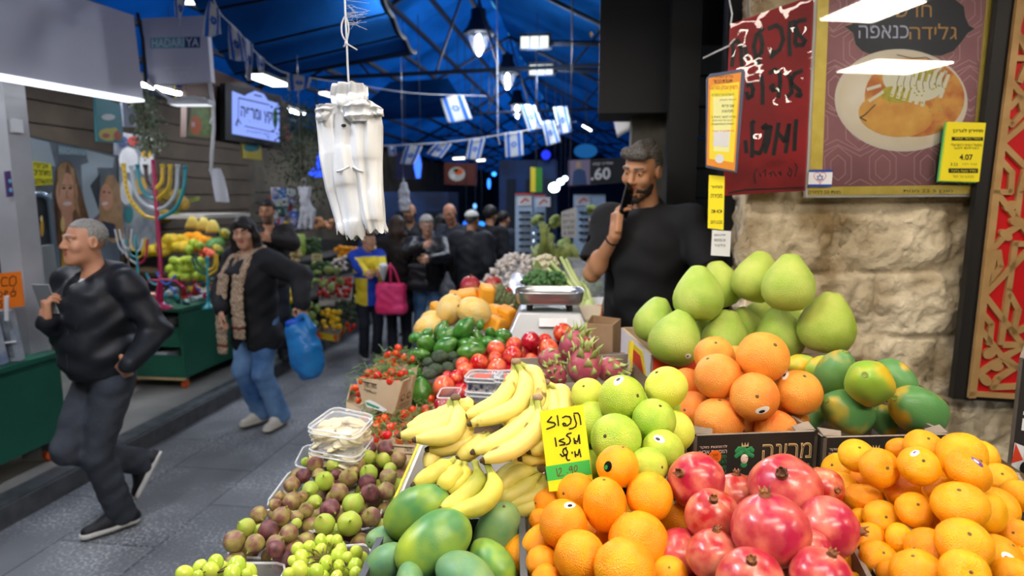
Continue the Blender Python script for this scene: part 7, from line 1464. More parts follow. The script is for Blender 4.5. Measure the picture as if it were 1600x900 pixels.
# large advertising poster
AP=xplane(-4.02);r=thing('shop_poster','large shop poster of two smiling long-haired women holding candles','poster',AP.at(110,470));mb=MB();mb.slab([AP.at(*q)for q in((60,520),(192,470),(185,243),(33,209))],-AP.n,.03);mb.build('board',mat('dark_frame','#22262a',.5),r)
mb=MB();X=lambda L,mi,off:pxpoly(mb,AP,L,mi,off)
X([(64,515),(190,468),(181,243),(36,212)],0,.002);X([(42,214),(76,222),(86,260),(44,256)],1,.004);X([(52,330),(80,300),(84,400),(60,430)],1,.004);X([(132,234),(178,246),(176,262),(140,262)],1,.004);X([(126,258),(150,250),(158,330),(138,348),(128,300)],1,.0042);X([(140,290),(156,270),(154,330)],2,.0045)
X([(84,300),(86,268),(95,253),(106,252),(117,266),(126,300),(138,340),(136,372),(100,400),(86,380),(80,345)],3,.006);X([(82,330),(88,300),(90,350),(88,385)],4,.0065);disc(mb,AP,103,303,17,33,5,.008,28,rot=-.04);X([(94,330),(112,332),(112,360),(96,362)],5,.0075);disc(mb,AP,98,294,3,1.8,8,.010,10);disc(mb,AP,108,294,3,1.8,8,.010,10);disc(mb,AP,103.5,318,7,3.2,6,.010,14,rot=-.05);stroke(mb,AP,[(95,290),(101,289)],1.2,4,.010);stroke(mb,AP,[(106,289),(112,291)],1.2,4,.010);stroke(mb,AP,[(103,298),(102,308),(105,309)],.9,4,.010);X([(88,262),(96,254),(104,253),(95,290),(90,310)],9,.0085);X([(104,253),(114,264),(118,300),(124,340),(114,322),(113,285)],9,.0085)
X([(154,340),(156,300),(166,275),(176,273),(186,290),(190,330),(192,372),(176,380),(150,365),(146,352)],9,.006);disc(mb,AP,165,308,10,21,5,.008,24,rot=-.1);disc(mb,AP,162,318,5,2.4,6,.010,12,rot=-.2);disc(mb,AP,161,300,2.2,1.4,8,.01,8);disc(mb,AP,169,301,2.2,1.4,8,.01,8);X([(158,345),(178,350),(182,372),(160,372)],7,.009);X([(138,345),(152,338),(160,372),(140,372)],10,.0055)
for cx,cy in((96,350),(110,420),(101,400)):disc(mb,AP,cx,cy,3.5,12,11,.011,14)
X([(96,360),(112,380),(112,480),(92,480)],12,.010);X([(90,227),(133,234),(133,243),(90,241)],13,.006);write(mb,'HADARIYA',[AP.at(91,240,.007),AP.at(131,242,.007),AP.at(131,236,.007),AP.at(91,229,.007)],14,.01,.002,AP.n)
mb.build('print',[mat('blur_grey_blue','#6f7c88',.5,col2='#55616c',nscale=4),mat('blur_pale_blue','#a9bcc8',.5),mat('blur_dark','#3c4852',.5),mat('print_dark_blonde','#5f432c',.5,col2='#7d5c3c',nscale=12),mat('print_brown','#4a3020',.5),mat('print_skin','#d6a284',.5,col2='#cc9474',nscale=9),mat('print_teeth','#e6dcd2',.5),mat('print_dark_navy','#2a3040',.5),mat('print_eye','#2c1e18',.5),mat('print_blonde','#a07c52',.5,col2='#b8946a',nscale=14),mat('print_lilac','#6d6680',.5),mat('print_flame','#f0d890',.5),mat('print_gold','#c79a2c',.5),mat('print_teal_plate','#7fb4c4',.5),M_WHITEC],r)
NP=xplane(-3.98);r=thing('yellow_note','fluorescent yellow handwritten note with a phone number on the shop poster','note',NP.at(60,290));mb=MB();mb.slab([NP.at(*q)for q in((43,291),(82,288),(79,256),(37,250))],NP.n,.004);mb.build('paper',mat('fluorescent_yellow_card','#f0ea14',.6),r);mb=MB()
for tx,L in(('אביזרים',((45,262),(74,263),(74,256),(45,254))),('מיוחדים',((50,273),(78,275),(78,267),(50,265))),('0507746920',((45,289),(81,287),(81,279),(45,280)))):write(mb,tx,[NP.at(*q,.005)for q in L],0,0,.001,NP.n)
mb.build('handwriting',M_INK,r)
# rounded mirror stand with a grey carton hung on it
MP=xplane(-3.80)
def rrect(x0,y0,x1,y1,rad,sk=0):
 L=[]
 for cx,cy,a0 in((x1-rad,y0+rad,-90),(x1-rad,y1-rad,0),(x0+rad,y1-rad,90),(x0+rad,y0+rad,180)):
  for k in range(6):a=radians(a0+k*18);L.append((cx+rad*cos(a)+sk*(cy+rad*sin(a)-y0),cy+rad*sin(a)))
 return L
r=thing('display_mirror','rounded chrome-framed display mirror showing candles, beside the pale post','mirror',MP.at(60,480));L=rrect(32,304,76,520,14,.09);mb=MB();mb.tube([MP.at(*q)for q in L+[L[0]]],.022,8);mb.build('frame',mat('blue_chrome','#8ea3b8',.2,.7),r,True);mb=MB();mb.add([MP.at(*q,-.01)for q in L],[tuple(range(len(L)))]);mb.build('mirror_glass',mat('dull_mirror','#5c6468',.25,.5,col2='#3c4244',nscale=5),r);mb=MB()
for cx,cy,ry in((54,340,16),(64,350,14),(58,362,10)):disc(mb,MP,cx,cy-ry*.6,2,5,0,.004,10);disc(mb,MP,cx+1,cy+6,3,ry,1,.003,12)
mb.build('candle_print',[mat('print_flame','#f0d890',.5),mat('print_gold','#c79a2c',.5)],r)
XP=xplane(-3.70);mb=MB();mb.slab([XP.at(*q)for q in((54,452),(93,446),(84,382),(46,388))],-XP.n,.05)
for k in range(8):mb.slab([XP.at(*q,.001)for q in((47.5+k,394+k*7),(84+k*1.1,388+k*7.2),(84+k*1.1,390+k*7.2),(47.5+k,396+k*7))],XP.n,.004)
tag(mb.build('ribbed_carton',mat('grey_ribbed','#8b9497',.6)),'grey ribbed carton hung low on the display mirror, behind the walking man','carton')
# orange price sign, cut off by the frame
OP=yplane(3.25);r=thing('orange_sign','orange handwritten price sign cut off by the frame edge, standing on the first green cart','sign',OP.at(15,490));mb=MB();mb.slab([OP.at(*q)for q in((-30,489),(37,478),(31,424),(-30,430))],-OP.n,.008);mb.build('card',mat('fluorescent_orange_card','#f07a18',.6),r);mb=MB()
for L in([(12,434),(5,433),(2,440),(4,447),(13,446)],[(20,431),(15,436),(16,446),(22,447),(26,441),(25,433),(20,431)],[(0,455),(4,458),(3,463),(-2,464)],[(8,460),(13,456),(9,454),(7,460),(12,464)],[(22,450),(20,456),(25,455),(24,462),(18,463),(17,457),(20,456)],[(10,468),(7,471),(10,475),(12,470),(11,467),(12,478)],[(4,470),(1,470),(1,474),(4,475),(3,480),(-1,480)]):stroke(mb,OP,L,1.4,0,.002)
mb.build('handwriting',M_INK,r);mb=MB();mb.tube([OP.at(14,462,.015),OP.at(14,500,.015)],.012,6);mb.build('stick',M_WHITEC,r)
# green carts on casters
def cart(label,x0,x1,y0,y1,z0,z1,shelves):
 r=thing('green_cart',label,'cart',((x0+x1)/2,(y0+y1)/2,.125));t=.025
 for nm,lo,hi in(('side_panel',(x1-t,y0,z0),(x1,y1,z1)),('side_panel',(x0,y0,z0),(x0+t,y1,z1)),('back_panel',(x0+t,y1-t,z0),(x1-t,y1,z1)),('top',(x0-.02,y0-.02,z1),(x1+.02,y1+.02,z1+.03)),('bottom',(x0+t,y0,z0),(x1-t,y1-t,z0+.03))):mb=MB();mb.bx(lo,hi);mb.build(nm,M_CART,r)
 if shelves:
  for a,b in((z0+.03,z0+.20),((z0+z1)/2-.02,(z0+z1)/2+.16)):mb=MB();mb.bx((x0+t,y0-.002,a),(x1-t,y0+.02,b));mb.build('shelf_front',M_CART,r);mb=MB();mb.bx((x0+t,y0+.02,a),(x1-t,y1-t,a+.02));mb.build('shelf',M_CART,r)
  mb=MB();mb.bx((x0+t,y0+.5,z0),(x1-t,y0+.52,z1));mb.build('divider',M_CARTI,r)
 else:mb=MB();mb.bx((x0+t,y0,z0),(x1-t,y0+t,z1));mb.build('front_panel',M_CART,r)
 mb=MB();mb.bx((x0,y0-.01,z0-.02),(x1,y0+.02,z0));mb.build('wood_edge',mat('raw_plywood','#b3986c',.7),r)
 for x in(x0+.08,x1-.06):
  for y in(y0+.08,y1-.08):
   mb=MB();mb.lathe([(.001,-.018),(.04,-.018),(.045,0),(.04,.018),(.001,.018)],14,T=Matrix.Translation((x,y,.17))@Matrix.Rotation(pi/2,4,'Y'));w=mb.build('caster_wheel',M_ORWH,r,True);mb=MB();mb.bx((x-.028,y-.03,.20),(x+.028,y+.03,z0));mb.build('caster_fork',M_GREYP,r)
 return r
cart('green wooden cart on orange casters in front of the poster, at the frame edge',-4.1,-3.40,2.2,3.60,.27,.80,False)
c2=cart('green cart with open shelves carrying the menorahs and trinkets',-4.18,-3.54,5.03,6.35,.24,.83,True)
cart('second green cart along the aisle, just beyond the menorah cart',-4.2,-3.56,6.42,7.1,.24,.66,False)
for k,(x,z,w,h)in enumerate(((-3.82,.60,.22,.08),(-3.80,.685,.2,.06),(-3.95,.30,.16,.07),(-3.72,.30,.15,.09),(-3.78,.40,.12,.05))):
 mb=MB();mb.bx((x-w/2,5.06,z),(x+w/2,5.35,z+h));tag(weld(mb.build('white_carton',mat('carton_white','#b9bdc4',.6)),.004),['white carton on the upper shelf of the menorah cart','white carton on top of another in the upper shelf of the menorah cart','white carton at the inner end of the lower cart shelf','white carton at the outer end of the lower cart shelf','thin white carton lying on the outer one of the lower cart shelf'][k],'carton')
 # framed pictures wrapped in plastic on the first cart
for k,(x0,m,lab)in enumerate(((0,'#6b7a8c','grey plastic-wrapped framed picture leaning foremost on the first green cart'),(.10,'#3b5f9a','blue-backed framed picture behind the grey one on the first green cart'),(.2,'#9aa0a6','pale framed picture at the back of the row on the first green cart'))):
 y=3.30-k*.09;mb=MB();mb.box((-3.62-.02*k,y,.99),(.22,.022,.155),Matrix.Rotation(.12,3,'X')@Matrix.Rotation(.1,3,'Z'));o=mb.build('wrapped_picture',mat('wrapped_%d'%k,m,.3,col2='#aeb4ba',nscale=7,bump=.3,bscale=20,coat=.4));tag(o,lab,'framed picture')
 mb=MB();mb.box((-3.62-.02*k,y-.024,.99),(.2,.002,.135),Matrix.Rotation(.12,3,'X')@Matrix.Rotation(.1,3,'Z'));mb.build('print',mat('grey_sketch','#8d949a',.4,col2='#5c6268',nscale=9),o)
mb=MB();mb.tube([(-3.85,3.22,.95),(-3.6,3.20,.945),(-3.39,3.3,.96)],.006,5);mb.tube([(-3.5,3.2,.95),(-3.52,3.19,.88)],.006,5);tag(mb.build('cord_tie',M_WHITEC),'white cord tied round the wrapped pictures on the first cart','cord')
# ---- menorahs
def tone(n,c):return mat('paint_'+n,c,.3,coat=.3)
T_Y,T_W,T_T,T_B,T_M,T_G,T_BL=tone('yellow','#d9b52a'),tone('pearl','#b3babd'),tone('teal','#1b8a94'),tone('brown','#3a2420'),tone('magenta','#a81a4c'),tone('green','#1f5a3c'),tone('blue','#2c5fb4')
M_DOT=mat('black_dots','#2a2416',.5)
def menorah(label,f,d,stem,arms,rad=.016,base=None,sm=T_M):
 q=[P(*f(*s),d)for s in stem];r=thing('menorah',label,'menorah',q[-1]);mb=MB();mb.tube(spline(q,10),rad*1.15,10);mb.build('stem',sm,r,True)
 for pts,m,dots in arms:
  q_=spline([P(*f(*s),d)for s in pts],16);mb=MB();mb.tube(q_,rad,10);a=mb.build('branch',m,r,True);mb=MB();u=(q_[0]-q_[1]).normalized();mb.lathe([(rad*.5,0),(rad*1.25,.002),(rad*1.25,rad*1.6),(rad*.6,rad*1.6)],10,T=Matrix.Translation(q_[0]));mb.build('candle_cup',m,a,True)
  if dots:
   mb=MB()
   for i in range(1,16):mb.ell(q_[i]+(CAM-q_[i]).normalized()*rad*.75,(rad*.45,)*3,None,6,4)
   mb.build('dots',M_DOT,a)
 if base is not None:mb=MB();b=q[-1];mb.lathe([(base,0),(base*.95,.015),(base*.4,.035),(rad*1.3,.06)],18,T=Matrix.Translation((b.x,b.y,b.z-.03)));mb.build('base',sm,r,True)
f3=lambda x,y:(180+x/3,200+y/3)
menorah('tallest painted menorah with a magenta stem and mixed coloured arms, before the pineapples',f3,5.35,[(178,150),(185,260),(205,520),(213,700),(216,830)],[([(40,180),(60,310),(130,405),(190,424)],T_Y,1),([(75,190),(100,310),(150,365),(195,380)],T_W,0),([(105,185),(120,270),(150,315),(187,335)],T_T,0),([(143,185),(150,245),(165,275),(184,285)],T_B,0),([(222,185),(218,250),(188,287)],T_Y,0),([(258,185),(250,280),(192,337)],T_Y,1),([(293,185),(285,300),(240,365),(198,382)],T_W,0),([(328,190),(320,290),(280,380),(203,427)],T_T,0)],.016,.09)
menorah('small menorah with a teal stem beside the walking man',f3,5.15,[(95,505),(105,640),(112,800)],[([(40,530),(55,600),(104,640)],T_W,1),([(55,530),(70,590),(104,610)],T_T,0),([(70,530),(80,565),(102,580)],T_Y,0),([(130,530),(120,565),(102,580)],T_W,0),([(140,525),(130,590),(104,612)],T_Y,1),([(152,530),(140,610),(106,642)],T_M,0)],.009,.05,T_T)
menorah('small menorah with dark green arms and a teal stem beside the woman',f3,5.25,[(432,600),(434,680),(436,830)],[([(362,615),(385,665),(433,690)],T_G,0),([(378,615),(400,650),(433,665)],T_G,0),([(470,605),(462,650),(433,668)],T_Y,0),([(478,600),(476,660),(434,692)],T_Y,0)],.010,.05,T_T)
menorah('low magenta menorah lying among the trinkets',f3,5.12,[(212,690),(200,760),(194,830)],[([(145,745),(160,715),(205,715)],T_M,0),([(320,750),(280,715),(212,710)],T_M,0),([(148,690),(170,725),(205,735)],T_T,0),([(200,685),(220,720),(250,730),(285,690)],T_BL,0)],.010,.04,T_M)
menorah('row of thin grey metal menorahs behind the walking man',f3,5.0,[(60,470),(62,560),(64,700)],[([(0,480),(20,560),(62,600)],T_W,0),([(20,480),(35,540),(62,570)],T_W,0),([(78,480),(70,550),(62,575)],T_W,0)],.006,.04,tone('pewter','#6f6250'))
# trinkets on the cart top
trk=[]
for m in(T_T,T_G,T_M,T_Y,T_BL,T_W,tone('red','#b52a24'),tone('orange','#dd6a20'),tone('dark_teal','#15504c')):
 mb=MB();mb.lathe([(.001,-.03),(.012,-.018),(.02,0),(.02,.012),(.006,.014),(.005,.03),(.001,.031)],8);o=mb.build('trinket',m,None,False);s=MB();s.ell((0,0,.034),(.006,)*3,None,6,5);child(o,'knob',s,T_W);trk.append(reg(o))
rr=random.Random(11)
for k in range(110):
 x,y=rr.uniform(-4.15,-3.56),rr.uniform(5.03,6.3);z=.875+.03*rr.random()+.05*(rr.random()**3);o=dup(rr.choice(trk));o.location=(x,y,z);o.rotation_euler=(rr.uniform(0,3),rr.uniform(0,3),rr.uniform(0,6));s=rr.uniform(.8,1.6);o.scale=(s,s,s*rr.uniform(.8,1.6));tag(o,'small coloured trinket in the jumble on the green menorah cart','trinket','trinkets on the menorah cart')
for px,c in((287,'#8a1c1c'),(304,'#8a1c1c')):mb=MB();p=P(px,452,5.3);mb.lathe([(.03,-.05),(.004,.05),(.001,.052)],12,T=Matrix.Translation(p));mb.lathe([(.012,.05),(.018,.07),(.001,.085)],10,T=Matrix.Translation(p));tag(mb.build('spinning_top',mat('dark_red_paint',c,.4),None,True),'dark red cone-shaped spinning top among the trinkets, '+('nearer the tall menorah' if px<300 else 'nearer the woman'),'spinning top')
# ---- fruit shop behind the menorahs
M_SHELF=mat('shelf_white','#b8b6ae',.6);M_PINE=mat('pineapple_skin','#a8862e',.7,col2='#6e5f22',nscale=9,bump=1,bscale=14,btype='voronoi',bdist=.03)
def shelf(x0,x1,y0,y1,z,lab,m=M_SHELF,th=.04):
 mb=MB();mb.bx((x0,y0,z-th),(x1,y1,z))
 if z<1.4:mb.bx((x0+.02,y0+.02,.125),(x0+.06,y0+.06,z-th));mb.bx((x1-.06,y1-.06,.125),(x1-.02,y1-.02,z-th))
 tag(mb.build('shelf_board',m),lab,'shelf')
shelf(-5.36,-4.25,6.55,7.5,1.62,'white shelf under the pineapples at the back of the fruit shop');shelf(-5.3,-4.22,6.5,7.6,1.30,'shelf of citrus under the pineapples',M_WOOD);shelf(-4.9,-4.21,5.9,6.48,1.06,'shelf of green apples behind the menorahs',M_WOOD)
for k,(px,py,w,tl)in enumerate(((222,342,20,0),(255,338,30,1),(262,306,46,1),(228,308,22,0),(285,318,20,1))):
 d=7.3;c=P(px,py,d);mb=MB();a,b=w*d/F/2,.075;mb.ell(c,(max(a,.075),.08,.085)if tl else(.07,.07,.10),None,16,12);o=mb.build('pineapple',M_PINE,None,True,origin=c);tag(o,['pineapple standing at the aisle end of the white shelf','pineapple lying in the middle of the white shelf','big pineapple lying behind the arms of the tall menorah','pineapple behind the dotted yellow arm','pineapple at the wall end of the white shelf'][k],'pineapple')
 mb=MB();u=Vector((1,0,.3)).normalized()if tl else Vector((0,0,1));rp=random.Random(k)
 for i in range(9):v=(u+Vector((rp.uniform(-.5,.5),rp.uniform(-.5,.5),rp.uniform(-.4,.4)))).normalized();mb.tube([c+u*(.09),c+u*.1+v*.06,c+u*.11+v*.11],[.012,.009,.002],4)
 mb.build('leaf_crown',M_GSTEM,o)
def scatter(kind,cat,lab,grp,L,d,rad,sd=0):
 rr=random.Random(sd)
 for x,y in L:put(kind,P(x,y,d+rr.uniform(-.06,.06)),rad*rr.uniform(.9,1.1),turn(Vector((rr.uniform(-1,1),rr.uniform(-1,1),rr.uniform(-.2,1))).normalized()),lab,cat,grp)
rowp=lambda x0,x1,y,n,j=2.0,sl=0:[(x0+(x1-x0)*(i+.5)/n+random.uniform(-j,j),y+sl*(i/n)+random.uniform(-j,j))for i in range(n)]
scatter('lemon','lemon','yellow lemon or pomelo on the citrus shelf behind the tall menorah','yellow citrus behind the tall menorah',rowp(258,296,374,4)+rowp(250,300,387,5)+rowp(228,262,392,4),6.9,.062,1);scatter('orange','orange','orange on the citrus shelf beside the lemons','oranges on the far citrus shelf',[(298,373),(308,371),(318,376),(326,380),(304,384),(314,388)],6.9,.06,2);scatter('sweetie','green apple','green apple in the lit heap behind the menorahs','green apples behind the menorahs',rowp(268,318,408,6)+rowp(264,322,420,7)+rowp(268,320,432,6)+[(302,380),(312,384),(296,390)],6.35,.045,3);scatter('necto','peach','peach beside the oranges on the citrus shelf','peaches on the far citrus shelf',rowp(312,330,392,3)+rowp(316,336,400,3),6.8,.04,4);scatter('papaya','mango','green mango at the end of the citrus shelf, behind the woman','mangos behind the woman',[(333,382),(344,378),(352,366),(340,390)],6.9,.06,5)
for k,(x,y)in enumerate(((300,352),(318,354),(332,358))):
 L=[]
 for i in range(5):L.append(([(x-2+i,y-14),(x-5+i*3,y-4),(x-10+i*5,y+6)],0))
 r=thing('banana_bunch',['yellow banana bunch beside the pineapples','yellow banana bunch in the middle of the white shelf end','yellow banana bunch at the end of the white shelf, above the woman'][k],'bananas',P(x,y+6,7.0))
 for pts,_ in L:mb=MB();sp=spline([P(a,b,7.0+.03*i)for i,(a,b)in enumerate(pts)],8);mb.tube(sp,[.008,.016,.02,.022,.022,.022,.02,.016,.008],8);mb.build('banana',M_BAN,r,True)
 # back wall of the fruit shop: planks, shutter frame
mb=MB()
for k in range(9):mb.bx((-5.38,5.0,1.2+k*.22),(-5.34,9.5,1.2+k*.22+.205))
struct(mb.build('wall_planks',mat('dark_planks','#4a4033',.8,col2='#3a3228',nscale=3)))
# ---- brown sign board with a lit screen
BP=xplane(-3.95);bo_=r=thing('sign_board','brown vegetable-print sign board above the fruit shop carrying the lit screen','sign',BP.at(370,225));mb=MB();mb.slab([BP.at(*q)for q in((291,214),(455,236),(450,160),(335,108),(293,100))],-BP.n,.06);mb.build('board',mat('dark_brown_board','#3a2a22',.6,col2='#4a352a',nscale=3),r)
mb=MB();pxpoly(mb,BP,[(292,212),(331,217),(331,160),(300,156)],0,.003);disc(mb,BP,305,196,9,15,1,.006,16);disc(mb,BP,322,195,8,16,2,.005,16);disc(mb,BP,315,178,10,8,2,.0045,14);write(mb,'00',[BP.at(298,198,.008),BP.at(303,198.5,.008),BP.at(303,191,.008),BP.at(298,190.5,.008)],4,.01,.002,BP.n);mb.build('print',[mat('print_olive','#6d7236',.5),mat('print_orange','#c0581c',.5),mat('print_green','#56753a',.5,col2='#7a8f4a',nscale=20),mat('print_red','#8a2420',.5),M_WHITEC],r)
TV=xplane(-3.84);mb=MB();pxpoly(mb,BP,[(440,190),(452,205),(453,225),(446,215)],0,.004);mb.build('pepper_print',mat('print_red','#8a2420',.5),bo_)
r=thing('screen_sign','bright blue-white lit shop sign with a green tree on the brown board','screen sign',TV.at(400,222));mb=MB();mb.slab([TV.at(*q)for q in((352,218),(440,230),(440,150),(352,130))],-TV.n,.06);mb.build('casing',M_DARK,r)
q=[(362,209),(436,222),(436,162),(418,157),(412,147),(398,142),(386,147),(382,150),(362,142)];mb=MB();pxpoly(mb,TV,q,0,.004);mb.build('lit_face',glow('lit_sign_face','#8ea6ff',1.15),r)
mb=MB();s=lambda L,w:stroke(mb,TV,L,w,0,.007)
s([(371,186),(372,153),(420,164)],2.2);s([(381,197),(428,207),(429,198)],1.6);s([(396,148),(408,151)],2.5);s([(371,186),(367,196)],3);s([(371,186),(376,194)],2.5);s([(371,186),(370,198)],2)
TQ=lambda x0,x1,y0,y1,k=.2:[TV.at(x0,y1),TV.at(x1,y1+(x1-x0)*k),TV.at(x1,y0+(x1-x0)*k),TV.at(x0,y0)]
write(mb,'ומרפה',TQ(375,407,165,182),0,.03,.008,TV.n);write(mb,'קץ',TQ(411,425,173,192),0,.03,.008,TV.n);write(mb,'ירקות ופירות טריים',TQ(384,421,203,208,.16),0,.01,.008,TV.n);write(mb,'ד ר ך',TQ(386,403,187,191),1,0,.008,TV.n)
disc(mb,TV,429,184,4,16,2,.009,20);mb.build('lettering',[mat('sign_navy','#16264e',.5),M_TEALP,mat('sign_green','#1a7a4a',.5)],r)
def picture(label,pl,q,mats,shapes,nm='picture_tile'):
 r=thing(nm,label,'picture',pl.at(*q[0]));mb=MB();mb.slab([pl.at(*p)for p in q],-pl.n,.02);mb.build('board',mats[0],r);mb=MB()
 for k,(cx,cy,rx,ry,mi)in enumerate(shapes):disc(mb,pl,cx,cy,rx,ry,mi,.003+.001*k,14)
 mb.build('print',mats,r);return r
G3=xplane(-4.05);picture('teal and yellow picture tile hanging under the canopy',G3,[(152,221),(193,224),(189,164),(149,148)],[mat('tile_teal','#2f7f88',.5),mat('tile_yellow','#c9b64c',.5),mat('tile_red','#b0503c',.5),M_WHITEC],[(170,210,17,10,1),(165,212,6,4,2),(178,205,5,6,1),(183,212,6,8,2),(168,183,11,5,3)]);picture('small grey photo tile beside the teal one',xplane(-4.1),[(194,198),(214,199),(211,160),(190,154)],[mat('tile_grey','#7a8090',.5),mat('tile_dark','#3c4048',.5),M_YELLOWC],[(206,186,5,9,1),(203,164,4,2,2)]);picture('small teal and yellow tile hanging under the lit sign',xplane(-3.9),[(380,247),(410,251),(408,227),(378,222)],[mat('tile_yellow','#c9b64c',.5),mat('tile_teal','#2f7f88',.5)],[(393,231,13,6,1)])
picture('collage of paper notices on the shop wall behind the tall menorah',xplane(-4.3),[(184,400),(244,380),(240,215),(180,205)],[mat('collage_pale','#9fa4a8',.6,col2='#6d7480',nscale=7),mat('collage_red','#a83a3a',.5),mat('collage_navy','#39406a',.5),mat('collage_yellow','#d0a43c',.5),M_WHITEC,mat('collage_teal','#2c7c80',.5)],[(192,222,8,9,2),(208,220,9,8,1),(200,250,15,20,4),(228,255,11,20,4),(228,240,9,7,3),(196,300,10,20,4),(200,335,7,14,5),(218,290,10,14,3)],'notice_collage')
# hanging ivy
M_IVY=mat('ivy_leaf','#33452a',.6,col2='#4c5e3c',nscale=6);M_IVYP=mat('ivy_leaf_pale','#7f8c72',.6,col2='#54634a',nscale=6)
def ivy(label,pts,d,w,n,m,sd):
 rr=random.Random(sd);mb=MB();sp=spline([P(x,y,d)for x,y in pts],20)
 for k in range(n):
  p=sp[rr.randrange(len(sp))]+Vector((rr.gauss(0,w),rr.gauss(0,w),rr.gauss(0,w*.8)));s=rr.uniform(.02,.045);R=Euler((rr.uniform(0,6),rr.uniform(0,6),rr.uniform(0,6))).to_matrix();mb.add([p+R@Vector(v)*s for v in((-.5,0,0),(0,-.4,.12),(.6,0,0),(0,.4,.12))],[(0,1,2),(0,2,3)])
 o=mb.build('hanging_ivy',m);tag(o,label,'ivy',None,'stuff');mb=MB();mb.tube(sp,.01,5);mb.build('stem',M_STEM,o)
ivy('pale hanging ivy on the post beside the shop sign',[(222,150),(230,200),(236,232)],5.3,.06,500,M_IVYP,1);ivy('dark green hanging ivy beyond the lit sign',[(470,175),(472,240),(478,300)],7.6,.17,1500,M_IVY,2);ivy('ivy climbing under the tarpaulin beside the lit sign',[(450,180),(500,200),(520,230)],8.2,.15,500,M_IVY,3)
# taped pole with a flat lamp, roll of bags on it
mb=MB();mb.tube([P(326,118,5.2),P(333,160,5.35),P(334,200,5.35),P(331,240,5.35),P(330,266,5.35)],.014,8);o=mb.build('taped_pole',M_WHITEC,None,True);tag(o,'white taped pole hanging below the shop sign','pole');mb=MB();mb.tube([P(333,180,5.35),P(328,192,5.3),P(334,196,5.35)],.008,6);mb.build('wire_hook',M_WHITEC,o)
mb=MB();a,b=P(264,163,5.2),P(334,158,5.3);mb.box((a+b)/2,((b-a).length/2,.06,.018),Matrix.Rotation(.1,3,'Z'));o=mb.build('strip_lamp',mat('lamp_housing','#b9bbbd',.5));tag(o,'flat strip lamp hanging under the shop sign by cables','lamp');mb=MB();mb.box((a+b)/2-Vector((0,0,.02)),((b-a).length/2-.02,.05,.004),Matrix.Rotation(.1,3,'Z'));mb.build('diffuser',glow('strip_diffuser','#e8ecf4',1.2),o);mb=MB();mb.tube([P(273,132,5.2),P(275,158,5.2)],.008,5);mb.build('hanger',M_YELLOWC,o)
mb=MB();p0,p1=P(335,264,5.34),P(350,316,5.3);u=RT*.05;mb.grid(lambda x,y:p0*(1-y)+p1*y+u*(x-.5)*2+FW*.02*sin(x*6+y*4),8,10);o=mb.build('bag_strip',mat('white_bag_plastic','#c9ccd2',.35,bump=.5,bscale=12,bdist=.02,alpha=.93));o.modifiers.new('s','SOLIDIFY').thickness=.012;tag(o,'flat strip of white bags hanging crooked from the taped pole','plastic bags')
# fluorescent lamp under the tarp
def hang(o,p,ztop=4.4,r=.006):
 mb=MB();mb.tube([p,Vector((p.x,p.y,ztop))],r,5);mb.build('hanger',M_IRON,o)
def tubelight(label,a,b,s,th=.05):
 c=(a+b)/2;r=thing('tube_lamp',label,'lamp',c);v=(b-a);R=Vector((1,0,0)).rotation_difference(v.normalized()).to_matrix();mb=MB();mb.box(c,(v.length/2,th,.015),R);mb.build('tube',glow('tube_white_%d'%int(s*10),'#f4f6f0',s),r);mb=MB();mb.box(c+Vector((0,0,.03)),(v.length/2+.02,th*1.1,.015),R);mb.build('housing',M_IRON,r);hang(r,c+Vector((0,0,.04)),4.0 if c.y<9 else 4.4)
tubelight('bright white shop lamp beside the small flags',P(398,118,6.4),P(438,133,6.9),5,.09);tubelight('small lamp behind the hanging white bags',P(504,145,8.6),P(520,150,9),3);tubelight('first of two white lamps over the red market sign',P(708,248,10.5),P(726,247,10.5),3);tubelight('second of two white lamps over the red market sign',P(745,251,10.5),P(758,250,10.5),3);tubelight('slanting white lamp under the blue sheeting at the far end',P(910,196,14),P(924,204,14),8);tubelight('white strip at the frame top beside the flags',P(290,1,5.2),P(313,2,5.4),3)
# ---- hanging white carrier bags
M_BAG=mat('white_bag_film','#d3d8de',.32,col2='#e2e5e8',nscale=3,bump=.25,bscale=30,bdist=.006)
D0=1.62;bp=lambda x,y,dz=0:P(x,y,D0+dz)
r=thing('bag_bundle','large bundle of white plastic carrier bags hanging on a cord over the aisle','plastic bags',bp(545,134))
def pleat(name,path,dz,n,amp,ph,dep=.018,jag=.006,seg=70):
 """a gathered film tube; path: (centre px, y px, half width px)"""
 ys=[p[1]for p in path]
 def at(v):
  i=v*(len(path)-1);k=min(int(i),len(path)-2);f=i-k;f=f*f*(3-2*f);return[path[k][m]*(1-f)+path[k+1][m]*f for m in range(3)]
 def fn(u,v):
  a=2*pi*u;cx,y,w=at(v);t=1+amp*sin(n*a+ph+1.2*sin(v*3+ph))+amp*.5*sin(n*1.7*a+v*4)
  wr=w*D0/F;p=bp(cx,y,dz)+RT*wr*cos(a)*(1+.3*amp*sin(n*a))+FW*dep*sin(a)*t*(1.2-.5*v)
  if v>.8:p.z+=jag*sin(5*a+ph)*(v-.8)*5
  return p+FW*.004*sin(v*14+5*u+ph)
 mb=MB();mb.grid(fn,seg,40);mb.build(name,M_BAG,r,True)
pleat('neck',[(546,134,26),(545,150,29),(546,170,25),(546,186,22)],0,9,.22,0,.024,0)
pleat('bag',[(516,166,18),(512,182,19),(519,240,21),(530,300,20),(539,350,15),(540,364,13)],.0,5,.2,1)
pleat('bag',[(541,180,18),(540,230,21),(546,290,22),(553,345,17),(556,372,14)],-.012,4,.14,2,.02)
pleat('bag',[(567,170,26),(572,196,25),(573,250,23),(577,300,20),(584,345,16),(588,362,15)],-.018,6,.2,3,.022)
pleat('bag',[(585,185,11),(586,240,11),(588,300,11),(592,345,10),(597,360,9)],.002,4,.2,5)
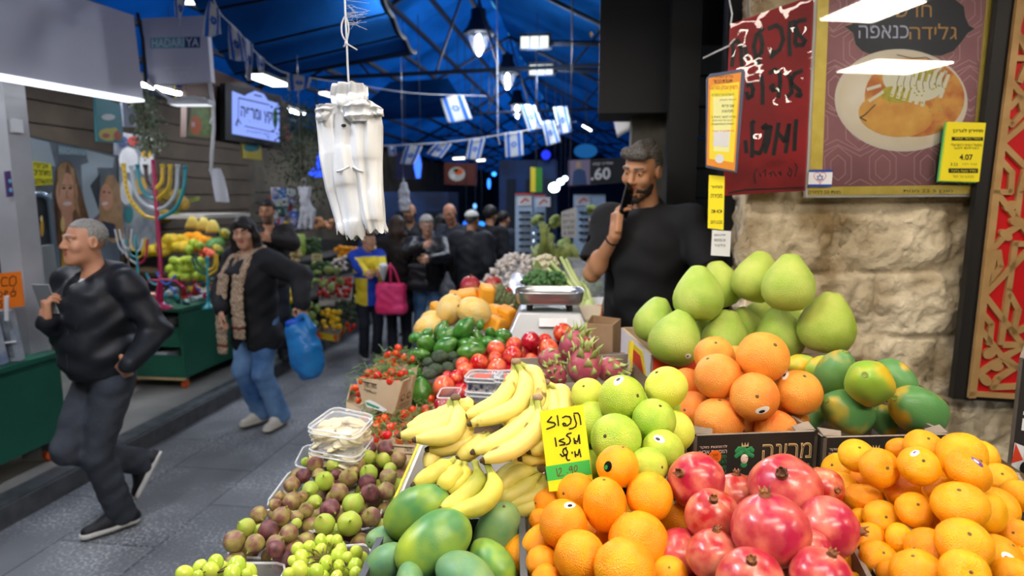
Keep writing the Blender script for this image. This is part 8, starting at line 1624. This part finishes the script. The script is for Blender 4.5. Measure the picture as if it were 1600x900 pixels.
pleat('flap',[(562,158,14),(560,168,24),(560,182,22),(560,190,12)],-.045,7,.2,4,.014,0)
pleat('flap',[(577,160,6),(586,170,12),(591,181,8)],-.04,5,.2,1,.014,0);pleat('flap',[(508,166,14),(505,174,13),(502,188,8)],-.022,5,.2,2,.014,0)
mb=MB()
for x0,y0,x1,y1 in((526,268,546,259),(552,260,568,268)):mb.tube(spline([bp(x0,y0,-.036),bp((x0+x1)/2,(y0+y1)/2+2,-.038),bp(x1,y1,-.038)],6),.0035,6)
mb.build('crease',M_BAG,r,True);mb=MB();mb.ell(bp(537,196,-.04),(.007,.004,.004),None,8,6);mb.build('knot',M_INK,r)
M_CORD=mat('white_cord','#b9bcc0',.6);mb=MB();W_=lambda x,y:bp(x,y);mb.tube(spline([W_(545,134),W_(543,100),W_(542,70),W_(540,30),W_(537,-60),W_(536,-160)],20),.0025,6);mb.tube(spline([W_(543,68),W_(535,55),W_(534,38),W_(540,26),W_(545,45),W_(541,68)],20),.002,6);mb.tube([W_(541,68),W_(558,78)],.002,5);mb.tube([W_(541,68),W_(537,73)],.002,5);mb.ell(W_(541,68),(.005,.005,.006),None,8,6)
rr=random.Random(1)
for k in range(26):p=W_(541+rr.uniform(-1,2),rr.uniform(0,40));mb.tube([p,p+Vector((rr.uniform(0,.03),0,rr.uniform(-.008,.008))),p+Vector((rr.uniform(.01,.06),0,rr.uniform(-.02,.012)))],.0005,3)
tag(mb.build('cord',M_CORD,None,True),'frayed white cord with a knotted loop holding the large bundle of bags','cord')
def hungbag(label,pts,d,rad,hook):
 b0=P(*pts[len(pts)//2],d);fd=Field(.009,.003,40,1);q=[P(x,y,d)-b0 for x,y in pts]
 for i in range(len(q)-1):
  for k in(-1,0,1):fd.cap(q[i]+RT*rad[i]*k,q[i+1]+RT*rad[i+1]*k,.022,.02,.03)
 o=fd.mesh('bag_bundle',mat('white_bag_plastic','#c9ccd2',.35),None);o.location=b0;tag(o,label,'plastic bags');mb=MB();mb.tube([P(x,y,d)-b0 for x,y in hook],.007,6);mb.tube([P(*hook[0],d)-b0,Vector((0,0,4-b0.z))+(P(*hook[0],d)-b0)*Vector((1,1,0)).length*0],.003,5);h_=mb.build('hook',M_STEEL,None,True);h_.parent=o
hungbag('white bag bundle tied at the neck on a hook before the vegetable shelves',[(476,294),(477,304),(476,314),(481,330),(477,356)],6.6,[.05,.03,.02,.055,.06],[(470,281),(476,279),(478,284),(475,292)]);hungbag('white bag bundle hanging further off, above the balding man',[(631,288),(631,300),(632,316),(631,328)],8.2,[.02,.045,.05,.035],[(630,278),(631,288)])
# ---- vegetable shelves across the aisle
def tiered(x0,x1,y0,y1,z,lab):mb=MB();mb.bx((x0,y0,z-.03),(x1,y1,z));mb.bx((x0,y0,.125),(x1,y1,z-.25));tag(mb.build('shelf_board',mat('shelf_dark','#2c2a27',.8)),lab,'shelf')
VX=-3.35
tiered(-3.9,VX,7.2,10.2,.62,'lowest vegetable shelf along the aisle, with lettuce and yellow peppers');tiered(-4.3,-3.91,7.65,10.4,.95,'middle vegetable shelf with tomatoes and celery');tiered(-4.8,-4.31,7.65,10.6,1.35,'upper vegetable shelf with onions')
M_ONION=mat('onion_skin','#c98a5a',.45,col2='#d9a478',nscale=4,hue=.01);M_PEPY=mat('yellow_pepper','#eec21a',.25,coat=.3);M_PEPR=mat('red_tomato','#b8281c',.25,coat=.3);M_LETT=mat('lettuce_leaf','#7f9c4a',.6,col2='#b8c878',nscale=7,bump=.6,bscale=12,bdist=.03,hue=.01);M_CUC=mat('dark_green_veg','#33502a',.45,col2='#4c6a38',nscale=6,hue=.01);M_POT=mat('pale_root_veg','#c2ac7a',.7,col2='#9c8658',nscale=6,hue=.01);M_AUB=mat('aubergine_skin','#1a1622',.25)
def simple(name,m,asp=1.0,neck=0.0,dim=.06):
 mb=MB();mb.lathe(prof_ball(14,dim,.03,asp,neck),16);warp(mb,.06,1.5,len(name));o=reg(proto(name,mb,m));s=MB();s.tube([(0,0,asp-.1),(0,0,asp+.12)],[.09,.06],6);child(o,'stem',s,M_GSTEM);return o
PR['onion']=[simple('onion',M_ONION)];PR['ypepper']=[simple('yellow_pepper',M_PEPY,1.1,-.1,.2)];PR['rtomato']=[simple('tomato',M_PEPR,.85)];PR['cuke']=[simple('green_vegetable',M_CUC,1.6)];PR['root']=[simple('root_vegetable',M_POT)]
mb=MB();rr=random.Random(6)
for k in range(26):a=k*2.4;t=.25+1.1*k/26;mb.ell((.55*sin(t)*cos(a),.55*sin(t)*sin(a),.5*cos(t)),(.5,.5,.32),Euler((rr.uniform(-.8,.8),rr.uniform(-.8,.8),0)).to_matrix(),8,6)
PR['lettuce']=[reg(proto('lettuce',mb,M_LETT))]
def field_(kind,cat,lab,grp,x0,y0,x1,y1,n,d,rad,sd,dsl=0.0,name=None):
 rr=random.Random(sd);got=[];gap=rad*1.6*F/d
 for t in range(n*30):
  x,y=rr.uniform(x0,x1),rr.uniform(y0,y1)
  if all((x-a)**2+(y-b)**2>gap**2 for a,b in got):got.append((x,y))
  if len(got)>=n:break
 for x,y in got:
  o=put(kind,P(x,y,d-dsl*(y-y0)),rad*rr.uniform(.9,1.1),turn(Vector((rr.uniform(-1,1),rr.uniform(-1,1),rr.uniform(-.2,1))).normalized()),lab,cat,grp)
  if name:o.name=name
field_('onion','onion','brown onion in the high tray behind the hanging bags','onions on the upper shelf',488,343,528,357,18,8.8,.042,1);field_('cuke','cucumber','green cucumber on the upper shelf beside the celery','cucumbers on the upper shelf',476,372,500,396,16,8.5,.028,2);field_('root','potato','pale potato in the tray behind the woman with the scarf','potatoes behind the woman',440,390,468,408,16,7.9,.035,3);field_('orange','orange','orange in the far heap beside the boy','oranges beside the boy',525,386,556,402,14,8.9,.04,4);field_('lettuce','lettuce','pale green lettuce on the middle shelf','lettuces on the middle shelf',462,420,535,452,15,7.9,.062,5,.004);field_('cuke','courgette','long green courgette among the lettuces','courgettes on the middle shelf',470,412,515,424,6,7.9,.04,6);field_('rtomato','tomato','red tomato in the long tray beside the boy','tomatoes on the middle shelf',498,436,548,462,46,8.0,.034,7,.005);field_('ypepper','yellow pepper','yellow pepper on the lowest shelf beside the carrier bag','yellow peppers on the lowest shelf',502,482,530,512,20,7.4,.034,8,.005);field_('lettuce','lettuce','green lettuce on the lowest shelf behind the carrier bag','lettuces on the lowest shelf',478,478,500,520,7,7.3,.06,9,.004);field_('avod','artichoke','dark green vegetable in the lowest shelf heap behind the boy','dark vegetables behind the boy',528,470,556,506,20,7.6,.042,10,.004);field_('nectarine','apple','red apple in the far heap behind the boy','red apples beyond the boy',586,400,604,424,9,9.0,.042,11);field_('melon','melon','yellow melon in the far heap behind the boy','melons beyond the boy',574,382,602,398,5,9.2,.075,12);field_('garlic','garlic','white garlic head beside the oranges near the boy','garlic beyond the boy',520,402,540,424,14,8.6,.028,13);field_('rtomato','tomato','red tomato in the crate at the shelf foot beside the boy','tomatoes at the shelf foot',530,506,556,516,8,7.3,.034,14);field_('lemon','squash','green and yellow squash on the shelf by the potatoes','small squash on the middle shelf',452,448,470,470,8,7.5,.045,15)
r=thing('celery_bundle','upright bundle of bright green celery on the upper shelf','celery',P(466,402,8.2));rr=random.Random(3)
for k in range(14):x=458+k*1.3;mb=MB();mb.tube([P(x,402,8.2),P(x+rr.uniform(-2,2),385,8.2),P(x+rr.uniform(-3,3),366,8.2)],[.014,.012,.008],6);mb.build('stalk',mat('celery_green','#7f9a3c',.5,col2='#a3b85a',nscale=5),r,True)
mb=MB();yp=yplane(7.7);mb.slab([yp.at(*q)for q in((487,418),(503,418),(503,397),(487,396))],-yp.n,.006);o=mb.build('price_card',mat('cream_card','#cfc48a',.6));tag(o,'cream price card standing among the lettuces','price card');mb=MB()
for k,tx in enumerate(('חסה','טרי','5.90')):write(mb,tx,pxquad(yp,490,399+k*6,500,403+k*6),0,.01,.003,yp.n)
mb.build('handwriting',M_INK,o)
q=[P(492,518,7.1),P(528,524,7.0),P(548,494,7.6),P(520,486,7.7)];quad_box('display_tray','orange and yellow display tray edge below the yellow peppers','tray',q,.08,.01,mat('orange_tray','#d2551c',.6,col2='#e0c22c',nscale=5,ncontrast=(.48,.52)),M_BOXI)
q=[P(498,470,7.7),P(548,468,7.6),P(552,432,8.4),P(505,432,8.5)];quad_box('display_tray','long white-edged tray of tomatoes on the middle shelf','tray',q,.07,.012,M_SHELF,M_BOXI)
# small packaged goods on the wall behind the young man
rr=random.Random(21)
for k in range(60):
 x,y=rr.uniform(424,462),rr.uniform(296,352);c=P(x,y,8.4+.3*rr.random());m=[tone('red','#b52a24'),T_W,T_BL,T_Y,tone('lilac','#8f86b0'),T_W,tone('dark_teal','#15504c')][rr.randrange(7)];mb=MB();mb.box(c,(rr.uniform(.025,.05),.03,rr.uniform(.03,.06)));o=weld(mb.build('packet',m),.006);tag(o,'small bright packet on the crowded wall rack behind the young man','packet','packets on the wall rack');mb=MB();mb.box(c-Vector((0,.032,.005)),(.016,.002,.015));mb.build('paper_label',T_W,o)
for k in range(4):mb=MB();a=P(440,300+k*16,8.6);mb.bx((a.x-.35,a.y-.05,a.z-.015),(a.x+.35,a.y+.25,a.z));tag(mb.build('shelf_board',M_DARK),'rack shelf of packets behind the young man, '+ORD[k]+' from the top','shelf')
# ---- strings of flags
M_FB2=mat('flag_sky_blue','#2266c8',.7);M_FW2=mat('flag_cloth_white','#c6cace',.75)
def flag(label,tl,tr,bl,br,d,wave=.02,dr=None,grp=None):
 A_,B2_,C2_,D2_=P(*tl,d),P(*tr,d if dr is None else dr),P(*bl,d),P(*br,d if dr is None else dr);n=(B2_-A_).cross(C2_-A_).normalized();n=n if n.dot(CAM-A_)>0 else-n
 def s(u,v):return(A_*(1-u)+B2_*u)*(1-v)+(C2_*(1-u)+D2_*u)*v+n*wave*sin(u*5+v*3)
 c=s(.5,0);r=thing('flag',label,'flag',c,grp);mb=MB();mb.grid(s,10,14);o=mb.build('cloth',M_FW2,r,True);o.modifiers.new('s','SOLIDIFY').thickness=.003
 for a in(.12,.72):
  mb=MB();mb.grid(lambda u,v:s(a+.16*u,v)+n*.006,3,14);mb.build('stripe',M_FB2,r,True)
 mb=MB();R_=.17
 for sg in(1,-1):
  pt=[(.5+R_*sg*cos(2*pi*k/3),.5+.75*R_*sin(2*pi*k/3)*1.0)for k in range(4)]
  for(a,b),(c_,e)in zip(pt,pt[1:]):
   for j in range(4):
    u0,v0,u1_,v1_=a+(c_-a)*j/4,b+(e-b)*j/4,a+(c_-a)*(j+1)/4,b+(e-b)*(j+1)/4;p,q_=s(u0,v0)+n*.008,s(u1_,v1_)+n*.008;t_=(q_-p).normalized();w=n.cross(t_)*.006;mb.add([p-w,q_-w,q_+w,p+w],[(0,1,2,3)])
 mb.build('star',M_FB2,r)
for lab,a in(('little flag hanging edge-on beside the lit shop lamp, at the frame top',((276,-8),(290,-12),(274,24),(283,45),4.2)),('blue and white flag twisted at the start of the string',((328,0),(341,14),(315,57),(348,55),4.4)),('blue and white flag hanging straight beside the shop sign',((358,35),(374,52),(359,92),(386,97),4.8)),('narrow folded flag, third along the string',((382,58),(394,68),(386,125),(395,125),5.2)),('small flag folded over, before the bright shop lamp',((402,85),(412,90),(405,115),(414,112),5.7)),('flag hanging lengthways under the tarpaulin',((449,116),(486,120),(450,142),(484,138),6.4))):flag(lab,*a[:4],a[4])
mb=MB();mb.tube(spline([P(330,-10,4.3),P(345,22,4.5),P(372,48,4.9),P(400,82,5.5),P(440,112,6.2),P(500,124,7),P(560,133,7.6),P(650,146,8.6),P(760,150,10)],30),.005,5);tag(mb.build('bunting_rope',M_CORD),'cord of small flags running from the shop sign under the tarpaulin','cord')
for lab,a in(('flag hanging under the far awning, beyond the roof lamps',((686,150),(724,148),(700,192),(738,186),10)),('small pale flag edge of the low string, near the far white bags',((606,228),(617,227),(608,244),(620,243),8.2)),('yellowish flag of the low string, above the blue lit sign',((634,228),(660,228),(625,256),(648,258),8.2)),('slanting flag of the low string, second from the yellowish one',((682,224),(706,224),(666,240),(690,248),8.6)),('flag of the low string hanging over the red market sign',((733,218),(758,216),(728,248),(750,250),9)),('flag hanging straight beside the dangling rope',((788,208),(816,205),(790,246),(818,243),9.2)),('high flag under the far street lamp',((812,164),(836,164),(826,206),(848,196),9.4)),('flag between the high one and the far slanting lamp',((864,168),(886,166),(874,210),(894,206),9.6)),('low flag beside the straight hanging one',((846,190),(866,188),(854,228),(876,222),9.4))):flag(lab,*a[:4],a[4])
mb=MB();mb.tube(spline([P(596,228,8),P(640,226,8.2),P(700,222,8.6),P(760,214,9),P(820,204,9.2),P(900,190,9.8)],24),.008,5);tag(mb.build('bunting_rope',M_CORD),'low cord of flags above the heads of the crowd','cord')
mb=MB();mb.tube([P(776,-20,8),P(778,214,8),P(781,226,8)],.006,5);tag(mb.build('rope',M_CORD),'thin rope dangling from the roof to head height','rope')
# ---- lit signs and shops far down the street
def neon(label,pl,pts,col,s,nm='neon_sign'):
 r=thing(nm,label,'lit sign',pl.at(*pts[0]));mb=MB();pxpoly(mb,pl,pts,0,.01);mb.build('lit_face',glow('glow_'+col[1:]+str(int(s*10)),col,s),r);mb=MB();mb.slab([pl.at(*p,0)for p in pts],-pl.n,.06);mb.build('casing',M_DARK,r);hang(r,pl.at(*pts[3],-.03));return r
neon('blue glowing bell-shaped sign behind the hanging white bags',yplane(9.5),[(482,272),(486,266),(494,260),(497,238),(505,238),(508,268),(506,276),(490,277)],'#2a52ff',2.0);neon('blue glowing oval sign behind the yellowish flag',yplane(9.3),[(648,240+0),(655,238),(659,258),(657,278),(651,279),(647,262)],'#3a6cff',2.2)
YB=yplane(9.4);mb=MB();mb.slab([YB.at(*p)for p in((618,280),(648,280),(648,236),(618,236))],-YB.n,.05);o=tag(mb.build('dark_sign',mat('deep_navy_sign','#141c44',.4)),'dark navy sign panel behind the yellowish flag','sign');hang(o,YB.at(633,237,-.02))
RS_=yplane(11.5);r=thing('market_sign','dark red market sign with a picture of fruit, above the crowd','sign',RS_.at(722,290));mb=MB();mb.slab([RS_.at(*p)for p in((694,288),(744,290),(744,256),(694,254))],-RS_.n,.08);mb.build('board',mat('dark_red_board','#5a2418',.6),r);mb=MB();disc(mb,RS_,714,272,13,11,0,.01,18);disc(mb,RS_,717,268,7,5,1,.02,12);disc(mb,RS_,708,276,4,4,2,.02,10);disc(mb,RS_,712,266,4,3,3,.02,10);mb.build('fruit_print',[M_SHELF,M_ORWH,M_WHITEC,M_PGREEN],r);hang(r,RS_.at(700,255,-.04));hang(r,RS_.at(738,256,-.04))
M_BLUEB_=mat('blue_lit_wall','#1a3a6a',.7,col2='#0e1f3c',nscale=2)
for lab,a,m in(('dark blue shop block closing the street beyond the crowd',(560,300,700,470,13),M_BLUEB_),('blue shop block behind the sunglasses racks',(780,250,870,420,12.5),M_BLUEB_)):
 yp=yplane(a[4]);mb=MB();mb.slab([yp.at(a[0],a[3]),yp.at(a[2],a[3]),yp.at(a[2],a[1]),yp.at(a[0],a[1])],-yp.n,1.0);o=mb.build('shop_block',m);tag(o,lab,'shop');mb=MB()
 for k in range(3):mb.slab([yp.at(a[0]+12+k*(a[2]-a[0])/3,a[3]-20,.01),yp.at(a[0]+(k+1)*(a[2]-a[0])/3-4,a[3]-20,.01),yp.at(a[0]+(k+1)*(a[2]-a[0])/3-4,a[1]+30,.01),yp.at(a[0]+12+k*(a[2]-a[0])/3,a[1]+30,.01)],yp.n,.02)
 mb.build('shop_opening',M_IRON,o)
for k,(x,y,w,h,c,s)in enumerate(((866,293,9,8,'#eaf4ff',14),(876,284,6,5,'#d8ecff',12),(883,279,4.5,4,'#c8e4ff',10),(772,272,4,3.5,'#2f8cff',4),(764,287,3,9,'#2f7cff',3),(836,364,3,3,'#e8f4ff',8),(836,376,3,3,'#e8f4ff',8),(728,350,5,5,'#1f6cff',2),(752,350,6,4,'#2f8cff',2),(853,242,8,8,'#2a3cff',1.2),(915,236,20,12,'#2f8ce8',.35),(742,322,3,4,'#6fb0ff',2))):  # the large pale blue one draws an irregular glow as a glowing ellipsoid
 mb=MB();p=P(x,y,12 if y<300 else 11);mb.ell(p,(w*.011,.03,h*.011),None,14,10);o=mb.build('lamp',glow('far_glow_%d'%k,c,s),None,True,origin=p);tag(o,['big white lamp far down the street','middle one of the white far lamps','smallest of the three white far lamps','little round blue lamp above the crowd','tall blue lamp beside the red market sign','upper white bulb on the sunglasses rack','lower white bulb on the sunglasses rack','blue shop glow beside the black-haired man','blue shop glow behind the black-haired man','deep blue lit panel beside the flags','large pale blue lit panel under the slanting lamp','small pale blue lamp above the crowd'][k],'lamp');mb=MB();mb.box(p+Vector((0,.05,0)),(w*.008,.02,h*.008));mb.build('lamp_body',M_IRON,o);hang(o,p+Vector((0,.05,0)))
def rack(label,x0,x1,y0,y1,d,cols,rows,top):
 yp=yplane(d);r=thing('sunglasses_rack',label,'display rack',yp.at((x0+x1)/2,y1+30));mb=MB();mb.slab([yp.at(x0,y1+40),yp.at(x1,y1+40),yp.at(x1,y0),yp.at(x0,y0)],-yp.n,.12);mb.build('panel',mat('rack_white','#a9c2da',.5),r)
 mb=MB();mb.slab([yp.at(x0,y0+2,.01),yp.at(x1,y0+2,.01),yp.at(x1,y0,.01),yp.at(x0,y0,.01)],yp.n,.02);mb.build('top_rail',top,r);mb=MB();mb.slab([yp.at(x0+4,y0+19,.005),yp.at(x0+26,y0+19,.005),yp.at(x0+26,y0+4,.005),yp.at(x0+4,y0+4,.005)],yp.n,.01);mb.build('header_card',M_WHITEC,r);mb=MB();stroke(mb,yp,[(x0+9,y0+15),(x0+16,y0+8),(x0+21,y0+12)],2,0,.02);mb.build('header_print',M_REDC,r)
 for j in range(rows):
  for i in range(cols):
   mb=MB();cx,cy=x0+6+(x1-x0-8)*(i+.5)/cols,y0+30+j*10.5;hw=(x1-x0)/cols*.16
   for q in(-1,1):mb.ell(yp.at(cx+q*hw,cy,.03),(hw*.009,.012,.018),None,8,6)
   mb.build('sunglasses',M_INK,r)
rack('sunglasses rack with a red top rail at the end of the garlic trays',805,832,302,398,7.6,2,8,M_REDC);rack('sunglasses rack beside the red-topped one',834,852,304,390,7.9,1,7,M_REDC);rack('sunglasses rack with a dark top rail behind the lettuces',896,946,302,372,8.2,2,5,M_INK)
yp=yplane(9.5);mb=MB();mb.slab([yp.at(*p)for p in((829,300),(847,300),(847,262),(829,261))],-yp.n,.03);o=mb.build('banner',mat('green_yellow_banner','#3c8f2c',.6));tag(o,'green and yellow striped banner beyond the sunglasses racks','banner');mb=MB();mb.slab([yp.at(*p,.01)for p in((829,300),(837,300),(837,262),(829,261))],yp.n,.005);mb.build('yellow_stripe',M_YELLOWC,o);hang(o,yp.at(838,262,-.01))
SP=yplane(7.4);r=thing('price_banner','dark banner with a man in a shirt and the price 60, above the lettuces','banner',SP.at(940,290));mb=MB();mb.slab([SP.at(*p)for p in((888,292),(990,284),(990,246),(888,250))],-SP.n,.03);mb.build('board',mat('charcoal_banner','#22252c',.5),r);mb=MB();pxpoly(mb,SP,[(888,290),(922,288),(922,249),(888,251)],0,.005);disc(mb,SP,904,258,4.5,6,1,.01,12);pxpoly(mb,SP,[(894,289),(917,288),(914,267),(904,263),(896,268)],2,.009);mb.build('picture',[mat('lilac_print','#8a8098',.5),M_KRAFT,M_NAVYP],r);mb=MB();write(mb,'.60',[SP.at(923,282,.01),SP.at(954,280,.01),SP.at(954,261,.01),SP.at(923,263,.01)],0,.03,.004,SP.n);write(mb,'שתייה קלה',[SP.at(926,260,.01),SP.at(958,258,.01),SP.at(958,252,.01),SP.at(926,254,.01)],0,.01,.004,SP.n);mb.build('lettering',M_WHITEC,r);hang(r,SP.at(892,250,-.015),4);hang(r,SP.at(986,247,-.015),4)
# greens on the far part of the stall, paper sign hanging over them
mb=MB();a=P(880,440,5.2);mb.bx((-.65,4.9,1.08),(.45,6.4,1.14));tag(mb.build('shelf_board',mat('shelf_dark','#2c2a27',.8)),'dark shelf at the far end of the stall under the greens','shelf')
field_('lettuce','lettuce','green lettuce head at the far end of the stall','greens at the far end of the stall',840,340,885,392,10,6.0,.075,31);field_('lettuce','cabbage','round cabbage on the crates beside the vendor\'s elbow','cabbages beside the vendor',922,326,956,350,7,5.2,.06,32);field_('cuke','green vegetable','dark bunch of herbs behind the cauliflower','herbs behind the cauliflower',830,392,905,410,18,4.9,.035,33);field_('lettuce','lettuce','leafy greens on the middle crates near the vendor','leafy greens near the vendor',945,340,965,372,5,5.0,.05,34)
for k,L in enumerate(((852,400,848,346),(846,400,852,350),(860,402,856,372),(838,405,836,385),(890,405,886,378),(878,406,882,382),(868,404,872,380),(900,408,896,382))):
 mb=MB();p0,p1=P(L[0],L[1],4.8),P(L[2],L[3],4.9)
 for j in range(14):
  ja,jb=.03*cos(j*2.4)*(j/14)**.5,.03*sin(j*2.4)*(j/14)**.5;mb.tube([p0+Vector((ja,jb,0)),(p0+p1)/2+Vector((ja,jb,0))*.7,p1+Vector((ja*1.3,jb,-.02*(j%3)))],[.008,.0075,.004],6)
 o=mb.build('asparagus_bundle',mat('asparagus_green','#6a7a36',.6,col2='#8f9a4c',nscale=9),None,True);tag(o,'upright bundle of green asparagus standing behind the cauliflower','asparagus','asparagus bundles behind the cauliflower')
for k,(x,y,w,h,lab)in enumerate(((938,362,36,34,'brown cardboard crate under the cabbages beside the vendor'),(925,398,26,20,'brown box on the stall next to the acrylic bin'),(950,400,24,22,'brown box nearest the vendor\'s arm'))):
 d=4.6;q=[P(x-w/2,y-h/2,d),P(x+w/2,y-h/2,d-.1),P(x+w/2,y-h/2-5,d+.25),P(x-w/2,y-h/2-4,d+.3)];quad_box('crate',lab,'crate',q,h*d/F,.01,mat('crate_brown','#7a6248',.8,col2='#5f4c38',nscale=8),M_BOXI)
HS=yplane(5.3);r=thing('hanging_sign','white paper price sign hanging over the greens behind the broccoli','sign',HS.at(890,372));mb=MB();mb.slab([HS.at(*p)for p in((877,370),(901,372),(901,323),(877,331))],-HS.n,.02);mb.build('paper',M_WHITEC,r);mb=MB()
for k,tx in enumerate(('ירקות','טריים','מהשדה','3.90')):write(mb,tx,pxquad(HS,880,335+k*9,897,340+k*9,1),0,.01,.003,HS.n)
mb.build('lettering',mat('grey_ink','#6a6e74',.6),r);hang(r,HS.at(889,328,-.01),4,.003)
# ---- above the vendor: beige awning, banner, blue sticker
r=thing('awning_box','beige awning panel hanging over the doorway behind the vendor','awning',P(1020,100,4.0));AW=Plane(P(1020,80,4.0),Vector((-.75,-1,0)).normalized());mb=MB();mb.slab([AW.at(*p)for p in((993,152),(1066,100),(1076,-60),(1002,-60))],-AW.n,.05);mb.build('panel',mat('beige_panel','#a39a84',.7,col2='#8a8270',nscale=3),r);mb=MB();mb.slab([AW.at(*p,.003)for p in((1049,108),(1064,98),(1067,70),(1052,76))],AW.n,.004);s_=mb.build('blue_sticker',M_FWHITE,r);mb=MB()
for y in(74,84,97):mb.slab([AW.at(*p,.008)for p in((1050.5,y+7),(1064.5,y),(1065,y-4),(1051,y+3))],AW.n,.003)
mb.build('print',M_FBLUE,s_);mb=MB();mb.slab([AW.at(*p,.01)for p in((1021,93),(1046,85),(1046,83),(1021,91))],AW.n,.005);mb.build('bar',M_WHITEC,r)
BN=Plane(P(970,160,5.2),Vector((-.5,-1,0)).normalized());r=thing('hummus_banner','white cloth banner with black Hebrew letters beside the beige awning','banner',BN.at(970,215));mb=MB();qn=[(965,216),(983,205),(993,98),(948,122)]
mb.grid(lambda u,v:(BN.at(*qn[0])*(1-u)+BN.at(*qn[1])*u)*(1-v)+(BN.at(*qn[3])*(1-u)+BN.at(*qn[2])*u)*v+BN.n*.02*sin(v*5+u*3),8,12);mb.build('cloth',M_FWHITE,r,True).modifiers.new('s','SOLIDIFY').thickness=.004;mb=MB();write(mb,'חומוס',[BN.at(952,168,.03),BN.at(989,152,.03),BN.at(988,126,.03),BN.at(951,146,.03)],0,.02,.003,BN.n);write(mb,'26992',[BN.at(960,192,.03),BN.at(985,184,.03),BN.at(985,174,.03),BN.at(959,182,.03)],0,.01,.003,BN.n);mb.build('lettering',M_INK,r)
ivy('dry brown palm fronds tucked above the white banner',[(985,40),(980,70),(975,105)],5.0,.09,260,mat('dry_frond','#5c5238',.8),7)
for k,(x0,x1,y0,y1,d,c,lab)in enumerate(((1012,1032,160,220,5.2,'#4a4a44','grey-brown upright board behind the vendor\'s head'),(1040,1060,165,330,4.6,'#5f5a48','mottled plaster pilaster beside the doorway'),(985,1004,190,225,6.5,'#4a78b0','pale blue panel seen past the banner'),(905,1060,420,520,4.4,'#1c1d1f','dark counter front behind the vendor'))):
 yp=yplane(d);mb=MB();mb.slab([yp.at(x0,y1),yp.at(x1,y1),yp.at(x1,y0),yp.at(x0,y0)],-yp.n,.08);o=mb.build('board',mat('board_%d'%k,c,.7,col2='#2c2c28',nscale=5));tag(weld(o,.004),lab,'board')
 # prototypes are only patterns for the copies: take them out again
for p in PROTOS:
 for c in list(p.children_recursive):bpy.data.objects.remove(c)
 bpy.data.objects.remove(p)
